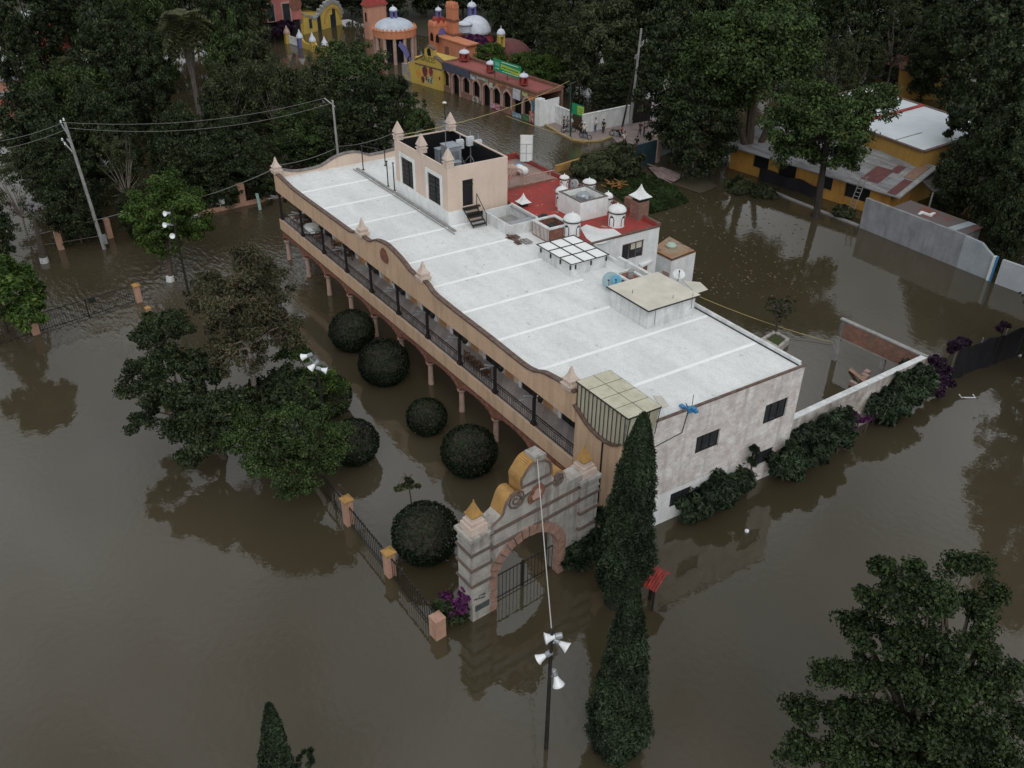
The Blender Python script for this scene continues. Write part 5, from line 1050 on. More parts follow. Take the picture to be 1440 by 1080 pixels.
blobtree('garden_tree', 'dark broad-leaved tree at the left of the garden clump', 'tree', [(210, 470, 5.5, 24, .7), (245, 455, 6, 26, .7), (200, 520, 5, 26, .7), (240, 510, 6, 36, .8), (285, 520, 6, 34, .8), (185, 545, 4.5, 18, .6), (225, 560, 5, 34, .8), (270, 570, 5, 38, .8), (315, 570, 5, 34, .8), (200, 590, 3.8, 22, .6), (240, 605, 3.6, 26, .7), (285, 615, 3.6, 30, .7), (320, 610, 3.6, 28, .7), (270, 640, 2.4, 20, .6)], .15, LG['dark'], 21, at(325, 645), .28, per=120, cr=.55, dens=1.7, nl=24)
near('tall reddish-brown eucalyptus rising above the garden clump', 345, 440, 9.0, 52, 1.35, 'red', 22, nc=190, per=100, leaf=.11, cr=.55, base=at(372, 625), extra=[(at(352, 372, 11), (1.1, 1.1, 1.3), 22), (at(300, 420, 8.5), (1.6, 1.6, 2.2), 40), (at(375, 400, 9.5), (1.5, 1.5, 1.8), 36), (at(395, 470, 7), (1.3, 1.3, 1.8), 34), (at(330, 500, 6.5), (2.0, 2, 1.8), 40)], trunk=.24, bark=mBarkPale, nl=16, elong=2.6, drop=.35)
blobtree('garden_tree', 'bright feathery green tree at the front of the garden clump', 'tree', [(330, 575, 5, 22, .6), (365, 590, 5.2, 28, .6), (405, 585, 5, 26, .6), (445, 590, 4.8, 26, .6), (475, 605, 4.4, 20, .6), (345, 620, 4.2, 28, .6), (385, 625, 4.6, 32, .6), (430, 625, 4.6, 32, .6), (470, 635, 4.0, 24, .6), (360, 650, 3.4, 24, .6), (400, 660, 3.4, 28, .6), (440, 660, 3.2, 26, .6), (408, 692, 2.0, 14, .5), (432, 686, 2.2, 12, .5), (335, 600, 4, 20, .6)], .11, LG['mid'], 23, at(462, 712), .2, per=150, cr=.5, dens=1.75, nl=26)
near('small bushy green tree under the three floodlights', 440, 545, 3.2, 42, .75, 'bright', 24, nc=90, per=80, leaf=.12, base=at(450, 590), trunk=.14, extra=[(at(415, 500, 4.2), (1.3, 1.3, 1.1), 30)])
near('dark undergrowth tree in the middle of the garden clump', 400, 560, 3.4, 50, .7, 'dark', 25, nc=120, per=80, leaf=.2, base=at(390, 610), trunk=.2)
near('small dark shrub left of the brown eucalyptus', 225, 460, 3.0, 30, .8, 'dark', 26, nc=50, per=70, leaf=.2, base=at(240, 490), cat='shrub', name='shrub', trunk=.12)
# clipped globes
def globe(px, py, rp, label, seed, zc=None, key='top', sq=.92):
    z = 1.9 if zc is None else zc; C = at(px, py, z); r = pr(rp, C); C = at(px, py, r * .8); rng = np.random.default_rng(seed)
    n = int(9000 * r * r / 4); d = rng.normal(0, 1, (n, 3)); d /= np.linalg.norm(d, axis=1)[:, None]
    lump = 1 + .035 * np.sin(d[:, 0] * 9 + seed) * np.sin(d[:, 1] * 8) * np.cos(d[:, 2] * 7)
    P = d * (r * lump * rng.uniform(.9, 1.01, n))[:, None]; P[:, 2] *= sq; o = thing('globe_shrub', label, 'shrub', (C.x, C.y, 0), 'clipped round shrubs in the garden'); P[:, 2] += C.z; keep = P[:, 2] > .02
    me = leaf_mesh('foliage', P[keep], d[keep] * 1.6, .095, LG[key], rng, 1.5, .7); c = bpy.data.objects.new('foliage', me); col.objects.link(c); c.parent = o; OFF[c] = Vector((C.x, C.y, 0))
    mb = MB(lambda x, y, z=0: Vector((C.x, C.y, 0)) + Vector((x, y, z))); mb.lathe(0, 0, -.8, [(.1, 0), (.1, .9), (r * .8, C.z + .8), (r * .55, C.z + .8 + r * .62 * sq), (.05, C.z + .8 + r * .84 * sq)], 12); mb.build('inner_branches', mBark, o)
globe(495, 465, 33, 'dark round clipped shrub nearest the far end of the arcade', 1)
globe(540, 510, 37, 'dark round clipped shrub second from the far end, against the arches', 2)
globe(600, 586, 30, 'smallest dark round clipped shrub in the middle of the garden', 3)
globe(660, 634, 41, 'dark round clipped shrub nearest the gateway crown', 4)
globe(598, 750, 49, 'largest round clipped shrub just left of the gateway', 5)
globe(497, 622, 37, 'round clipped shrub half behind the feathery green tree', 6)
globe(462, 556, 34, 'lighter green clipped shrub below the floodlights', 7, key='mid')
near('thin young tree rising behind the largest clipped shrub', 572, 688, 3.6, 17, .8, 'olive', 31, nc=14, per=50, leaf=.16, base=at(578, 720), trunk=.05, nl=5)
# cypresses
def cypress(bx, by, top_py, rp, label, seed, lean=0, topx=None, base=None, h=None, lo=.55, ls=2.0, pw=.66):
    B = at(bx, by) if base is None else base; h = h or atd(topx or bx, top_py, B).z; r = pr(rp, B + Vector((0, 0, h * .4))); rng = np.random.default_rng(seed)
    T = atd(topx, top_py, B) if topx else B + Vector((0, 0, h)); n = int(9500 * r * h / 2.2)
    t = rng.random(n) ** .85; a = rng.uniform(0, 2 * PI, n); prof = r * np.minimum(1, lo + ls * t) * np.clip(1.01 - t, 0, 1) ** pw * 1.22
    fl = 1 + .13 * np.sin(a * 4 + t * 9 + seed) + .10 * np.sin(a * 9 - t * 31) + .07 * np.sin(a * 17 + t * 60) + rng.normal(0, .05, n)
    rr = prof * fl * rng.uniform(.72, 1.02, n); ax = (T - B)
    P = np.stack([rr * np.cos(a) + ax.x * t, rr * np.sin(a) + ax.y * t, .05 + t * h], 1); Nn = np.stack([np.cos(a), np.sin(a), .4 + 0 * a], 1)
    o = thing('cypress', label, 'cypress', B, 'cypresses by the gateway'); me = leaf_mesh('foliage', P, Nn, .075, LG['cyp'], rng, 2.6, .9); c = bpy.data.objects.new('foliage', me); col.objects.link(c); c.parent = o; OFF[c] = B
    mb = MB(lambda x, y, z=0: B + Vector((x, y, z))); mb.tube([(0, 0, -1), (ax.x * .3, ax.y * .3, h * .3), (ax.x * .9, ax.y * .9, h * .92)], [r * .5, r * .62, .05], 9); mb.build('trunk', mat('cypress_inner_wood', (.02, .022, .014), None, fine=0), o); return o
cypress(868, 846, 583, 40, 'tallest cypress directly right of the arched gateway', 41, topx=906, lo=.3, ls=2.6, pw=.62)
cypress(866, 1052, 803, 41, 'cypress standing free in the foreground water beside the floodlight pole', 42, topx=893, lo=.62, ls=2.2, pw=.82)
cypress(405, 1200, 992, 33, 'cypress tip with a side branch at the bottom picture edge', 43, topx=378)
near('small side branch poking out right of the bottom-edge cypress', 428, 1068, 6.0, 13, .35, 'cyp', 44, nc=10, per=70, leaf=.13, base=at(405, 1195), trunk=.05, nl=3, name='shrub', cat='shrub')
# bushes at walls
def bush(label, pts, key, seed, leaf=.15, per=110, cat='shrub', name='shrub', dens=1.0, drop=0, group=None):
    leaf_el = 2.3 if name == 'shrub' else 1.7; rng = np.random.default_rng(seed); b = at(pts[0][0], pts[0][1], pts[0][2]); base = Vector((b.x, b.y, 0)); o = thing(name, label, cat, base, group); PP = []; NN = []
    for px, py, zc, rp, asp in pts:
        C = at(px, py, zc); r = pr(rp, C); nc = max(6, int(34 * dens * r * r / 1.2)); P, Nn, cc = clumps(rng, (r, r, r * asp), nc, per, min(.45, r * .4), .1, 1.2, drop, .9); PP.append(P + np.array(C - base)); NN.append(Nn)
    P = np.vstack(PP); k = P[:, 2] > .02; me = leaf_mesh('foliage', P[k], np.vstack(NN)[k], leaf, LG[key] if isinstance(key, str) else key, rng, leaf_el); c = bpy.data.objects.new('foliage', me); col.objects.link(c); c.parent = o; OFF[c] = base
    mb = MB(); 
    for px, py, zc, rp, asp in pts:
        C = at(px, py, zc); mb.tube([(C.x, C.y, -.8), (C.x, C.y, max(.3, zc))], [.08, .04], 5)
    mb.build('stems', mBark, o); return o
bush('dense oleander shrub against the near half of the end wall', [(975, 712, .8, 24, .9), (992, 698, 1.0, 27, 1.0), (1015, 688, 1.3, 29, 1.0), (1038, 678, 1.2, 25, 1.0), (1058, 650, 2.4, 8, 1.8), (1062, 632, 3.4, 5, 1.6)], 'cyp', 51, leaf=.17)
bush('dense dark shrub against the boundary wall next to the hotel corner', [(1104, 650, 1.3, 27, 1.1), (1128, 636, 1.5, 31, 1.1), (1152, 618, 1.7, 31, 1.1), (1176, 603, 1.8, 27, 1.2), (1190, 585, 3.0, 15, 1.2), (1112, 622, 3.0, 9, 1.2), (1160, 592, 3.4, 9, 1.2)], 'cyp', 52, leaf=.17)
bush('dense dark shrub at the far end of the boundary wall', [(1234, 572, 1.4, 28, 1.1), (1257, 557, 1.6, 32, 1.1), (1280, 541, 1.8, 30, 1.1), (1296, 528, 2.6, 18, 1.2), (1268, 530, 3.3, 9, 1.2)], 'cyp', 53, leaf=.17)
bush('purple-flowered creeper low on the boundary wall between the two dark shrubs', [(1208, 590, 1.6, 10, .8), (1222, 586, 1.4, 9, .7), (1200, 605, 1.0, 10, .8)], 'purple', 54, leaf=.16, cat='creeper', name='creeper')
bush('dark purple creeper at the corner where the mesh fence starts', [(1318, 512, 2.2, 13, 1.0), (1328, 530, 1.3, 14, 1.1), (1320, 548, .8, 12, .8)], 'purpled', 55, leaf=.18, cat='creeper', name='creeper')
bush('dark purple creeper along the mesh fence top', [(1340, 487, 2.8, 12, .7), (1360, 482, 2.6, 12, .7), (1412, 460, 2.6, 10, .5)], 'purpled', 56, leaf=.18, cat='creeper', name='creeper')
bush('bougainvillea bush with purple flowers at the foot of the gateway', [(640, 850, 1.0, 20, .9), (655, 838, 1.4, 14, .9)], 'purple', 57, leaf=.13, dens=.5, cat='bougainvillea', name='bougainvillea')
bush('green leaves around the bougainvillea at the plain pillar', [(636, 856, .8, 22, .9), (618, 852, 1.4, 11, .8), (650, 862, .6, 18, .8)], 'dark', 58, leaf=.15, dens=.7)
bush('dark palm-like shrub under the right pier of the gateway', [(812, 775, 1.0, 22, .8), (835, 760, 1.4, 20, .9), (800, 790, .6, 14, .7), (838, 725, 2.6, 12, 1.1)], 'cyp', 59, leaf=.3)
c = at(1091, 467, .45)
tree_at('planter_tree', 'nearly bare small tree growing in the stone planter', 'tree', c + Vector((0, 0, 2.0)), (1.35, 1.35, 1.2), 46, 12, .22, .1, LG['dark2'], 61, base=c, trunk=.15, nl=44, fork=.3)
# lollipop tree and left edge tree
B = at(240, 395); C = atd(226, 314, B) + FH * 2.2
tree_at('garden_tree', 'bright round-crowned tree with whitewashed foot behind the three-lamp pole', 'tree', C, (pr(56, C), pr(56, C), pr(54, C)), 230, 110, .65, .15, LG['bright'], 62, base=B, trunk=.32, fork=.3, under=.9)
mb = MB(); mb.tube([(B.x, B.y, -.5), (B.x, B.y, .45)], [.38, .345], 8); o = [x for x in bpy.data.objects if x.get('label', '').startswith('bright round-crowned')][0]; mb.build('whitewash_band', mWhite, o)
near('bright green tree cut by the left picture edge', 8, 408, 5.0, 46, 1.0, 'bright', 63, nc=130, per=75, leaf=.2, trunk=.25, base=at(5, 465), extra=[(at(35, 440, 3.6), (1.6, 1.6, 1.3), 30)])
# --- forest of shared crowns
def proto(name, key, seed, R, nc, per, cr, leaf, **kw): return tree_at(name, 'x', 'tree', (0, 0, 7), R if key == 'bright' else (R[0] * 1.05, R[1] * 1.05, 6.4), nc, per, cr, leaf, LG[key], seed, base=(0, 0, 0), under=.95, **kw)
PROT = {'dark': [proto('forest_tree', 'dark', 71, (4.6, 4.6, 4.2), 210, 75, 1.0, .27), proto('forest_tree', 'dark', 72, (4.4, 5.0, 4.6), 190, 80, 1.1, .27)],
        'mid': [proto('forest_tree', 'mid', 73, (4.6, 4.6, 4.0), 210, 75, 1.0, .25), proto('forest_tree', 'mid', 74, (4.9, 4.4, 4.4), 190, 80, 1.05, .25)],
        'olive': [proto('forest_tree', 'olive', 75, (4.4, 4.4, 4.4), 180, 80, 1.0, .22, drop=.4, elong=2.4), proto('forest_tree', 'olive', 76, (4.2, 4.6, 4.8), 140, 70, 1.0, .22, drop=.4, elong=2.4, bark=mBarkPale, nl=16)],
        'bright': [proto('forest_tree', 'bright', 77, (4.6, 4.6, 3.8), 130, 70, 1.0, .3)],
        'sparse': [proto('forest_tree', 'olive', 78, (4.2, 4.2, 4.4), 110, 45, .8, .18, bark=mBarkPale, nl=18)]}
index_children()
FT = [  # px, py of crown centre, crown-centre height, picture radius, kind, label
    (40, 22, 9, 62, 'dark', 'dark tree in the top left corner'), (108, 2, 8, 34, 'dark', 'dark tree above the red and white house glimpse'), (160, 25, 9, 50, 'dark', 'broad dark tree left of the fan palm at the top edge'),
    (322, 20, 9, 38, 'dark', 'dark tree right of the fan palm at the top edge'), (22, 84, 7, 32, 'dark', 'dark tree just left of the red and white house glimpse'),
    (165, 95, 8, 52, 'dark', 'big dark tree between the date palm and the fan palm'), (80, 158, 6, 36, 'mid', 'lighter green tree right of the blue-roofed hut'), (120, 155, 6, 42, 'mid', 'mid-green tree below the date palm'),
    (55, 205, 6, 55, 'dark', 'dark tree touching the tip of the leaning power pole'), (150, 195, 6, 46, 'dark', 'dark tree behind the wires right of the leaning pole'), (205, 122, 7, 38, 'dark', 'dark tree left of the fan palm trunk'),
    (222, 48, 8, 28, 'mid', 'mid-green tree behind the fan palm head'), (328, 100, 7, 36, 'mid', 'tree right of the fan palm trunk'), (352, 98, 7, 44, 'olive', 'feathery olive tree before the pink house'),
    (245, 172, 2.5, 24, 'bright', 'low bright green tree at the foot of the fan palm'), (322, 150, 6, 40, 'olive', 'olive tree behind the thin pale pole'), (335, 215, 4, 38, 'dark', 'dark tree round the two-headed lamp'),
    (255, 215, 5, 44, 'dark', 'dark tree behind the bright round-crowned tree'), (172, 243, 5, 36, 'sparse', 'thin grey tree beside the leaning pole'), (385, 140, 6, 40, 'olive', 'olive tree left of the pole behind the hotel'),
    (425, 195, 4, 42, 'mid', 'yellowish tree touching the hotel corner pinnacle'), (497, 122, 6, 60, 'mid', 'large willow-like tree before the domed pavilion'), (450, 150, 6, 38, 'olive', 'olive tree behind the pole at the hotel corner'),
    (515, 165, 5, 45, 'dark', 'dark tree left of the roof tower'), (20, 268, 5, 40, 'sparse', 'bare grey tree at the left edge'), (100, 285, 4, 40, 'dark', 'low dark tree behind the salmon pillars'), (190, 300, 2.5, 26, 'dark', 'low dark tree right of the leaning pole'),
    (305, 245, 3.5, 34, 'dark', 'low dark tree above the white notice board'), (370, 240, 3.5, 30, 'dark', 'low dark tree left of the hotel corner'), (465, 195, 4, 30, 'dark', 'low dark tree just behind the hotel corner pole'), (590, 190, 4, 22, 'mid', 'small tree in the street left of the tower'), (560, 150, 4, 26, 'dark', 'dark tree with thin trunks in the street water'),
    (840, 60, 8, 60, 'olive', 'olive tree left of the tallest street pole'), (905, 45, 9, 50, 'dark', 'dark tree behind the tallest street pole'), (955, 120, 8, 58, 'dark', 'dark dense tree left of the two-trunked giant'),
    (985, 175, 6, 52, 'dark', 'dark tree in front of the street wall end'), (1200, 35, 9, 48, 'dark', 'dark tree right of the two-trunked giant'), (1130, 10, 10, 45, 'mid', 'tree behind the two-trunked giant'), (1262, 55, 7, 42, 'sparse', 'thin grey tree above the white-roofed hall'),
    (1215, 85, 5, 30, 'olive', 'olive tree behind the white roof corner'), (1330, 15, 10, 58, 'dark', 'dark tree at the top edge above the ochre arch'), (1405, 70, 10, 75, 'dark', 'huge dark tree in the top right corner'), (1400, 165, 9, 62, 'dark', 'dark tree hanging over the white roof from the right'),
    (1425, 235, 7, 55, 'dark', 'dark tree at the right edge beside the lean-to'), (1428, 292, 6, 38, 'dark', 'dark tree over the pale yard wall'), (1345, 250, 4.5, 30, 'dark', 'low dark tree behind the shed roof'),
    (750, 30, 6, 34, 'dark', 'dark tree behind the yellow lantern'), (715, 8, 6, 30, 'dark', 'dark tree at the top edge behind the white dome'), (790, 62, 6, 34, 'olive', 'tree in front of the balcony building'), (690, 78, 3.5, 24, 'bright', 'bright green tree left of the green billboard'),
    (740, 92, 3.5, 28, 'bright', 'bright green tree directly behind the green billboard'), (775, 95, 3.5, 26, 'bright', 'bright green tree right of the green billboard'), (345, -8, 8, 36, 'dark', 'dark tree at the top edge left of the pink house'),
    (440, -24, 6, 36, 'dark', 'dark tree behind the yellow arched house'), (490, -24, 6, 36, 'dark', 'dark tree behind the salmon house'), (545, -24, 6, 36, 'dark', 'dark tree at the top edge behind the pale blue dome'), (598, -24, 6, 36, 'dark', 'dark tree behind the castle turret'), (650, -24, 6, 36, 'dark', 'dark tree at the top edge behind the violet lantern'), (700, -22, 6, 36, 'dark', 'dark tree right of the broad white dome'),
    (265, -6, 8, 42, 'dark', 'dark tree directly behind the fan palm head'), (190, 62, 7, 36, 'mid', 'mid-green tree between date palm and fan palm head'), (85, -12, 9, 40, 'dark', 'dark tree at the top edge second from the corner'), (205, -14, 9, 40, 'dark', 'dark tree at the top edge left of the fan palm'), (770, -16, 8, 38, 'dark', 'dark tree behind the balcony building'), (880, -12, 9, 42, 'dark', 'dark tree at the top edge above the tallest street pole'), (1010, -14, 9, 42, 'dark', 'dark tree at the top edge left of the giant tree crown'), (1095, -16, 9, 42, 'dark', 'dark tree at the top edge right of the giant tree crown'), (1190, -20, 8, 38, 'dark', 'dark tree behind the red-roofed house'), (1300, -16, 9, 42, 'dark', 'dark tree at the top edge above the far lane'), (1370, -10, 10, 46, 'dark', 'dark tree at the top edge left of the huge corner tree'), (1440, -10, 10, 46, 'dark', 'dark tree in the very top right corner'), (1290, 42, 5, 28, 'mid', 'mid-green tree beside the far lane'),
    (1520, 60, 10, 70, 'dark', 'dark tree outside the right edge beside the huge corner tree'), (1520, 175, 9, 62, 'dark', 'dark tree outside the right edge beside the white-roofed hall'), (1520, 285, 7, 56, 'dark', 'dark tree outside the right edge behind the white yard wall'), (1535, 400, 8, 66, 'dark', 'dark tree just outside the right edge by the mesh fence end'), (1560, 500, 8, 66, 'dark', 'dark tree outside the right edge below the mesh fence'), (1600, 110, 9, 60, 'mid', 'mid-green tree farthest outside the right edge'),
    (1040, 15, 10, 45, 'dark', 'dark tree at the top edge above the giant'), (960, 15, 10, 45, 'dark', 'dark tree at the top edge right of the street pole'), (312, 178, 4, 28, 'dark', 'dark tree between fan palm foot and thin pole'), (90, 240, 5, 40, 'dark', 'dark tree behind the leaning pole'),
    (1310, 75, 7, 34, 'dark', 'dark tree behind the ochre arched wall'), (425, 140, 4, 30, 'dark', 'low dark tree in the lagoon before the yellow arched house'), (1270, 10, 9, 40, 'olive', 'olive tree at the top edge above the lane'), (1240, 60, 4, 26, 'olive', 'small olive tree by the blue car'),
    (-20, 330, 5, 36, 'dark', 'low dark tree cut by the left edge'), (1175, 100, 6, 34, 'olive', 'olive tree at the left end of the white roof'), (318, 62, 8, 32, 'dark', 'dark tree close behind the fan palm'),
    (860, 115, 4, 30, 'dark', 'low dark tree in the water behind the street wall'), (820, 25, 9, 38, 'dark', 'dark tree right of the balcony building'),
]
rngF = random.Random(5); done = {}
for i, (px, py, zc, rp, kind, lab) in enumerate(FT):
    pl_ = PROT[kind]; p = pl_[i % len(pl_)]
    C = at(px, py, zc); r = pr(rp, C); s = r / 5.0; top = zc + r * .85
    place(p, (C.x, C.y, 0), rngF.uniform(0, 6.28), (s, s, zc / 7.0), lab, 'trees around the flooded town')
# giant two-trunked tree, roof-side tree, street shrub
B = at(1050, 238); C = atd(1055, 90, B)
tree_at('giant_tree', 'giant light-green tree with two dark trunks behind the courtyard', 'tree', C, (pr(88, C), pr(88, C), pr(85, C)), 320, 130, 1.5, .26, LG['mid'], 81, base=B, trunk=.65, fork=.45, nl=26, drop=.25, extra=[(atd(1085, 45, B), (5, 5, 5), 80), (atd(1000, 130, B), (4.5, 4.5, 4), 50)])
mb = MB(); e_ = atd(1090, 150, B); mb.tube([tuple(B + Vector((0, 0, 1.5))), tuple(B.lerp(e_, .45) + RH * .3), tuple(e_)], [.5, .4, .25], 8).tube([tuple(B + Vector((0, 0, 1.5))), tuple(atd(1040, 175, B)), tuple(atd(1015, 130, B))], [.45, .35, .2], 8); mb.build('second_trunk', mBark, [x for x in bpy.data.objects if x.get('label', '').startswith('giant light-green')][0])
B = at(1148, 306); C = atd(1160, 175, B)
tree_at('courtyard_tree', 'tree with dark trunk growing in front of the ochre lean-to building', 'tree', C, (pr(66, C), pr(58, C), pr(50, C)), 150, 90, 1.0, .22, LG['mid'], 82, base=B, trunk=.42, fork=.5, nl=26, bark=mat('wet_dark_bark', (.03, .026, .022), (.05, .042, .035), 3, .9), extra=[(atd(1222, 150, B), (2.6, 2.6, 2.0), 34), (atd(1115, 150, B), (2.4, 2.4, 2.2), 26), (atd(1120, 215, B), (2.6, 2.6, 2.6), 34), (atd(1172, 225, B), (2.6, 2.6, 2.2), 30), (atd(1095, 180, B), (2.2, 2.2, 2.2), 20)])
bush('broad grey-green shrub beside the dark blue street gate', [(845, 232, 1.3, 30, .6), (880, 228, 1.5, 26, .7), (820, 238, .9, 18, .6), (870, 212, 2.4, 16, .7)], 'olive', 83, leaf=.26, dens=.8)
bush('low weeds along the foot of the ochre lean-to building', [(1040, 262, .4, 20, .5), (1075, 270, .4, 16, .5), (1185, 298, .5, 14, .6)], 'olive', 84, leaf=.22, cat='weeds', name='weeds')
bush('purple bougainvillea in front of the white domed house', [(668, 60, 2.2, 18, .5), (640, 64, 2.0, 8, .5)], 'purple', 85, leaf=.3, cat='bougainvillea', name='bougainvillea')
bush('dark purple bougainvillea under the pink house', [(400, 38, 2.0, 13, .6), (385, 44, 2, 9, .6)], 'purpled', 86, leaf=.3, cat='bougainvillea', name='bougainvillea')
# palms
def palm(base, top, label, nf, fl, seed, trunk_r=.45, skirt=True, dir_up=.9):
    rng = np.random.default_rng(seed); o = thing('palm_tree', label, 'palm', base); mb = MB(); ax = top - base; k = 8
    mb.tube([tuple(base - Vector((0, 0, 1)))] + [tuple(base + ax * (i / k)) for i in range(1, k + 1)], [trunk_r * .75] + ([trunk_r * (.75 + .0 * i) for i in range(1, 4)] + [trunk_r * 1.0, trunk_r * 1.6, trunk_r * 2.0, trunk_r * 1.9, trunk_r * 1.2] if skirt else [trunk_r * .8] * 8), 10); mb.build('trunk', mat('shaggy_palm_bark', (.26, .235, .215), (.12, .105, .095), 2.2, .95, stretch=(4, 4, .4), bump=.6), o)
    V = []; Fc = []
    for i in range(nf):
        a = rng.uniform(0, 2 * PI); el = rng.uniform(-.75, dir_up); L = fl * rng.uniform(.75, 1.1); d = Vector((math.cos(a) * math.cos(el), math.sin(a) * math.cos(el), math.sin(el))); sd_ = Vector((-math.sin(a), math.cos(a), 0)); prev = None; m_ = 9
        for j in range(m_):
            t = j / (m_ - 1); p = top - base + d * L * t + Vector((0, 0, -L * .55 * t * t)); 
            if j < 2: continue
            for s_ in (-1, 1):
                w_ = L * .34 * math.sin(PI * min(1, t * .85 + .1)) ; tip = p + sd_ * s_ * w_ + d * w_ * .6 - Vector((0, 0, w_ * .35)); q = p + d * L * .13
                n0 = len(V); V += [tuple(p), tuple(tip), tuple(q)]; Fc.append((n0, n0 + 1, n0 + 2))
            n0 = len(V); w2_ = .03; p0 = top - base + d * L * (t - .125) + Vector((0, 0, -L * .55 * (t - .125) ** 2)); V += [tuple(p0 - sd_ * w2_), tuple(p0 + sd_ * w2_), tuple(p + sd_ * w2_), tuple(p - sd_ * w2_)]; Fc.append((n0, n0 + 1, n0 + 2, n0 + 3))
    me = bpy.data.meshes.new('fronds'); me.from_pydata(V, [], Fc); me.materials.append(LG['palm']); c = bpy.data.objects.new('fronds', me); col.objects.link(c); c.parent = o; return o
B = at(280, 160); palm(B, atd(258, 28, B), 'tall fan palm with thick shaggy grey trunk among the dark trees', 120, 3.7, 1, .42)
B = at(100, 128); palm(B, B + Vector((0, 0, 2.0)), 'feathery date palm among the dark trees at the left', 40, 4.6, 2, .5, False, 1.4)
B = at(772, 62); palm(B, B + Vector((0, 0, 4.0)), 'small palm in front of the balcony building', 30, 3.0, 3, .35, False, 1.1)
# ------------------------------------------------------------------ street, walls and people behind the hotel
mPinkW = mat('pink_paint', (.50, .17, .16), (.42, .14, .13), .6, .85, streak=(.25, .1, .09), samt=.3)
mOrangeW = mat('orange_paint', (.58, .23, .12), (.50, .20, .11), .6, .85, streak=(.3, .13, .08), samt=.3)
mSalmonW = mat('salmon_house_paint', (.56, .28, .20), (.48, .24, .17), .6, .85, streak=(.3, .16, .1), samt=.3)
mYel = mat('yellow_facade_paint', (.55, .40, .09), (.47, .33, .08), .6, .85, streak=(.3, .2, .06), samt=.35)
mOchreW = mat('ochre_hall_paint', (.46, .27, .065), (.38, .22, .06), .6, .85, streak=(.22, .14, .05), samt=.4)
mDomeW = mat('pale_blue_dome_paint', (.52, .57, .64), (.40, .45, .52), 1.2, .7, fine=.06)
mDomeW2 = mat('white_dome_paint', (.66, .70, .78), (.52, .56, .64), 1.2, .7, fine=.06)
mPurp = mat('blue_purple_paint', (.13, .13, .32), None, rough=.7)
mTileGrey = mat('grey_tin_roof', (.30, .31, .32), (.17, .16, .16), .7, .8, streak=(.1, .09, .08), samt=.4, stretch=(.5, 2.5, 1))
mb = MB(); mb.poly([tuple(at(*p, .06)) for p in ((-250, 70), (350, 42), (490, 26), (540, 42), (600, 52), (700, 50), (760, 48), (830, 60), (960, 50), (1100, 50), (1290, -5), (1700, 0), (1700, -110), (-250, -110))]); tag(mb.build('far_bank', mat('dark_wooded_ground', (.022, .026, .014), (.045, .036, .022), .12, .95, bump=.4)), kind='structure')
# street: pavement slab a little above the water
sp = [(758, 172), (740, 165), (760, 160), (815, 184), (849, 179), (884, 170), (935, 160), (952, 172), (926, 204), (898, 206), (885, 201), (872, 205), (860, 192), (846, 196), (820, 197), (800, 194)]
mb = MB(); mb.poly([tuple(at(a, b, .05)) for a, b in sp]); tag(mb.build('pavement', mStreet), kind='structure')
kp = [(735, 158), (760, 171), (785, 186), (802, 195), (820, 198), (846, 197), (860, 192)]
mb = MB(); ks = [at(a, b, .18) for a, b in kp]
for a, b in zip(ks[:-1], ks[1:]): n = Vector((-(b - a).y, (b - a).x, 0)).normalized() * .3; mb.prism([tuple(a), tuple(b), tuple(b + n), tuple(a + n)], (0, 0, -.8))
tag(mb.build('kerb', mCurbYellow), kind='structure')
gq = [at(a, b, .08) for a, b in ((872, 248), (905, 243), (950, 262), (968, 283), (945, 292), (915, 300), (880, 285), (850, 262))]
mb = MB(); mb.poly([tuple(p) for p in gq]); tag(mb.build('grass_bank', mGrassGround), kind='structure')
rng = np.random.default_rng(9); c0 = sum(gq, Vector((0, 0, 0))) / 8; n = 16000; k = rng.integers(0, 8, n); u = rng.random((n, 2)) ** .5
A_ = np.array([list(p) for p in gq]); P = np.array(list(c0)) + (A_[k] - np.array(list(c0))) * u[:, :1] + (A_[(k + 1) % 8] - A_[k]) * u[:, :1] * rng.random((n, 1)); P[:, 2] = .12
me = leaf_mesh('grass', P, np.tile([.2, .2, 1.], (n, 1)), .16, LG['grass'], rng, 2.4, .6); o = bpy.data.objects.new('grass', me); col.objects.link(o); tag(o, 'bright green grass growing on the bank behind the annex', 'grass', kind='stuff')
mud = [at(a, b, .05) for a, b in ((930, 235), (985, 245), (1010, 262), (985, 272), (955, 262), (925, 250))]
mb = MB(); mb.poly([tuple(p) for p in mud]); tag(mb.build('mud_bank', mGround), kind='structure')
q = [at(a, b, .2) for a, b in ((912, 236), (932, 236), (962, 248), (948, 256), (925, 250))]
mb = MB(); mb.prism([tuple(p) for p in q], (0, 0, .1)); rnd = random.Random(1)
for i in range(14): p = q[0].lerp(q[3], rnd.random()) + (q[1] - q[4]) * rnd.uniform(-.3, .3); mb.cbox(p.x, p.y, .3, rnd.uniform(.5, 2), .12, .06)
simple('plank_raft', 'heap of pale pink planks lying on the bank by the blue gate', 'planks', mb, mat('weathered_planks', (.32, .24, .23), (.2, .15, .14), 2, .9), q[0])
mb = MB(); p = at(866, 262, .3)
for i in range(34): a = rnd.uniform(0, 6.28); q0 = p + Vector((rnd.uniform(-.8, .8), rnd.uniform(-.8, .8), rnd.uniform(-.1, .35))); mb.tube([tuple(q0), tuple(q0 + Vector((math.cos(a) * .6, math.sin(a) * .6, rnd.uniform(-.1, .35))))], .06, 4)
simple('dry_branches', 'orange-brown heap of dry branches on the grass', 'branches', mb, mat('dry_orange_twigs', (.34, .15, .05), (.2, .1, .04), 3, .9), p)
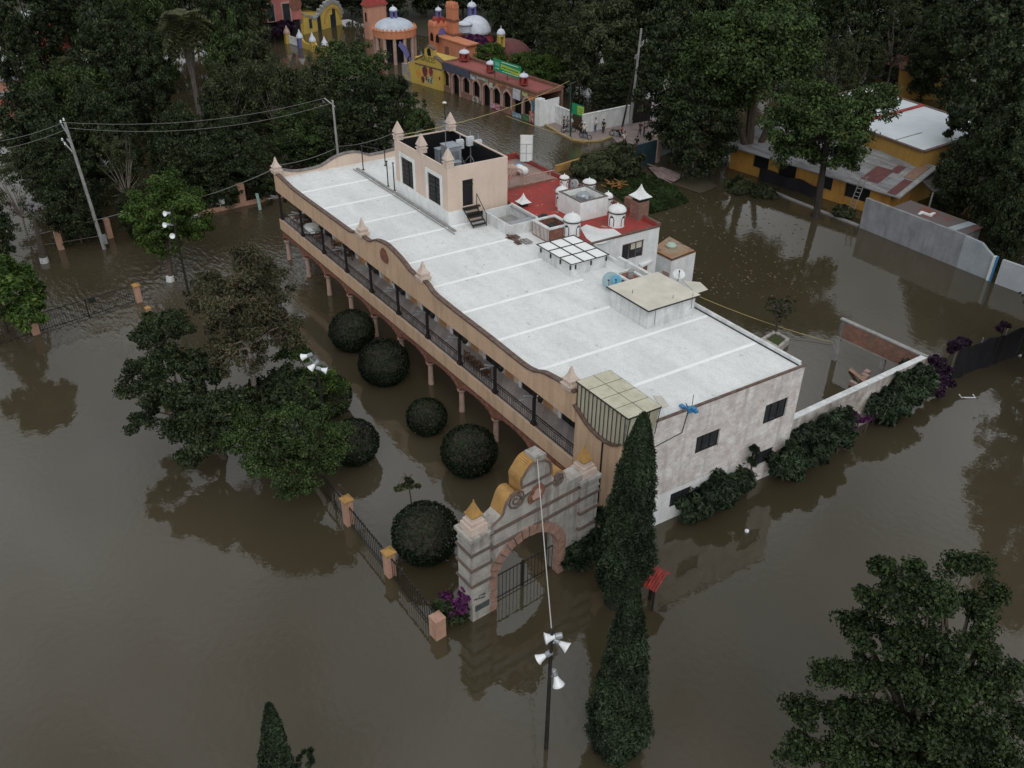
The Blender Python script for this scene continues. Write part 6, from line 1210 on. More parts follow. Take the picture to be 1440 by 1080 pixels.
def wall2(name, label, A, B, h, m, th=.25, cap=None, cat='wall'):
    f = Fr(A, B); o = thing(name, label, cat, f.O); mb = MB(f); mb.box(0, f.L, 0, th, -1.2, h - .08); mb.build('masonry', m, o); mb = MB(f); mb.box(-.02, f.L + .02, -.04, th + .04, h - .08, h); mb.build('coping', cap or m, o); return f, o
wall2('street_wall', 'white street wall between the painted arcade and the green banner', (771, 169), (802, 182), 2.3, mWhite)
wall2('street_wall', 'long white street wall right of the green banner', (819, 188), (884, 174), 2.4, mWhite)
wall2('street_wall', 'pale street wall right of the black street gate', (914, 170), (943, 162), 2.6, mWhite)
f = Fr((890, 174), (913, 170)); mb = MB(f); mb.box(0, f.L, 0, .08, 0, 2.9)
for k in range(7): x = f.L * k / 6; mb.box(x - .04, x + .04, -.06, -.001, 0, 2.9)
simple('street_gate', 'tall black metal gate beside the tallest pole', 'gate', mb, mIron, f.O)
f = Fr((893, 237), (923, 228)); mb = MB(f); mb.box(0, f.L, 0, .1, -.5, 2.7)
for k in range(6): x = f.L * k / 5; mb.box(x - .04, x + .04, -.05, -.001, -.5, 2.7)
simple('street_gate', 'dark blue metal gate by the grey-green shrub', 'gate', mb, mat('dark_blue_gate_paint', (.02, .045, .06), (.03, .06, .075), 1, .5), f.O)
f = Fr((923, 229), (928, 227)); mb = MB(f); mb.box(0, .6, 0, .6, -.5, 3.0).box(-.08, .68, -.08, .68, 3.0, 3.12); simple('gate_pier', 'pinkish gate pier right of the dark blue gate', 'pier', mb, mPinkStone, f.O)
wall2('street_wall', 'white wall right of the pinkish gate pier under the dark trees', (928, 220), (962, 206), 1.9, mPaleWall)
f = Fr((782, 243), (828, 229)); mb = MB(f); mb.box(0, f.L, 0, .3, -1, .8); simple('low_street_wall', 'low orange-brown wall behind the red annex roof', 'wall', mb, mYellow, f.O)
# green banners
def lettering(parent, f, x, y, z, s, size, m, wf=None): return text(s, size, f(x, y, z), f.ex, (0, 0, 1), m, parent, wfit=wf)
mGreen = mat('green_banner', (.01, .22, .10), None, rough=.6, fine=.04); mGY = mat('yellow_green_band', (.35, .45, .04), None, rough=.6); mTxtW = mat('white_lettering', (.75, .78, .75), None, fine=0)
base = at(812, 186); o = thing('street_banner', 'green and lime street banner at the corner by the white wall', 'banner', base)
q = [atd(*p, base) for p in ((804, 144), (822, 150), (821.5, 166), (804, 159))]
mb = MB(); mb.prism([tuple(p) for p in q], tuple(FH * .05)); mb.build('panel', mGreen, o)
q2 = [q[0].lerp(q[1], .45).lerp(q[3].lerp(q[2], .45), .1), q[0].lerp(q[1], .96).lerp(q[3].lerp(q[2], .96), .1), q[0].lerp(q[1], .96).lerp(q[3].lerp(q[2], .96), .85), q[0].lerp(q[1], .45).lerp(q[3].lerp(q[2], .45), .85)]
mb = MB(); mb.prism([tuple(p - FH * .03) for p in q2], tuple(FH * .02)); mb.build('lime_field', mGY, o)
for k in range(3):
    a = q2[0].lerp(q2[3], .25 + .25 * k); b = q2[1].lerp(q2[2], .25 + .25 * k); mb = MB(); mb.tube([tuple(a.lerp(b, .1) - FH * .05), tuple(a.lerp(b, .9) - FH * .05)], .045, 4); mb.build('printed_line', mGreen, o)
for p in (q[0], q[1]): mb = MB(); mb.tube([(p.x, p.y, 0), tuple(p)], .05, 5); mb.build('post', mIron, o)
# ---------- painted arcade building
f = Fr((620.6, 126), (754, 175)); o = arc_b = thing('painted_arcade', 'long low brick arcade with murals and a red flat roof across the street', 'building', f.O)
hA = (f.on(622, 88)[1] + f.on(753, 130)[1]) / 2; dpt = f.flat(656, 68, hA)[1]; print('arcade h', hA, 'L', f.L, 'depth', dpt, f.on(622, 88), f.on(753, 130))
dpt = 4.6; Lf = f.L; nA = 11; wA = Lf / nA; holes = []; kinds = ['a', 'd', 'a', 'a', 'd', 'a', 'a', 'r', 'a']
sc_ = Lf / 9.6; xs_ = [.55, 1.65, 2.75, 3.8, 4.85, 5.85, 6.85, 7.85, 8.75]
for x, kd in zip(xs_, kinds):
    x *= sc_; w2_ = .36 * sc_; top_ = 2.35 if kd != 'r' else 2.6; b_ = .75 if kd == 'a' else -.8; holes.append((x - w2_, x + w2_, b_, top_, kd))
mb = MB(f); us = sorted({0, Lf, *[h[0] for h in holes], *[h[1] for h in holes]})
for a, b in zip(us[:-1], us[1:]):
    h = [q for q in holes if q[0] <= a and b <= q[1]]
    if not h: mb.box(a, b, 0, .3, -1, hA); continue
    h = h[0]; xm = (a + b) / 2; r = (b - a) / 2; n = 10
    if h[2] > 0: mb.box(a, b, 0, .3, -1, h[2])
    for k in range(n):
        t0, t1 = -1 + 2 * k / n, -1 + 2 * (k + 1) / n; g = (lambda t: h[3] + .75 * r * (1 - abs(t) ** 1.6)) if h[4] != 'r' else (lambda t: h[3])
        mb.prism([(xm + r * t0, 0, g(t0)), (xm + r * t1, 0, g(t1)), (xm + r * t1, 0, hA), (xm + r * t0, 0, hA)], (0, .3, 0))
mb.box(0, Lf, dpt - .3, dpt, -1, hA).box(0, .3, .3, dpt - .3, -1, hA); mb.build('brick_wall', mBrick, arc_b)
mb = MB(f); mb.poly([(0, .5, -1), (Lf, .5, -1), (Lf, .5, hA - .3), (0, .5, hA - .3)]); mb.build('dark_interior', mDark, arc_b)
for h in holes:
    if h[4] == 'r': continue
    xm = (h[0] + h[1]) / 2; r = (h[1] - h[0]) / 2; mb = MB(f); n = 10; g = lambda t, e: (xm + (r + e) * t, h[3] + (.75 * r + e * 1.3) * (1 - abs(t) ** 1.6) - (e if abs(t) == 1 else 0))
    for k in range(n):
        t0, t1 = -1 + 2 * k / n, -1 + 2 * (k + 1) / n; a, b, c, d = g(t0, 0), g(t1, 0), g(t1, .28), g(t0, .28); mb.prism([(a[0], -.06, a[1]), (b[0], -.06, b[1]), (c[0], -.06, c[1]), (d[0], -.06, d[1])], (0, .05, 0))
    mb.box(h[0] - .28, h[0], -.06, -.01, max(h[2], -.5), h[3]).box(h[1], h[1] + .28, -.06, -.01, max(h[2], -.5), h[3]); mb.build('arch_surround', mPinkStone, arc_b)
mb = MB(f); mb.box(0, Lf, .3, dpt - .3, hA - .35, hA - .25); mb.build('red_roof', mat('red_roof_paint', (.33, .085, .075), (.24, .09, .08), .8, .85, spot=(.3, .2, .18), sth=.66, ssc=.8), arc_b)
mb = MB(f); mb.box(-.1, Lf + .1, -.12, .35, hA + .002, hA + .15).box(-.1, Lf + .1, dpt - .35, dpt + .1, hA + .002, hA + .15).box(Lf - .3, Lf + .1, .35, dpt - .35, hA - .3, hA + .15); mb.build('cornice', mBrickTrim, arc_b)
mb = MB(f); mb.box(0, Lf * .33, -.16, -.125, hA - .95, hA + .1); mb.c = 1; mb.box(0, Lf * .33, -.04, -.004, 2.9, hA - .95); mb.build('black_fascia', [mat('dark_blue_awning', (.06, .065, .10), (.09, .1, .15), 2, .4), mDark], arc_b)
def panel(x0, x1, z0, z1, m, nm='mural_panel', d=-.09): mb = MB(f); mb.box(x0 * sc_, x1 * sc_, d, d + .03, z0, z1); return mb.build(nm, m, arc_b)
mMur = lambda n, a, b, s=2.5: mat(n, a, b, s, .8, lo=.47, hi=.53)
panel(3.2, 3.75, 3.0, hA - .4, mMur('pale_sign_print', (.5, .53, .56), (.15, .25, .35), 3), 'sign_panel'); panel(3.85, 5.0, 3.3, hA - .35, mMur('teal_mural', (.18, .30, .28), (.4, .42, .38)), d=-.05)
panel(5.15, 5.5, 2.7, hA - .6, mMur('white_green_mural', (.55, .55, .5), (.05, .2, .12)), d=-.05); panel(5.75, 6.6, 3.3, hA - .4, mMur('yellow_red_mural', (.5, .28, .06), (.3, .07, .05), 4), d=-.05)
panel(6.75, 7.35, 3.6, hA - .5, mMur('brown_mural', (.2, .12, .08), (.4, .3, .1), 4), d=-.05); panel(7.45, 8.15, 2.35, hA - .25, mMur('white_cloth_sign', (.52, .55, .6), (.42, .45, .5), 2), 'white_sign', -.12)
panel(8.3, 8.75, 3.1, hA - .4, mMur('green_yellow_mural', (.2, .4, .08), (.5, .5, .2), 4), d=-.05); panel(8.95, 9.3, 2.9, hA - .6, mMur('orange_mural', (.6, .2, .03), (.35, .06, .04), 3), d=-.05)
panel(9.1, 9.4, 1.5, 2.9, mMur('blue_green_mural', (.03, .12, .3), (.05, .22, .15), 3), d=-.05); panel(8.95, 9.35, .1, 1.4, mMur('red_white_mural', (.4, .06, .05), (.5, .45, .4), 3), d=-.05)
panel(3.4, 4.25, .05, .72, mMur('white_letter_mural', (.5, .48, .45), (.12, .08, .06), 3.5), d=-.05); panel(5.25, 6.15, .05, .72, mMur('pink_letter_mural', (.5, .45, .45), (.45, .05, .15), 3.5), d=-.05); panel(7.4, 8.2, .02, .6, mMur('pale_blue_mural', (.4, .45, .5), (.15, .25, .35)), d=-.05); panel(8.3, 9.0, .05, .8, mMur('dark_green_mural', (.03, .12, .06), (.1, .2, .1)), d=-.05)
mb = MB(f); mb.box(Lf, Lf + .9, -.3, .6, -1, 3.4).box(Lf + .9, Lf + 1.0, .2, 3, -1, 3.2); simple('white_end_pier', 'white end wall of the painted arcade', 'pier', mb, mWhiteClean, f(Lf, 0, 0))
def minidome(p, r, h, label, body, dome, cat='roof lantern', n=10, open_=True):
    o = thing('roof_lantern', label, cat, p, 'small domed roof lanterns in town'); T = lambda x, y, z=0: p + Vector((x, y, z))
    mb = MB(T)
    if open_:
        for k in range(4): a = k * PI / 2 + .5; mb.cbox(r * .75 * math.cos(a), r * .75 * math.sin(a), 0, r * .4, r * .4, h * .55)
        mb.lathe(0, 0, h * .55, [(r, 0), (r, h * .08)], n).lathe(0, 0, 0, [(r, 0), (r, h * .06)], n)
    else: mb.lathe(0, 0, 0, [(r * .9, 0), (r * .9, h * .6)], 8)
    mb.build('lantern_body', body, o); mb = MB(T); mb.lathe(0, 0, h * .63, [(r * 1.05 * math.cos(a), h * .3 * math.sin(a)) for a in np.linspace(0, 1.45, 6)] + [(.05, h * .37), (.02, h * .45)], 12); mb.build('dome', dome, o, smooth=True); return o
for px, py, r, lab in ((653, 84, .75, 'white dome on red pillars at the left of the arcade roof'), (690, 100, .62, 'white dome on red pillars left of the green billboard'), (736.5, 118, .62, 'white dome on red pillars right of the green billboard')):
    p = at(px, py, hA); minidome(p, r, 1.5, lab, mRedTile, mDomeW2)
base = at(713, 111, hA); p1 = atd(694, 102, base)
o = thing('green_billboard', 'green billboard with yellow text band on the arcade roof', 'billboard', base); q = [atd(*p, base) for p in ((693.5, 81.5), (733, 94), (732.5, 112.5), (694, 99))]
ex = (q[1] - q[0]); ex.z = 0; ex.normalize()
mb = MB(); mb.prism([tuple(p) for p in q], tuple(FH * .1)); mb.build('panel', mGreen, o)
L2 = lambda u, v, d=.03: (q[0].lerp(q[1], u)).lerp(q[3].lerp(q[2], u), v) - FH * d
mb = MB(); mb.prism([tuple(L2(*t)) for t in ((.27, .28), (.95, .38), (.95, .76), (.27, .66))], tuple(FH * .02)); mb.build('yellow_band', mGY, o)
mb = MB(); mb.prism([tuple(L2(*t)) for t in ((.05, .2), (.22, .24), (.22, .55), (.05, .5))], tuple(FH * .02)); mb.build('logo_block', mat('pale_green_logo', (.2, .45, .38), (.05, .25, .15), 5, .6), o)
def tx(s, u, v, size, m): ex2 = (q[1] - q[0]).normalized(); up = (q[0] - q[3]).normalized(); text(s, size, L2(u, v, .06), ex2, up, m, o)
for u0, u1, v in ((.3, .9, .12), (.08, .22, .72), (.32, .9, .83)):
    mb = MB(); n = int((u1 - u0) * 26)
    for k in range(n): a = L2(u0 + (u1 - u0) * k / n, v, .05); b = L2(u0 + (u1 - u0) * (k + .62) / n, v, .05); mb.tube([tuple(a), tuple(b)], .05, 4)
    mb.build('printed_line', mTxtW, o)
mb = MB(); n = 14
for k in range(n): a = L2(.31 + .6 * k / n, .47 + .03 * k / n, .05); b = L2(.31 + .6 * (k + .6) / n, .47 + .03 * k / n, .05); mb.tube([tuple(a), tuple(b)], .11, 4)
mb.build('large_letters', mGreen, o)
for u in (.05, .5, .95): a = L2(u, 1, -.12); mb = MB(); mb.tube([(a.x, a.y, hA - .3), tuple(a)], .06, 4); mb.build('support', mIron, o)
# ---------- yellow gabled facade with lettering
f = Fr((580, 116), (621.5, 128)); zA = lambda a, b: (565 + a / 14.4, 50 + b / 14.4)
o = yf = thing('yellow_gabled_facade', 'yellow gabled facade with painted figures and a small bell gable', 'building', f.O)
pf = [f.on(*zA(*p)) for p in ((120, 540), (150, 560), (270, 490), (380, 430), (460, 395), (455, 260), (520, 205), (600, 250), (650, 290), (655, 430), (830, 560))]
xl_, xr_ = 0.0, f.L
mb = MB(f); mb.prism([(pf[0][0] + .3, 0, 1.8), (xl_, 0, -1), (xr_, 0, -1), (xr_, 0, pf[-1][1])] + [(x, 0, z) for x, z in pf[::-1]], (0, .5, 0)); mb.box(.2, xr_ - .1, .5, 4.5, -1, pf[-1][1] - .3); mb.build('wall', mYel, yf)
mb = MB(f); mb.strip([(x, -.1, z + .1) for x, z in pf[2:5]], (0, .7, 0), (0, 0, .16)).strip([(x, -.1, z + .1) for x, z in pf[9:]], (0, .7, 0), (0, 0, .16)).strip([(x, -.1, z + .08) for x, z in pf[5:9]], (0, .7, 0), (0, 0, .12)); a = f.on(*zA(270, 545)); b = f.on(*zA(820, 690)); mb.prism([(a[0], -.08, a[1]), (b[0], -.08, b[1]), (b[0], -.08, b[1] - .15), (a[0], -.08, a[1] - .15)], (0, .079, 0)); mb.build('dark_trim', mCap, yf)
x, z = f.on(*zA(540, 490)); text('SAUCES', 1.0, f(x, -.02, z), f.ex, (f.ex.z, 0, 1), mat('dark_green_lettering', (.03, .07, .03), None, fine=0), yf, wfit=2.6)
x, z = f.on(*zA(395, 465)); text('LOS', .5, f(x, -.02, z), f.ex, (0, 0, 1), mat('dark_green_small_lettering', (.05, .09, .04), None, fine=0), yf, wfit=.7)
x, z = f.on(*zA(550, 320)); mb = MB(f); mb.prism([(x + .4 * math.cos(t) * (1 if math.sin(t) > 0 else 1), -.03, z + (.45 * math.sin(t) if math.sin(t) > 0 else -.6)) for t in (0, .5, 1.05, 1.57, 2.1, 2.65, PI, 4, 5.4)], (0, .02, 0)); mb.build('bell_opening', mDark, yf)
for px, py, w_, h_, m in ((470, 730, .55, .75, mMur('maroon_figure', (.2, .03, .06), (.12, .03, .04))), (590, 745, .42, .7, mMur('maroon_figure', (.2, .03, .06), (.3, .08, .04))), (430, 890, .35, .5, mMur('maroon_figure', (.2, .03, .05), (.1, .02, .03))), (520, 900, .4, .5, mMur('dark_figure', (.05, .08, .05), (.4, .35, .3))), (600, 900, .35, .6, mMur('green_figure', (.04, .12, .07), (.4, .38, .3))), (765, 870, .18, .28, mMur('red_ball', (.3, .03, .03), (.2, .02, .02))), (340, 770, .5, .6, mMur('orange_blush', (.6, .22, .04), (.55, .35, .08)))):
    x, z = f.on(*zA(px, py)); mb = MB(f); mb.prism([(x + w_ * math.cos(t) * (1 + .15 * math.sin(3 * t)), -.02, z + h_ * math.sin(t)) for t in np.linspace(0, 2 * PI, 12, endpoint=False)], (0, .018, 0)); mb.build('painted_figure', m, yf)
fl = Fr((566, 110), (580, 116)); h_ = 2.4; mb = MB(fl); mb.prism([(0, 0, -1), (fl.L, 0, -1), (fl.L, 0, 3.2), (fl.L * .6, 0, 2.4), (0, 0, 2.2)], (0, .3, 0)); simple('mural_side_wall', 'low mural wall left of the yellow gabled facade', 'wall', mb, mMur('grey_purple_mural', (.3, .28, .32), (.42, .36, .2), 1.2), fl.O)
B = at(578, 100); mb = MB(); q = [atd(*p, B) for p in ((562, 58), (571, 66), (576, 78), (572, 83), (566, 72), (560, 64))]; mb.prism([tuple(p) for p in q], tuple(FH * .2)); mb.tube([tuple(q[2] - Vector((0, 0, .3))), (B.x, B.y, 0)], .15, 5)
simple('blue_slide', 'blue and purple playground slide left of the yellow gabled facade', 'slide', mb, mPurp, B)
# ---------- domed pavilion
base = at(557, 84); o = dp = thing('domed_pavilion', 'round pavilion with a pale blue dome and orange crenellated ring', 'pavilion', base)
hr = atd(557, 40, base).z; r = pr(30.5, base + Vector((0, 0, hr))); print('pavilion', hr, r)
T = lambda x, y, z=0: base + Vector((x, y, z)); zt = hr
mb = MB(T); mb.lathe(0, 0, zt - .9, [(r, 0), (r, 1.1), (r - .4, 1.1), (r - .4, 0)], 28)
for k in range(30): a = 2 * PI * k / 30; mb.tube([(r * .98 * math.cos(a), r * .98 * math.sin(a), zt + .15), (r * .98 * math.cos(a), r * .98 * math.sin(a), zt + .55)], [.28, .05], 4)
mb.build('crenellated_ring', mOrangeW, dp)
htop = atd(557, 25, base).z; mb = MB(T); R2 = r * .93; mb.lathe(0, 0, zt, [(R2 * math.cos(a), (htop - zt) * math.sin(a)) for a in np.linspace(0, 1.42, 9)], 28); mb.build('dome', mDomeW, dp, smooth=True)
mb = MB(T)
for k in range(12): a = 2 * PI * k / 12; mb.tube([((r - .3) * math.cos(a), (r - .3) * math.sin(a), -1), ((r - .3) * math.cos(a), (r - .3) * math.sin(a), zt - .9)], .28, 8)
mb.build('columns', mPinkStone, dp); mb = MB(T); mb.lathe(0, 0, -1, [(r * .5, 0), (r * .5, zt)], 16); mb.build('dark_core', mDark, dp)
minidome(T(0, 0, htop - .15), .62, 1.9, 'blue lantern with white cap on the pale blue dome', mPurp, mDomeW2)
# ---------- orange crenellated house and turret
f = Fr((591, 78), (625, 75)); f = Fr(tuple(at(594, 76)), tuple(at(594, 76) + W(3.5, 11, 0) - W(0, 0, 0)))
base = at(606, 80); hq = atd(606, 33, base).z; tw = pr(13, base)
def block(name, label, bx, by, toppy, wpx, dpx, m, rz=.07, cren=True, cat='building'):
    b = at(bx, by); h = atd(bx, toppy, b).z; w_, d_ = 2 * pr(wpx, b), 2 * pr(dpx, b); T = lambda x, y, z=0: b + Vector((x * math.cos(rz) - y * math.sin(rz) - w_ / 2 * 0, x * math.sin(rz) + y * math.cos(rz), z))
    o = thing(name, label, cat, b); mb = MB(T); mb.box(-w_, 0, 0, d_, -1, h - .5); mb.build('wall', m, o)
    mb = MB(T)
    if cren:
        for a0, a1, b0, b1 in ((-w_, 0, -.08, .3), (-w_, 0, d_ - .3, d_ + .08), (-w_ - .08, -w_ + .3, 0, d_), (-.3, .08, 0, d_)):
            L_ = (a1 - a0) if (a1 - a0) > (b1 - b0) else (b1 - b0); n = max(3, int(L_ / .9))
            for k in range(n):
                if (a1 - a0) > (b1 - b0): x0, x1 = a0 + (a1 - a0) * k / n, a0 + (a1 - a0) * (k + .99) / n; mb.prism([(x0, b0, h - .52), (x1, b0, h - .52), (x1, b0, h - .25), ((x0 + x1) / 2, b0, h + .35), (x0, b0, h - .25)], (0, b1 - b0, 0))
                else: y0, y1 = b0 + (b1 - b0) * k / n, b0 + (b1 - b0) * (k + .99) / n; mb.prism([(a0, y0, h - .52), (a0, y1, h - .52), (a0, y1, h - .25), (a0, (y0 + y1) / 2, h + .35), (a0, y0, h - .25)], (a1 - a0, 0, 0))
    else: mb.box(-w_ - .15, .15, -.15, d_ + .15, h - .5, h - .3)
    mb.build('battlements' if cren else 'cornice', m, o); return o, T, w_, d_, h
o, T, w_, d_, h = block('crenellated_house', 'orange crenellated house with a row of small dark arches', 612, 84, 34, 7, 13, mOrangeW)
for k in range(5): mb = MB(T); y = .6 + k * (d_ - 1) / 5; mb.prism([(.0, y, h - 2.6), (.0, y + .8, h - 2.6), (.0, y + .8, h - 1.7), (.0, y + .4, h - 1.3), (.0, y, h - 1.7)], (.04, 0, 0)); mb.build('arched_window', mDark, o)
for k in range(2): mb = MB(T); x = -w_ + .5 + k * 1.5; mb.prism([(x, -.04, h - 2.6), (x + .8, -.04, h - 2.6), (x + .8, -.04, h - 1.7), (x + .4, -.04, h - 1.3), (x, -.04, h - 1.7)], (0, .039, 0)); mb.build('arched_window', mDark, o)
mb = MB(T); y = d_ * .5; mb.prism([(.01, y + .75 * math.cos(t), 3.4 + 1.3 * math.sin(t)) for t in np.linspace(0, 2 * PI, 14, endpoint=False)], (.05, 0, 0)); mb.build('blue_oval_window', mPurp, o)
mb = MB(T); mb.box(-w_ + .3, -.3, .3, d_ - .3, h - .5, h - .4); mb.taper(-w_ / 2, d_ / 2, h - .4, h + .8, w_ * .8, d_ * .8, 1.2, 1.2); mb.build('red_roof', mRedTile, o)
minidome(T(-w_ / 2, d_ / 2, h + .7), .5, 1.6, 'blue lantern with white cap on the orange crenellated house', mPurp, mDomeW2)
mb = MB(T); mb.box(.06, 7.5, d_ * .2, d_ * .9, -1, 3.4).box(.06, 7.9, d_ * .15, d_ * .95, 3.4, 3.6); mb.c = 1; mb.box(2, 3.0, d_ * .2 - .06, d_ * .2 - .01, .2, 2.4); mb.c = 0; o2 = mb.build('house_wing', [mOrangeW, mBrickTrim], o)
o, T, w_, d_, h = block('castle_turret', 'tall orange castle turret with jagged battlements', 639, 84, 8, 8.5, 4.5, mOrangeW)
mb = MB(T); mb.box(-w_ - .15, .15, -.15, d_ + .15, h - 2.4, h - 2.1).box(-w_ - .4, .4, -.4, d_ + .4, h * .45, h * .45 + .3); mb.build('string_course', mBrickTrim, o)
mb = MB(T); mb.prism([(-w_ * .5 + .3 * math.cos(t), -.04, h * .3 + .5 * math.sin(t)) for t in np.linspace(0, 2 * PI, 8, endpoint=False)], (0, .039, 0)); mb.build('oval_window', mDark, o)
# ---------- white domed house
base = at(668, 66); o = thing('white_domed_house', 'house with a broad white dome and red skirt roof', 'building', base); r = pr(25, base); hb = atd(668, 40, base).z; ht = atd(668, 16, base).z
T = lambda x, y, z=0: base + Vector((x, y, z))
mb = MB(T); mb.lathe(0, 0, -1, [(r * .85, 0), (r * .85, hb + .2)], 20); mb.build('wall', mWhiteClean, o); mb = MB(T); mb.lathe(0, 0, hb - 1.8, [(r * 1.05, 0), (r * .8, 1.3)], 20); mb.build('red_roof', mRedTile, o)
mb = MB(T); mb.lathe(0, 0, hb - .6, [(r * .92 * math.cos(a), (ht - hb) * math.sin(a)) for a in np.linspace(0, 1.42, 9)], 24); mb.build('dome', mDomeW2, o, smooth=True)
minidome(T(-.8, 0, ht - .9), .75, 2.4, 'violet lantern on top of the broad white dome', mPurp, mDomeW2)
p = atd(655, 40, base) - FH * (r * .8); minidome(p, 1.2, 1.8, 'small white dome in front of the broad white dome', mDomeW2, mDomeW2, open_=False)
# ---------- salmon house, yellow arched house, pink house
o, T, w_, d_, h = block('salmon_house', 'tall salmon house with a red roof edge behind the pavilion', 520, 56, 6, 6.5, 15, mSalmonW, cren=False)
mb = MB(T); mb.taper(-w_ / 2, d_ / 2, h - .3, h + 1.2, w_ + .6, d_ + .6, w_ * .3, d_ * .6); mb.build('red_roof', mRedTile, o); mb = MB(T); mb.box(-w_ * .6, -w_ * .3, -.05, -.01, h * .5, h * .75); mb.build('window', mDark, o)
f = Fr((427.5, 49), (481, 34)); o = thing('yellow_arched_house', 'yellow house with a big round-arched scalloped gable', 'building', f.O); z3 = lambda a, b: (330 + a / 4.966, b / 4.966)
pf = [f.on(*z3(*p)) for p in ((478, 105), (520, 115), (560, 135), (600, 90), (640, 40), (680, 15), (720, 35), (745, 80), (752, 120))]; print('yah', pf[:3], f.L)
mb = MB(f); mb.prism([(0, 0, -1)] + [(max(0, x), 0, z) for x, z in pf] + [(f.L, 0, pf[-1][1]), (f.L, 0, -1)], (0, .4, 0)); zb_ = min(p[1] for p in pf[:3]); mb.box(0, f.L, .4, 9, -1, zb_ - .3); mb.build('wall', mYel, o)
mb = MB(f); mb.strip([(x, -.12, z + .25) for x, z in pf], (0, .7, 0), (0, 0, .35))
for i in range(3, 8):
    for t in (.0, .5): x = pf[i][0] + (pf[min(i + 1, 8)][0] - pf[i][0]) * t; z = pf[i][1] + (pf[min(i + 1, 8)][1] - pf[i][1]) * t; mb.tube([(x, -.15, z + .35), (x, .6, z + .35)], .38, 7)
mb.build('scalloped_coping', mConc, o); mb = MB(f); mb.box(0, f.L * .55, .4, 9, zb_ - .28, zb_ - .1); mb.build('flat_roof', mTileGrey, o)
xm, zm = f.on(*z3(680, 110)); mb = MB(f); ra = f.L * .2
for k in range(12): a, b = PI * k / 12, PI * (k + 1) / 12; mb.prism([(xm + ra * math.cos(a), -.08, zm - 1 + ra * 1.1 * math.sin(a)), (xm + ra * math.cos(b), -.08, zm - 1 + ra * 1.1 * math.sin(b)), (xm + (ra + .35) * math.cos(b), -.08, zm - 1 + (ra * 1.1 + .35) * math.sin(b)), (xm + (ra + .35) * math.cos(a), -.08, zm - 1 + (ra * 1.1 + .35) * math.sin(a))], (0, .07, 0))
mb.build('arch_moulding', mOchreW, o)
for a, b, w2_, h2_ in ((530, 165, .35, .8), (590, 160, .45, 1.4), (690, 80, .4, .6), (690, 165, .7, 1.6)): x, z = f.on(*z3(a, b)); mb = MB(f); mb.box(x - w2_, x + w2_, -.04, -.004, z - h2_, z + h2_); mb.build('window', mGlass, o)
f = Fr((361, 56), (427, 49)); o = thing('pink_house', 'two-storey pink house with tall white-framed windows', 'building', f.O); hP = f.on(395, 0)[1] + 1.0; z0_ = f.on(400, 29)[1]
mb = MB(f); mb.box(0, f.L, 0, 9, z0_, hP); mb.c = 1; mb.box(.3, f.L - .3, .4, 8.6, -1, z0_ - .01); mb.build('wall', [mPinkW, mDark], o)
for a, b, w2_, h2_ in ((253, 90, .55, 1.3), (362, 90, .6, 1.5)):
    x, z = f.on(*z3(a, b)); mb = MB(f); mb.box(x - w2_ - .25, x + w2_ + .25, -.06, -.004, z - h2_ - .2, z + h2_ + .3); fr = mb.build('window_frame', mPinkStone, o); mb = MB(f); mb.box(x - w2_, x + w2_, -.1, -.065, z - h2_, z + h2_); mb.build('window_pane', mGlass, fr)
x, z = f.on(*z3(422, 30)); mb = MB(f); mb.tube([(x, -.08, z), (x, .0, z)], 1.1, 16).tube([(x, -.12, z), (x, -.07, z)], .7, 12); mb.build('round_medallion', mBrickTrim, o)
mb = MB(f); mb.box(-.2, f.L + .2, -.2, 9.2, hP, hP + .3); mb.build('cornice', mPinkStone, o)
# low pinnacled wall
pts = [(405, 61), (423, 67), (441, 72), (458, 78)]
for i, (a, b) in enumerate(pts):
    p = at(a, b); mb = MB(lambda x, y, z=0: p + Vector((x, y, z))); mb.cbox(0, 0, -1, .8, .8, 2.6); o = thing('wall_pinnacle', ['first white-capped pinnacle of the low lagoon wall from the left', 'second white-capped pinnacle of the low lagoon wall', 'third white-capped pinnacle of the low lagoon wall', 'last white-capped pinnacle of the low lagoon wall, touching the big tree'][i], 'pinnacle', p, 'pinnacles of the low wall'); mb.build('shaft', mYel if i != 1 else mPurp, o)
    mb = MB(lambda x, y, z=0: p + Vector((x, y, z))); mb.lathe(0, 0, 1.6, [(.6, 0), (.55, .3), (.25, .8), (.05, 1.3)], 8); mb.build('cap', mDomeW2 if i else mPinkStone, o)
for i in range(3):
    f = Fr(pts[i], pts[i + 1]); mb = MB(f)
    if i == 0:
        for k in range(12): x = .5 + (f.L - 1) * k / 11; mb.box(x - .06, x + .06, 0, .1, -.5, 1.2)
        mb.box(.4, f.L - .4, -.02, .12, 1.2, 1.35).box(.4, f.L - .4, -.02, .12, .1, .25)
    else: mb.prism([(.4, 0, -1), (.4, 0, 1.6), (f.L * .3, 0, 1.0), (f.L * .7, 0, .85), (f.L - .4, 0, 1.1), (f.L - .4, 0, -1)], (0, .3, 0))
    simple('lagoon_wall', ['white balustrade between the first two pinnacles', 'swooping yellow wall in the middle of the pinnacle row', 'swooping yellow wall by the big willow-like tree'][i], 'wall', mb, mWhiteClean if i == 0 else mYel, f.O)
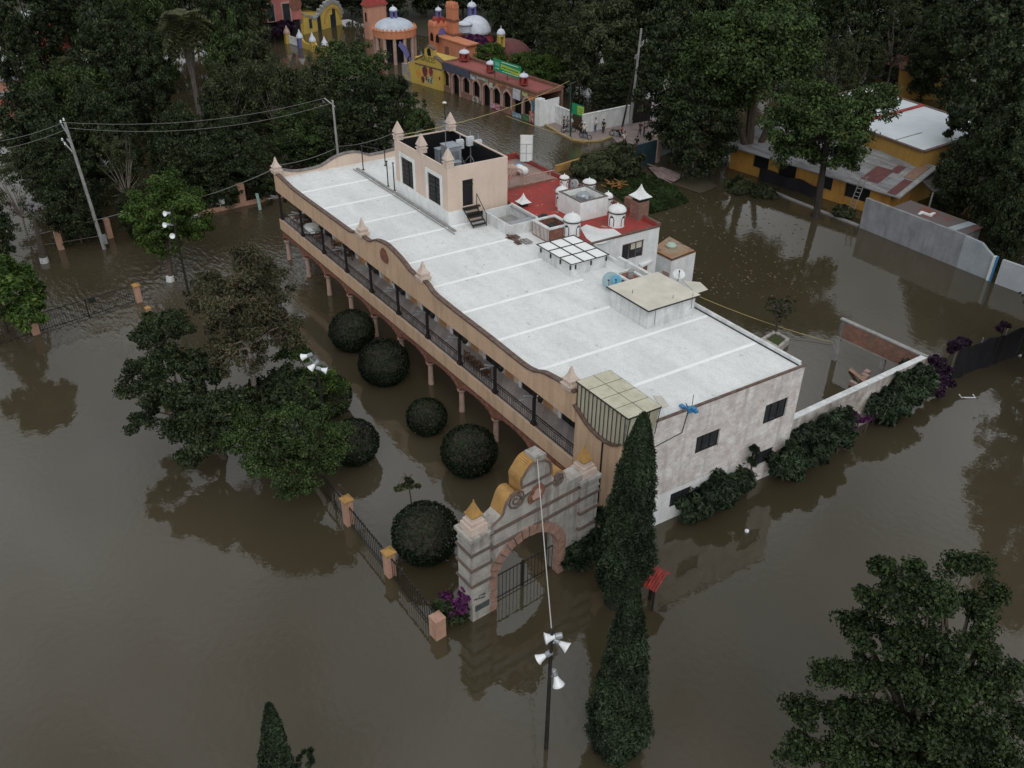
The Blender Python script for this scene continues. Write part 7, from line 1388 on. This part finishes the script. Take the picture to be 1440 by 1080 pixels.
# yellow lantern with dome, red roof
p = at(704.5, 66, 4.2); minidome(p, .62, 2.8, 'yellow lantern with white dome among the trees behind the arcade', mYel, mDomeW2); q_ = at(716, 74, 2.8); o = thing('red_dome_roof', 'dark red domed roof beside the yellow lantern', 'roof', (q_.x, q_.y, 0)); mb = MB(lambda x, y, z=0: Vector((q_.x, q_.y, 0)) + Vector((x, y, z))); mb.lathe(0, 0, -1, [(3.0, 0), (3.0, 3.2)], 16); mb.build('wall', mBrick, o); mb = MB(lambda x, y, z=0: Vector((q_.x, q_.y, 0)) + Vector((x, y, z))); mb.lathe(0, 0, 2.2, [(3.4 * math.cos(a), 2.6 * math.sin(a)) for a in np.linspace(0, 1.5, 7)], 18); mb.build('dome', mat('dark_red_dome', (.16, .05, .045), (.1, .05, .05), 1, .9), o, smooth=True)
# balcony building
f = Fr((757, 50), (812, 58)); o = thing('balcony_building', 'grey concrete building with balconies at the top edge', 'building', f.O); mGreyB = mat('grey_concrete_paint', (.17, .165, .18), (.12, .12, .13), .8, .85)
hB_ = f.on(780, -6)[1] + 1.5; mb = MB(f); mb.box(0, f.L, 2.5, 9, -1, hB_); mb.build('wall', mGreyB, o)
for lv in range(1, int(hB_ // 3) + 1):
    z = 3 * lv; mb = MB(f); mb.box(0, f.L, 0, 2.5, z - .25, z).box(0, f.L, 0, .12, z, z + .35).box(0, f.L, 0, .12, z + .9, z + 1.0)
    for k in range(14): x = f.L * k / 13; mb.box(x - .04, x + .04, .02, .1, z + .35, z + .9)
    mb.build('balcony', mGreyB, o)
    for k in range(3): x = f.L * (k + .3) / 3; mb = MB(f); mb.box(x, x + 1.4, 2.44, 2.5, z + .1, z + 2.3); mb.build('window', mGlass, o)
for k in range(3): x = f.L * k / 2; mb = MB(f); mb.box(max(0, x - .2), max(.4, x + .2) if k == 0 else x + .0, -.05, .3, -1, hB_); mb.build('column', mConc, o)
# houses glimpsed at the left edge and in the trees
base = at(-5, 165); o = thing('blue_roofed_hut', 'salmon hut with pale blue tin roof at the left edge', 'hut', base); f = Fr((-30, 152), (34, 148)); hh_ = 3.4
mb = MB(f); mb.box(0, f.L, 0, 5, -1, hh_); mb.build('wall', mSalmonW, o); mb = MB(f); mb.prism([(-.3, -.5, hh_), (f.L + .3, -.5, hh_), (f.L + .3, 5.4, hh_ + .9), (-.3, 5.4, hh_ + .9)], (0, 0, .12)); mb.build('tin_roof', mat('pale_blue_tin', (.33, .36, .40), (.24, .26, .29), 1, .6, stretch=(3, .4, 1)), o)
f = Fr((-30, 172), (28, 164)); o = thing('red_roofed_lean_to', 'lean-to with red and pale tin roof below the blue-roofed hut', 'lean-to', f.O); mb = MB(f); mb.box(0, f.L * .9, .5, 3, -1, 1.6); mb.build('wall', mBrickTrim, o); mb = MB(f); mb.c = 0; mb.prism([(0, 0, 1.6), (f.L * .8, 0, 1.6), (f.L * .8, 2.0, 2.0), (0, 2.0, 2.0)], (0, 0, .08)); mb.c = 1; mb.prism([(0, 2.02, 2.0), (f.L, 2.02, 2.0), (f.L, 3.6, 2.4), (0, 3.6, 2.4)], (0, 0, .08)); mb.build('roof', [mat('bright_red_roof', (.42, .06, .05), (.3, .06, .05), 1, .8), mTileGrey], o)
f = Fr((45, 72), (112, 66)); o = thing('red_and_white_house', 'red and white house glimpsed through the trees at the top left', 'building', f.O); mb = MB(f); mb.box(0, f.L, 0, 7, -1, 4.5); mb.build('wall', mMur('red_white_wall', (.40, .07, .05), (.5, .5, .5), .7), o); mb = MB(f); mb.box(-.3, f.L + .3, -.3, 7.3, 4.5, 4.8); mb.build('roof', mMur('white_grey_roof', (.6, .62, .65), (.3, .32, .34), .8), o)
# ---------- ochre hall with white roof and its lean-to
RZ_ = 5.6
pq = [at(*p, RZ_) for p in ((1299, 214), (1216, 182.6), (1120, 148), (1216, 108.7), (1299, 123), (1345, 141), (1420, 170), (1341, 199))]
o = oh = thing('white_roofed_hall', 'ochre hall with a big white flat roof at the right', 'building', pq[0] - Vector((0, 0, RZ_)))
A = at(1299, 214, RZ_); A.z = 0; B_ = at(1120, 148, RZ_); B_.z = 0; f = Fr(tuple(A), tuple(B_)); D2 = at(1400, 182, RZ_); D2.z = 0; vy = (D2 - A); vx = (B_ - A); E2 = A + vx + vy
top = lambda p, z: tuple(Vector((p.x, p.y, z)))
mb = MB(); mb.prism([top(p, -1) for p in (A, B_, E2, D2)], (0, 0, RZ_ + 1 - .03)); mb.build('wall', mOchreW, oh)
ins = lambda p, k: (A + B_ + E2 + D2) / 4 + (p - (A + B_ + E2 + D2) / 4) * k
mb = MB(); mb.prism([top(ins(p, .985), RZ_ - .02) for p in (A, B_, E2, D2)], (0, 0, .07)); mb.build('white_roof', mat('pale_hall_roof', (.62, .67, .70), (.52, .57, .60), .3, .7, fine=.05, streak=None), oh)
mb = MB(); m1 = A.lerp(B_, .52); m2 = D2.lerp(E2, .52); mb.prism([top(m1, RZ_ + .06), top(m2, RZ_ + .06), top(m2 + (E2 - D2).normalized() * .5, RZ_ + .06), top(m1 + (B_ - A).normalized() * .5, RZ_ + .06)], (0, 0, .12)); mb.build('red_ridge', mRedTile, oh)
mb = MB(); m1 = ins(A, .96).lerp(ins(B_, .96), .2); m2 = m1.lerp(D2.lerp(E2, .2), .35); mb.tube([top(m1, RZ_ + .08), top(m2, RZ_ + .08)], .06, 4); mb.build('roof_pipe', mConc, oh)
mb = MB()
for a, b in ((A, B_), (A, D2), (D2, E2), (B_, E2)):
    n = Vector((-(b - a).y, (b - a).x, 0)).normalized() * .18; mb.prism([top(a - n, RZ_ - .028), top(b - n, RZ_ - .028), top(b + n, RZ_ - .028), top(a + n, RZ_ - .028)], (0, 0, .16))
mb.build('roof_edge', mCap, oh)
# lean-to with tin roof
a0 = at(1025, 236); a1 = at(1214, 297); f = Fr(tuple(a0), tuple(a1)); hE = (f.on(1030, 199)[1] + f.on(1209, 262)[1]) / 2; print('leanto', hE, f.L)
hE = min(max(hE, 2.6), 3.6); ext = f.on(1250, 290, 0)[0]; d1, d2 = f.flat(1205, 200, 4.3)[1], f.flat(1290, 225, 4.3)[1]; print('lean depth', d1, d2, ext); dd_ = max(3.5, min(9, (d1 + d2) / 2))
o = lt = thing('ochre_lean_to', 'long ochre building with patched grey tin roof facing the courtyard', 'building', f.O)
hx = [(f.on(a, 240)[0], w_, z0, z1) for a, w_, z0, z1 in ((1068, 1.0, 1.0, 2.5), (1107, 1.1, .2, 2.5), (1163, .9, 1.0, 2.5), (1212, 1.4, .9, 2.5))]
holes = [(x - w_, x + w_, z0, z1) for x, w_, z0, z1 in hx]
mb = MB(f); wallh(mb, lambda u, v, d: (u, d, v), 0, ext, -1, hE, holes, .25); mb.poly([(ext, 0, -1), (ext, dd_, -1), (ext, dd_, hE + 1), (ext, 0, hE)]); mb.poly([(0, 0, -1), (0, dd_, -1), (0, dd_, hE + 1), (0, 0, hE)]); mb.build('wall', mat('orange_ochre_wall', (.50, .27, .06), (.42, .21, .05), .8, .85, streak=(.2, .1, .04), samt=.4), lt)
for h4 in holes: mb = MB(f); mb.poly([(h4[0], .24, h4[2]), (h4[1], .24, h4[2]), (h4[1], .24, h4[3]), (h4[0], .24, h4[3])]); mb.build('dark_opening', mDark, lt)
mb = MB(f); mb.prism([(-.4, -.7, hE - .1), (ext + 1.2, -.7, hE - .1), (ext + 1.2, dd_, hE + 1.3), (-.4, dd_, hE + 1.3)], (0, 0, .1)); mb.build('tin_roof', mTileGrey, lt)
sl = 1.4 / (dd_ + .7); zr = lambda y: hE - .1 + sl * (y + .7) + .11
def patch(x0, x1, y0, y1, m, e=.0): mb = MB(f); mb.prism([(x0, y0, zr(y0) + e), (x1, y0, zr(y0) + e), (x1, y1, zr(y1) + e), (x0, y1, zr(y1) + e)], (0, 0, .03)); mb.build('roof_patch', m, lt)
mRP = mat('maroon_sheet', (.10, .035, .035), (.14, .05, .05), 2, .7)
patch(ext * .80, ext * .90, .6, dd_ * .55, mRP); patch(ext * .885, ext * .93, dd_ * .5, dd_ * .72, mRP, .04); patch(ext * .985, ext + .6, -.5, dd_ * .4, mRP, .04)
patch(ext + .7, ext + 1.15, -.6, dd_ - .2, mConc, .01); patch(ext * .97, ext + .55, dd_ * .45, dd_ * .9, mat('rusty_tan_sheet', (.28, .17, .12), (.2, .13, .1), 2, .9), .04)
mb = MB(f)
for k in range(int((ext + 1.4) / .35)): x = -.35 + k * .35; mb.prism([(x, -.7, hE + .002), (x + .05, -.7, hE + .002), (x + .05, dd_, hE + 1.402), (x, dd_, hE + 1.402)], (0, 0, .03))
mb.build('roof_ribs', mTileGrey, lt)
mb = MB(f); xa, xb2 = f.on(1070, 250)[0], f.on(1150, 280)[0]; n = 16
for k in range(n): x0, x1 = xa + (xb2 - xa) * k / n, xa + (xb2 - xa) * (k + 1) / n; mb.prism([(x0, -.5 - .1 * math.sin(k), -.3), (x1, -.5 - .1 * math.sin(k + 1), -.3), (x1, -.5 - .1 * math.sin(k + 1), 1.3 + .12 * math.sin(k * .7 + .7)), (x0, -.5 - .1 * math.sin(k), 1.3 + .12 * math.sin(k * .7))], (0, .05, 0))
simple('black_tarpaulin', 'black tarpaulin fence in front of the ochre lean-to', 'tarpaulin', mb, mMesh, f(xa, -.5, 0))
xl1 = f.on(1196, 300, -.9)[0]; mb = MB(f)
for dx in (-.3, .3): mb.tube([(xl1 + dx, -1.1, -.2), (xl1 + dx + .5, -.72, 3.9)], .05, 4)
for k in range(10): t = (k + .6) / 10; mb.tube([(xl1 - .3 + .5 * t, -1.1 + .38 * t, -.2 + 4.1 * t), (xl1 + .3 + .5 * t, -1.1 + .38 * t, -.2 + 4.1 * t)], .035, 4)
simple('ladder', 'pale wooden ladder leaning on the ochre lean-to roof', 'ladder', mb, mConc, f(xl1, -1, 0))
mb = MB(); kq = [at(a, b, .15) for a, b in ((1070, 262), (1110, 279), (1150, 295), (1207, 317))]
for a, b in zip(kq[:-1], kq[1:]): n = Vector((-(b - a).y, (b - a).x, 0)).normalized() * .35; mb.prism([tuple(a), tuple(b), tuple(b + n), tuple(a + n)], (0, 0, -.8))
tag(mb.build('kerb', mConc), kind='structure')
# dark lean-to roof right of it, ochre arched wall behind
f = Fr((1262, 300), (1330, 322)); o = thing('dark_lean_to', 'dark brown sheet roof on thin posts right of the ochre lean-to', 'lean-to', f.O); q = [at(*p, 3.3) for p in ((1286, 246), (1312, 271), (1395, 250), (1360, 215))]
mb = MB(); mb.prism([tuple(p) for p in q], (0, 0, .1)); mb.build('sheet_roof', mat('dark_brown_sheet', (.06, .05, .05), (.09, .075, .07), 1, .85), o)
for p in q: mb = MB(); mb.tube([(p.x, p.y, -1), (p.x, p.y, 3.3)], .08, 5); mb.build('post', mConc, o)
base = at(1310, 140); q = [atd(*p, base) for p in ((1264, 119), (1266, 98), (1285, 93), (1310, 92), (1325, 99), (1335, 110), (1345, 132), (1330, 160), (1264, 150))]
o = thing('ochre_arched_wall', 'ochre wall with curved dark top behind the white roof', 'wall', base); mb = MB(); mb.prism([tuple(p) for p in q], tuple(FH * .5)); mb.build('wall', mOchreW, o)
mb = MB(); mb.tube([tuple(p + FH * .2) for p in q[1:7]], .35, 5); mb.build('mossy_coping', mCap, o); q = [atd(*p, base) for p in ((1278, 122), (1284, 116), (1293, 114), (1303, 117), (1308, 124))]; mb = MB(); mb.prism([tuple(p - FH * .05) for p in q], tuple(FH * .04)); mb.build('arched_opening', mDark, o)
f = Fr((1240, 112), (1264, 120)); o = thing('red_roof_shed', 'small shed with faded red roof left of the ochre arched wall', 'shed', f.O); mb = MB(f); mb.box(0, f.L, 0, 3, -1, 2.4); mb.build('wall', mDark, o); mb = MB(f); mb.prism([(-.3, -.4, 2.4), (f.L + .3, -.4, 2.4), (f.L + .3, 3, 3.2), (-.3, 3, 3.2)], (0, 0, .1)); mb.build('roof', mBrickTrim, o)
# far lane, white wall, blue car
mb = MB(); mb.poly([tuple(at(*p, .04)) for p in ((1140, 112), (1190, 92), (1300, 30), (1330, 40), (1250, 105), (1180, 120))]); tag(mb.build('lane', mat('grey_lane', (.17, .16, .155), (.11, .105, .1), .6, .9)), kind='structure')
f = Fr((1135, 108), (1205, 84)); mb = MB(f); mb.box(0, f.L, 0, .3, -1, 2.4); simple('lane_wall', 'pale wall along the far lane behind the giant tree', 'wall', mb, mConc, f.O)
p = at(1236, 52, 0); o = thing('parked_car', 'blue car parked by the far lane under the trees', 'car', p); a_ = .6; T = lambda x, y, z=0: p + Vector((x * math.cos(a_) - y * math.sin(a_), x * math.sin(a_) + y * math.cos(a_), z)); mCar = mat('blue_car_paint', (.02, .12, .32), None, rough=.25, fine=0, spec=.6)
mb = MB(T); mb.prism([(-2.1, -.85, .35), (2.1, -.85, .35), (2.15, -.85, .75), (1.2, -.85, .9), (.6, -.85, 1.42), (-1.1, -.85, 1.45), (-1.9, -.85, .95), (-2.15, -.85, .8)], (0, 1.7, 0)); mb.build('body', mCar, o)
for sx in (-1.3, 1.3):
    for sy in (-.86, .86): mb = MB(T); mb.tube([(sx, sy - .1, .33), (sx, sy + .1, .33)], .33, 12); mb.build('wheel', mIron, o)
mb = MB(T); mb.prism([(-1.3, -.87, .95), (1.0, -.87, .95), (.55, -.87, 1.36), (-1.05, -.87, 1.38)], (0, 1.74, 0)); mb.build('side_windows', mGlass, o)
f = Fr((1148, 8), (1182, 5)); mb = MB(f); mb.box(0, f.L, 0, 5, -1, 4); mb.c = 1; mb.box(-.3, f.L + .3, -.3, 5.3, 4, 4.3); o = mb.build('red_roof_house', [mWhite, mRedTile], org=f.O); tag(o, 'red-roofed house at the top edge right of the giant tree', 'building')
# floating debris
rng = np.random.default_rng(77); mb = MB(); pts_ = []
for i in range(420):
    px = rng.uniform(930, 1180); py = rng.uniform(270, 420)
    if (px - 950) * .62 + 268 > py + 70 * rng.random() + 12 or py > (px - 930) * .62 + 395: continue
    pts_.append((px, py))
for px, py in pts_ + [(1226, 557), (1340, 461 + 55), (1355, 560), (1343, 515), (1258, 622), (1050, 745), (1375, 560), (1420, 530), (1180, 300 + 90)]:
    p = at(px, py, .015); s = rng.uniform(.02, .085); a = rng.uniform(0, 6.28); u = Vector((math.cos(a), math.sin(a), 0)) * s * rng.uniform(1, 2.5); v = Vector((-math.sin(a), math.cos(a), 0)) * s; mb.prism([tuple(p + u), tuple(p + v), tuple(p - u), tuple(p - v)], (0, 0, .03))
o = mb.build('floating_debris', mat('pale_litter', (.20, .17, .12), (.11, .085, .055), 4, .9)); tag(o, 'pale specks of litter floating on the courtyard water', 'litter', kind='stuff')
p = at(1361, 558, .03); mb = MB(); u, v = RH, FH; mb.tube([tuple(p - u * .5 + v * .3), tuple(p - u * .5 - v * .1), tuple(p + u * .5 - v * .1), tuple(p + u * .5 + v * .3)], .05, 5); simple('floating_pipe', 'white U-shaped plastic pipe floating at the right', 'pipe', mb, mLamp, p)
for i, (a, b, lab) in enumerate(((1050, 747, 'small white float near the end wall reflection'), (1345, 514, 'white bottle floating by the mesh fence'), (1434, 500, 'white bag floating at the right edge'))):
    p = at(a, b, .03); mb = MB(); mb.lathe(p.x, p.y, 0, [(.05, -.05), (.14, .02), (.12, .12), (.03, .16)], 9); simple('floating_litter', lab, 'litter', mb, mLamp, p)
# ------------------------------------------------------------------ people
mSkin = mat('brown_skin', (.30, .17, .11), None, rough=.6, fine=0); mHair = mat('black_hair', (.012, .01, .01), None, rough=.6, fine=0)
CL = {k: mat('cloth_' + k, v, None, rough=.85, fine=.03) for k, v in dict(black=(.02, .02, .022), white=(.65, .65, .65), navy=(.03, .04, .08), jeans=(.06, .10, .18), red=(.30, .04, .03), grey=(.2, .2, .2), khaki=(.22, .18, .11)).items()}
def skinmesh(name, V, E, rad, m, parent, root=0, lev=1):
    me = bpy.data.meshes.new(name); me.from_pydata([tuple(v) for v in V], E, []); o = bpy.data.objects.new(name, me); col.objects.link(o)
    sk = o.modifiers.new('skin', 'SKIN')
    if not me.skin_vertices: 
        bm = bmesh.new(); bm.from_mesh(me); bm.verts.layers.skin.verify(); bm.to_mesh(me); bm.free()
    for i, r in enumerate(rad): me.skin_vertices[0].data[i].radius = r if isinstance(r, tuple) else (r, r)
    me.skin_vertices[0].data[root].use_root = True
    if lev: s = o.modifiers.new('sub', 'SUBSURF'); s.levels = lev; s.render_levels = lev
    dg = bpy.context.evaluated_depsgraph_get(); m2 = bpy.data.meshes.new_from_object(o.evaluated_get(dg)); o.modifiers.clear(); o.data = m2; m2.materials.clear(); m2.materials.append(m); m2.polygons.foreach_set('use_smooth', [True] * len(m2.polygons)); m2.update()
    o.parent = parent; return o
def person(px, py, rz, label, shirt, pants, pose='stand', h=1.7, hat=None):
    b = at(px, py, .06); o = thing('person', label, 'person', b, 'people watching the flood'); o.rotation_euler = (0, 0, rz); k = h / 1.7
    ha, fa = (.0, .0)
    hz = .92 if pose != 'squat' else .42; st = .1 if pose == 'stand' else .16
    LH, RHa = {'stand': ((.30, .02, .84), (-.30, .05, .84)), 'arms': ((.16, .22, 1.12), (-.10, .24, 1.10)), 'phone': ((.30, .0, .86), (-.10, .30, 1.42)), 'hips': ((.20, .02, .98), (-.20, .02, .98)), 'squat': ((.18, .42, .55), (-.18, .42, .55))}[pose]
    sh = hz + .50; dz = 0 if pose != 'squat' else 0
    el = lambda hx, s: ((.27 * s + .04 * s, -.05 if pose != 'squat' else .18, (sh + hx[2]) / 2 - .02) if pose != 'hips' else (.38 * s, -.06, sh - .27))
    kn = (lambda s: (.12 * s, .03, .48)) if pose != 'squat' else (lambda s: (.17 * s, .36, .46))
    y0 = 0 if pose != 'squat' else -.02
    V = [(0, y0, hz), (0, y0, hz + .22), (0, y0, hz + .44), (0, y0, hz + .56), (0, y0 + .01, hz + .64), (0, y0 + .02, hz + .74), (0, y0 + .01, hz + .80)]
    E = [(0, 1), (1, 2), (2, 3), (3, 4), (4, 5), (5, 6)]; Rr = [(.13, .1), (.12, .09), (.15, .1), (.06, .06), (.06, .065), (.085, .1), (.06, .07)]
    for s, hd in ((1, LH), (-1, RHa)):
        n = len(V); V += [(.18 * s, y0, sh), el(hd, s), hd, (hd[0], hd[1] + .03, hd[2] - .07)]; E += [(2, n), (n, n + 1), (n + 1, n + 2), (n + 2, n + 3)]; Rr += [.055, .042, .03, (.018, .03)]
        n3 = n + 3
        for q in range(4): V.append((hd[0] + (q - 1.5) * .016, hd[1] + .045, hd[2] - .145 + abs(q - 1.2) * .008)); E.append((n3, len(V) - 1)); Rr.append(.009)
        V.append((hd[0] - s * .045, hd[1] + .05, hd[2] - .08)); E.append((n3, len(V) - 1)); Rr.append(.01)
        n = len(V); kk = kn(s); V += [(.09 * s, y0, hz - .08), kk, (st * s, .0, .09), (st * s, .12, .04)]; E += [(0, n), (n, n + 1), (n + 1, n + 2), (n + 2, n + 3)]; Rr += [.085, .058, .038, (.04, .028)]
    V = [Vector(v) * k for v in V]; Rr = [tuple(x * k for x in r) if isinstance(r, tuple) else r * k for r in Rr]
    skinmesh('body', V, E, Rr, mSkin, o)
    tv = [(0, y0, hz - .02), (0, y0, hz + .22), (0, y0, hz + .45), (0, y0, hz + .53)]; te = [(0, 1), (1, 2), (2, 3)]; tr = [(.155, .12), (.145, .11), (.17, .115), (.075, .075)]
    for s, hd in ((1, LH), (-1, RHa)): n = len(tv); e_ = Vector(el(hd, s)); s0 = Vector((.18 * s, y0, sh)); tv += [tuple(s0), tuple(s0.lerp(e_, .85))]; te += [(2, n), (n, n + 1)]; tr += [.075, .06]
    skinmesh('shirt', [Vector(v) * k for v in tv], te, [tuple(x * k for x in r) if isinstance(r, tuple) else r * k for r in tr], CL[shirt], o)
    pv = [(0, y0, hz + .02)]; pe = []; prr = [(.15, .115)]
    for s in (1, -1): n = len(pv); pv += [(.09 * s, y0, hz - .08), kn(s), (st * s, .0, .12)]; pe += [(0, n), (n, n + 1), (n + 1, n + 2)]; prr += [.1, .074, .058]
    skinmesh('trousers', [Vector(v) * k for v in pv], pe, [tuple(x * k for x in r) if isinstance(r, tuple) else r * k for r in prr], CL[pants], o)
    hd_ = Vector((0, y0 - .005, hz + .775)) * k; mb = MB(lambda x, y, z=0: Vector((x, y, z)) + hd_ + OFF[o]); mb.lathe(0, 0, 0, [(.088 * k, -.03 * k), (.1 * k, .02 * k), (.09 * k, .075 * k), (.05 * k, .11 * k), (.01, .12 * k)], 10)
    if hat: mb.lathe(0, 0, .03 * k, [(.17 * k, 0), (.17 * k, .015 * k)], 12)
    mb.build('hat' if hat else 'hair', CL[hat] if hat else mHair, o, smooth=True)
    for nm, q in (('nose', (0, .1, -.02)), ('ear', (.09, 0, -.02)), ('ear', (-.09, 0, -.02))):
        mb = MB(lambda x, y, z=0: Vector((x, y, z)) + hd_ + OFF[o]); mb.lathe(q[0] * k, q[1] * k, q[2] * k, [(.01, -.025), (.02, 0), (.008, .025)], 6); mb.build(nm, mSkin, o)
    return o
PP_ = [(792.5, 184, 2.6, 'person in black standing left of the green banner against the white wall', 'black', 'black', 'arms'), (797.5, 184.5, 3.4, 'person in grey beside the person in black left of the banner', 'grey', 'jeans', 'stand'),
       (803, 184, 3.0, 'person in white top directly behind the thin dark post', 'white', 'jeans', 'stand'), (817, 190, 3.2, 'person in black in the doorway below the green banner', 'black', 'black', 'arms'), (821.5, 193, 3.8, 'person in white with cap leaning over a bicycle below the banner', 'white', 'navy', 'arms'),
       (837, 186, 2.9, 'person in white shirt and blue jeans alone before the long white wall', 'white', 'jeans', 'hips'), (848, 188, 3.3, 'tall person all in black before the long white wall', 'black', 'black', 'stand'),
       (873.5, 192, 2.2, 'person in dark red top sitting on a motorcycle at the street edge', 'red', 'black', 'squat'), (877.5, 206, 3.9, 'person in white shirt and black trousers at the water edge', 'white', 'black', 'phone'),
       (899.5, 191, 3.4, 'person in black on the street below the black gate', 'black', 'black', 'arms'), (905, 193.5, 2.8, 'person in black top and pale jeans on the street right of the pair', 'black', 'jeans', 'phone'), (895, 207, 3.6, 'person in black squatting at the water edge above the blue gate', 'black', 'navy', 'squat')]
for a, b, rz, lab, s_, t_, ps in PP_: person(a, b, rz, lab, s_, t_, ps, h=1.78 if ps != 'squat' else 1.85, hat='white' if 'cap' in lab else None)
def moto(px, py, rz, label, m):
    b = at(px, py, .06); o = thing('motorcycle', label, 'motorcycle', b); T = lambda x, y, z=0: b + Vector((x * math.cos(rz) - y * math.sin(rz), x * math.sin(rz) + y * math.cos(rz), z))
    for x in (-.65, .65): mb = MB(T); mb.tube([(x + .3 * math.cos(t), 0, .32 + .3 * math.sin(t)) for t in np.linspace(0, 2 * PI, 17)], .05, 6); mb.build('wheel', mIron, o)
    mb = MB(T); mb.tube([(-.65, 0, .32), (-.1, 0, .5), (.35, 0, .75), (.65, 0, .32)], .05, 6).box(-.2, .25, -.13, .13, .28, .6); mb.build('frame', mMetal, o)
    mb = MB(T); mb.taper(.15, 0, .6, .85, .5, .2, .35, .26); mb.build('tank', m, o); mb = MB(T); mb.box(-.7, -.05, -.12, .12, .72, .8); mb.build('saddle', mIron, o); mb = MB(T); mb.tube([(.35, 0, .75), (.38, 0, 1.0), (.3, .3, 1.05)], .02, 5).tube([(.38, 0, 1.0), (.3, -.3, 1.05)], .02, 5); mb.build('handlebar', mMetal, o)
moto(867, 192, .5, 'dark motorcycle parked on the street edge left of the rider in red', mIron); moto(799, 186, 1.1, 'motorcycle with grey tank by the people left of the banner', CL['grey']); moto(823, 195, .2, 'motorcycle leaning by the person in white with cap', CL['navy'])
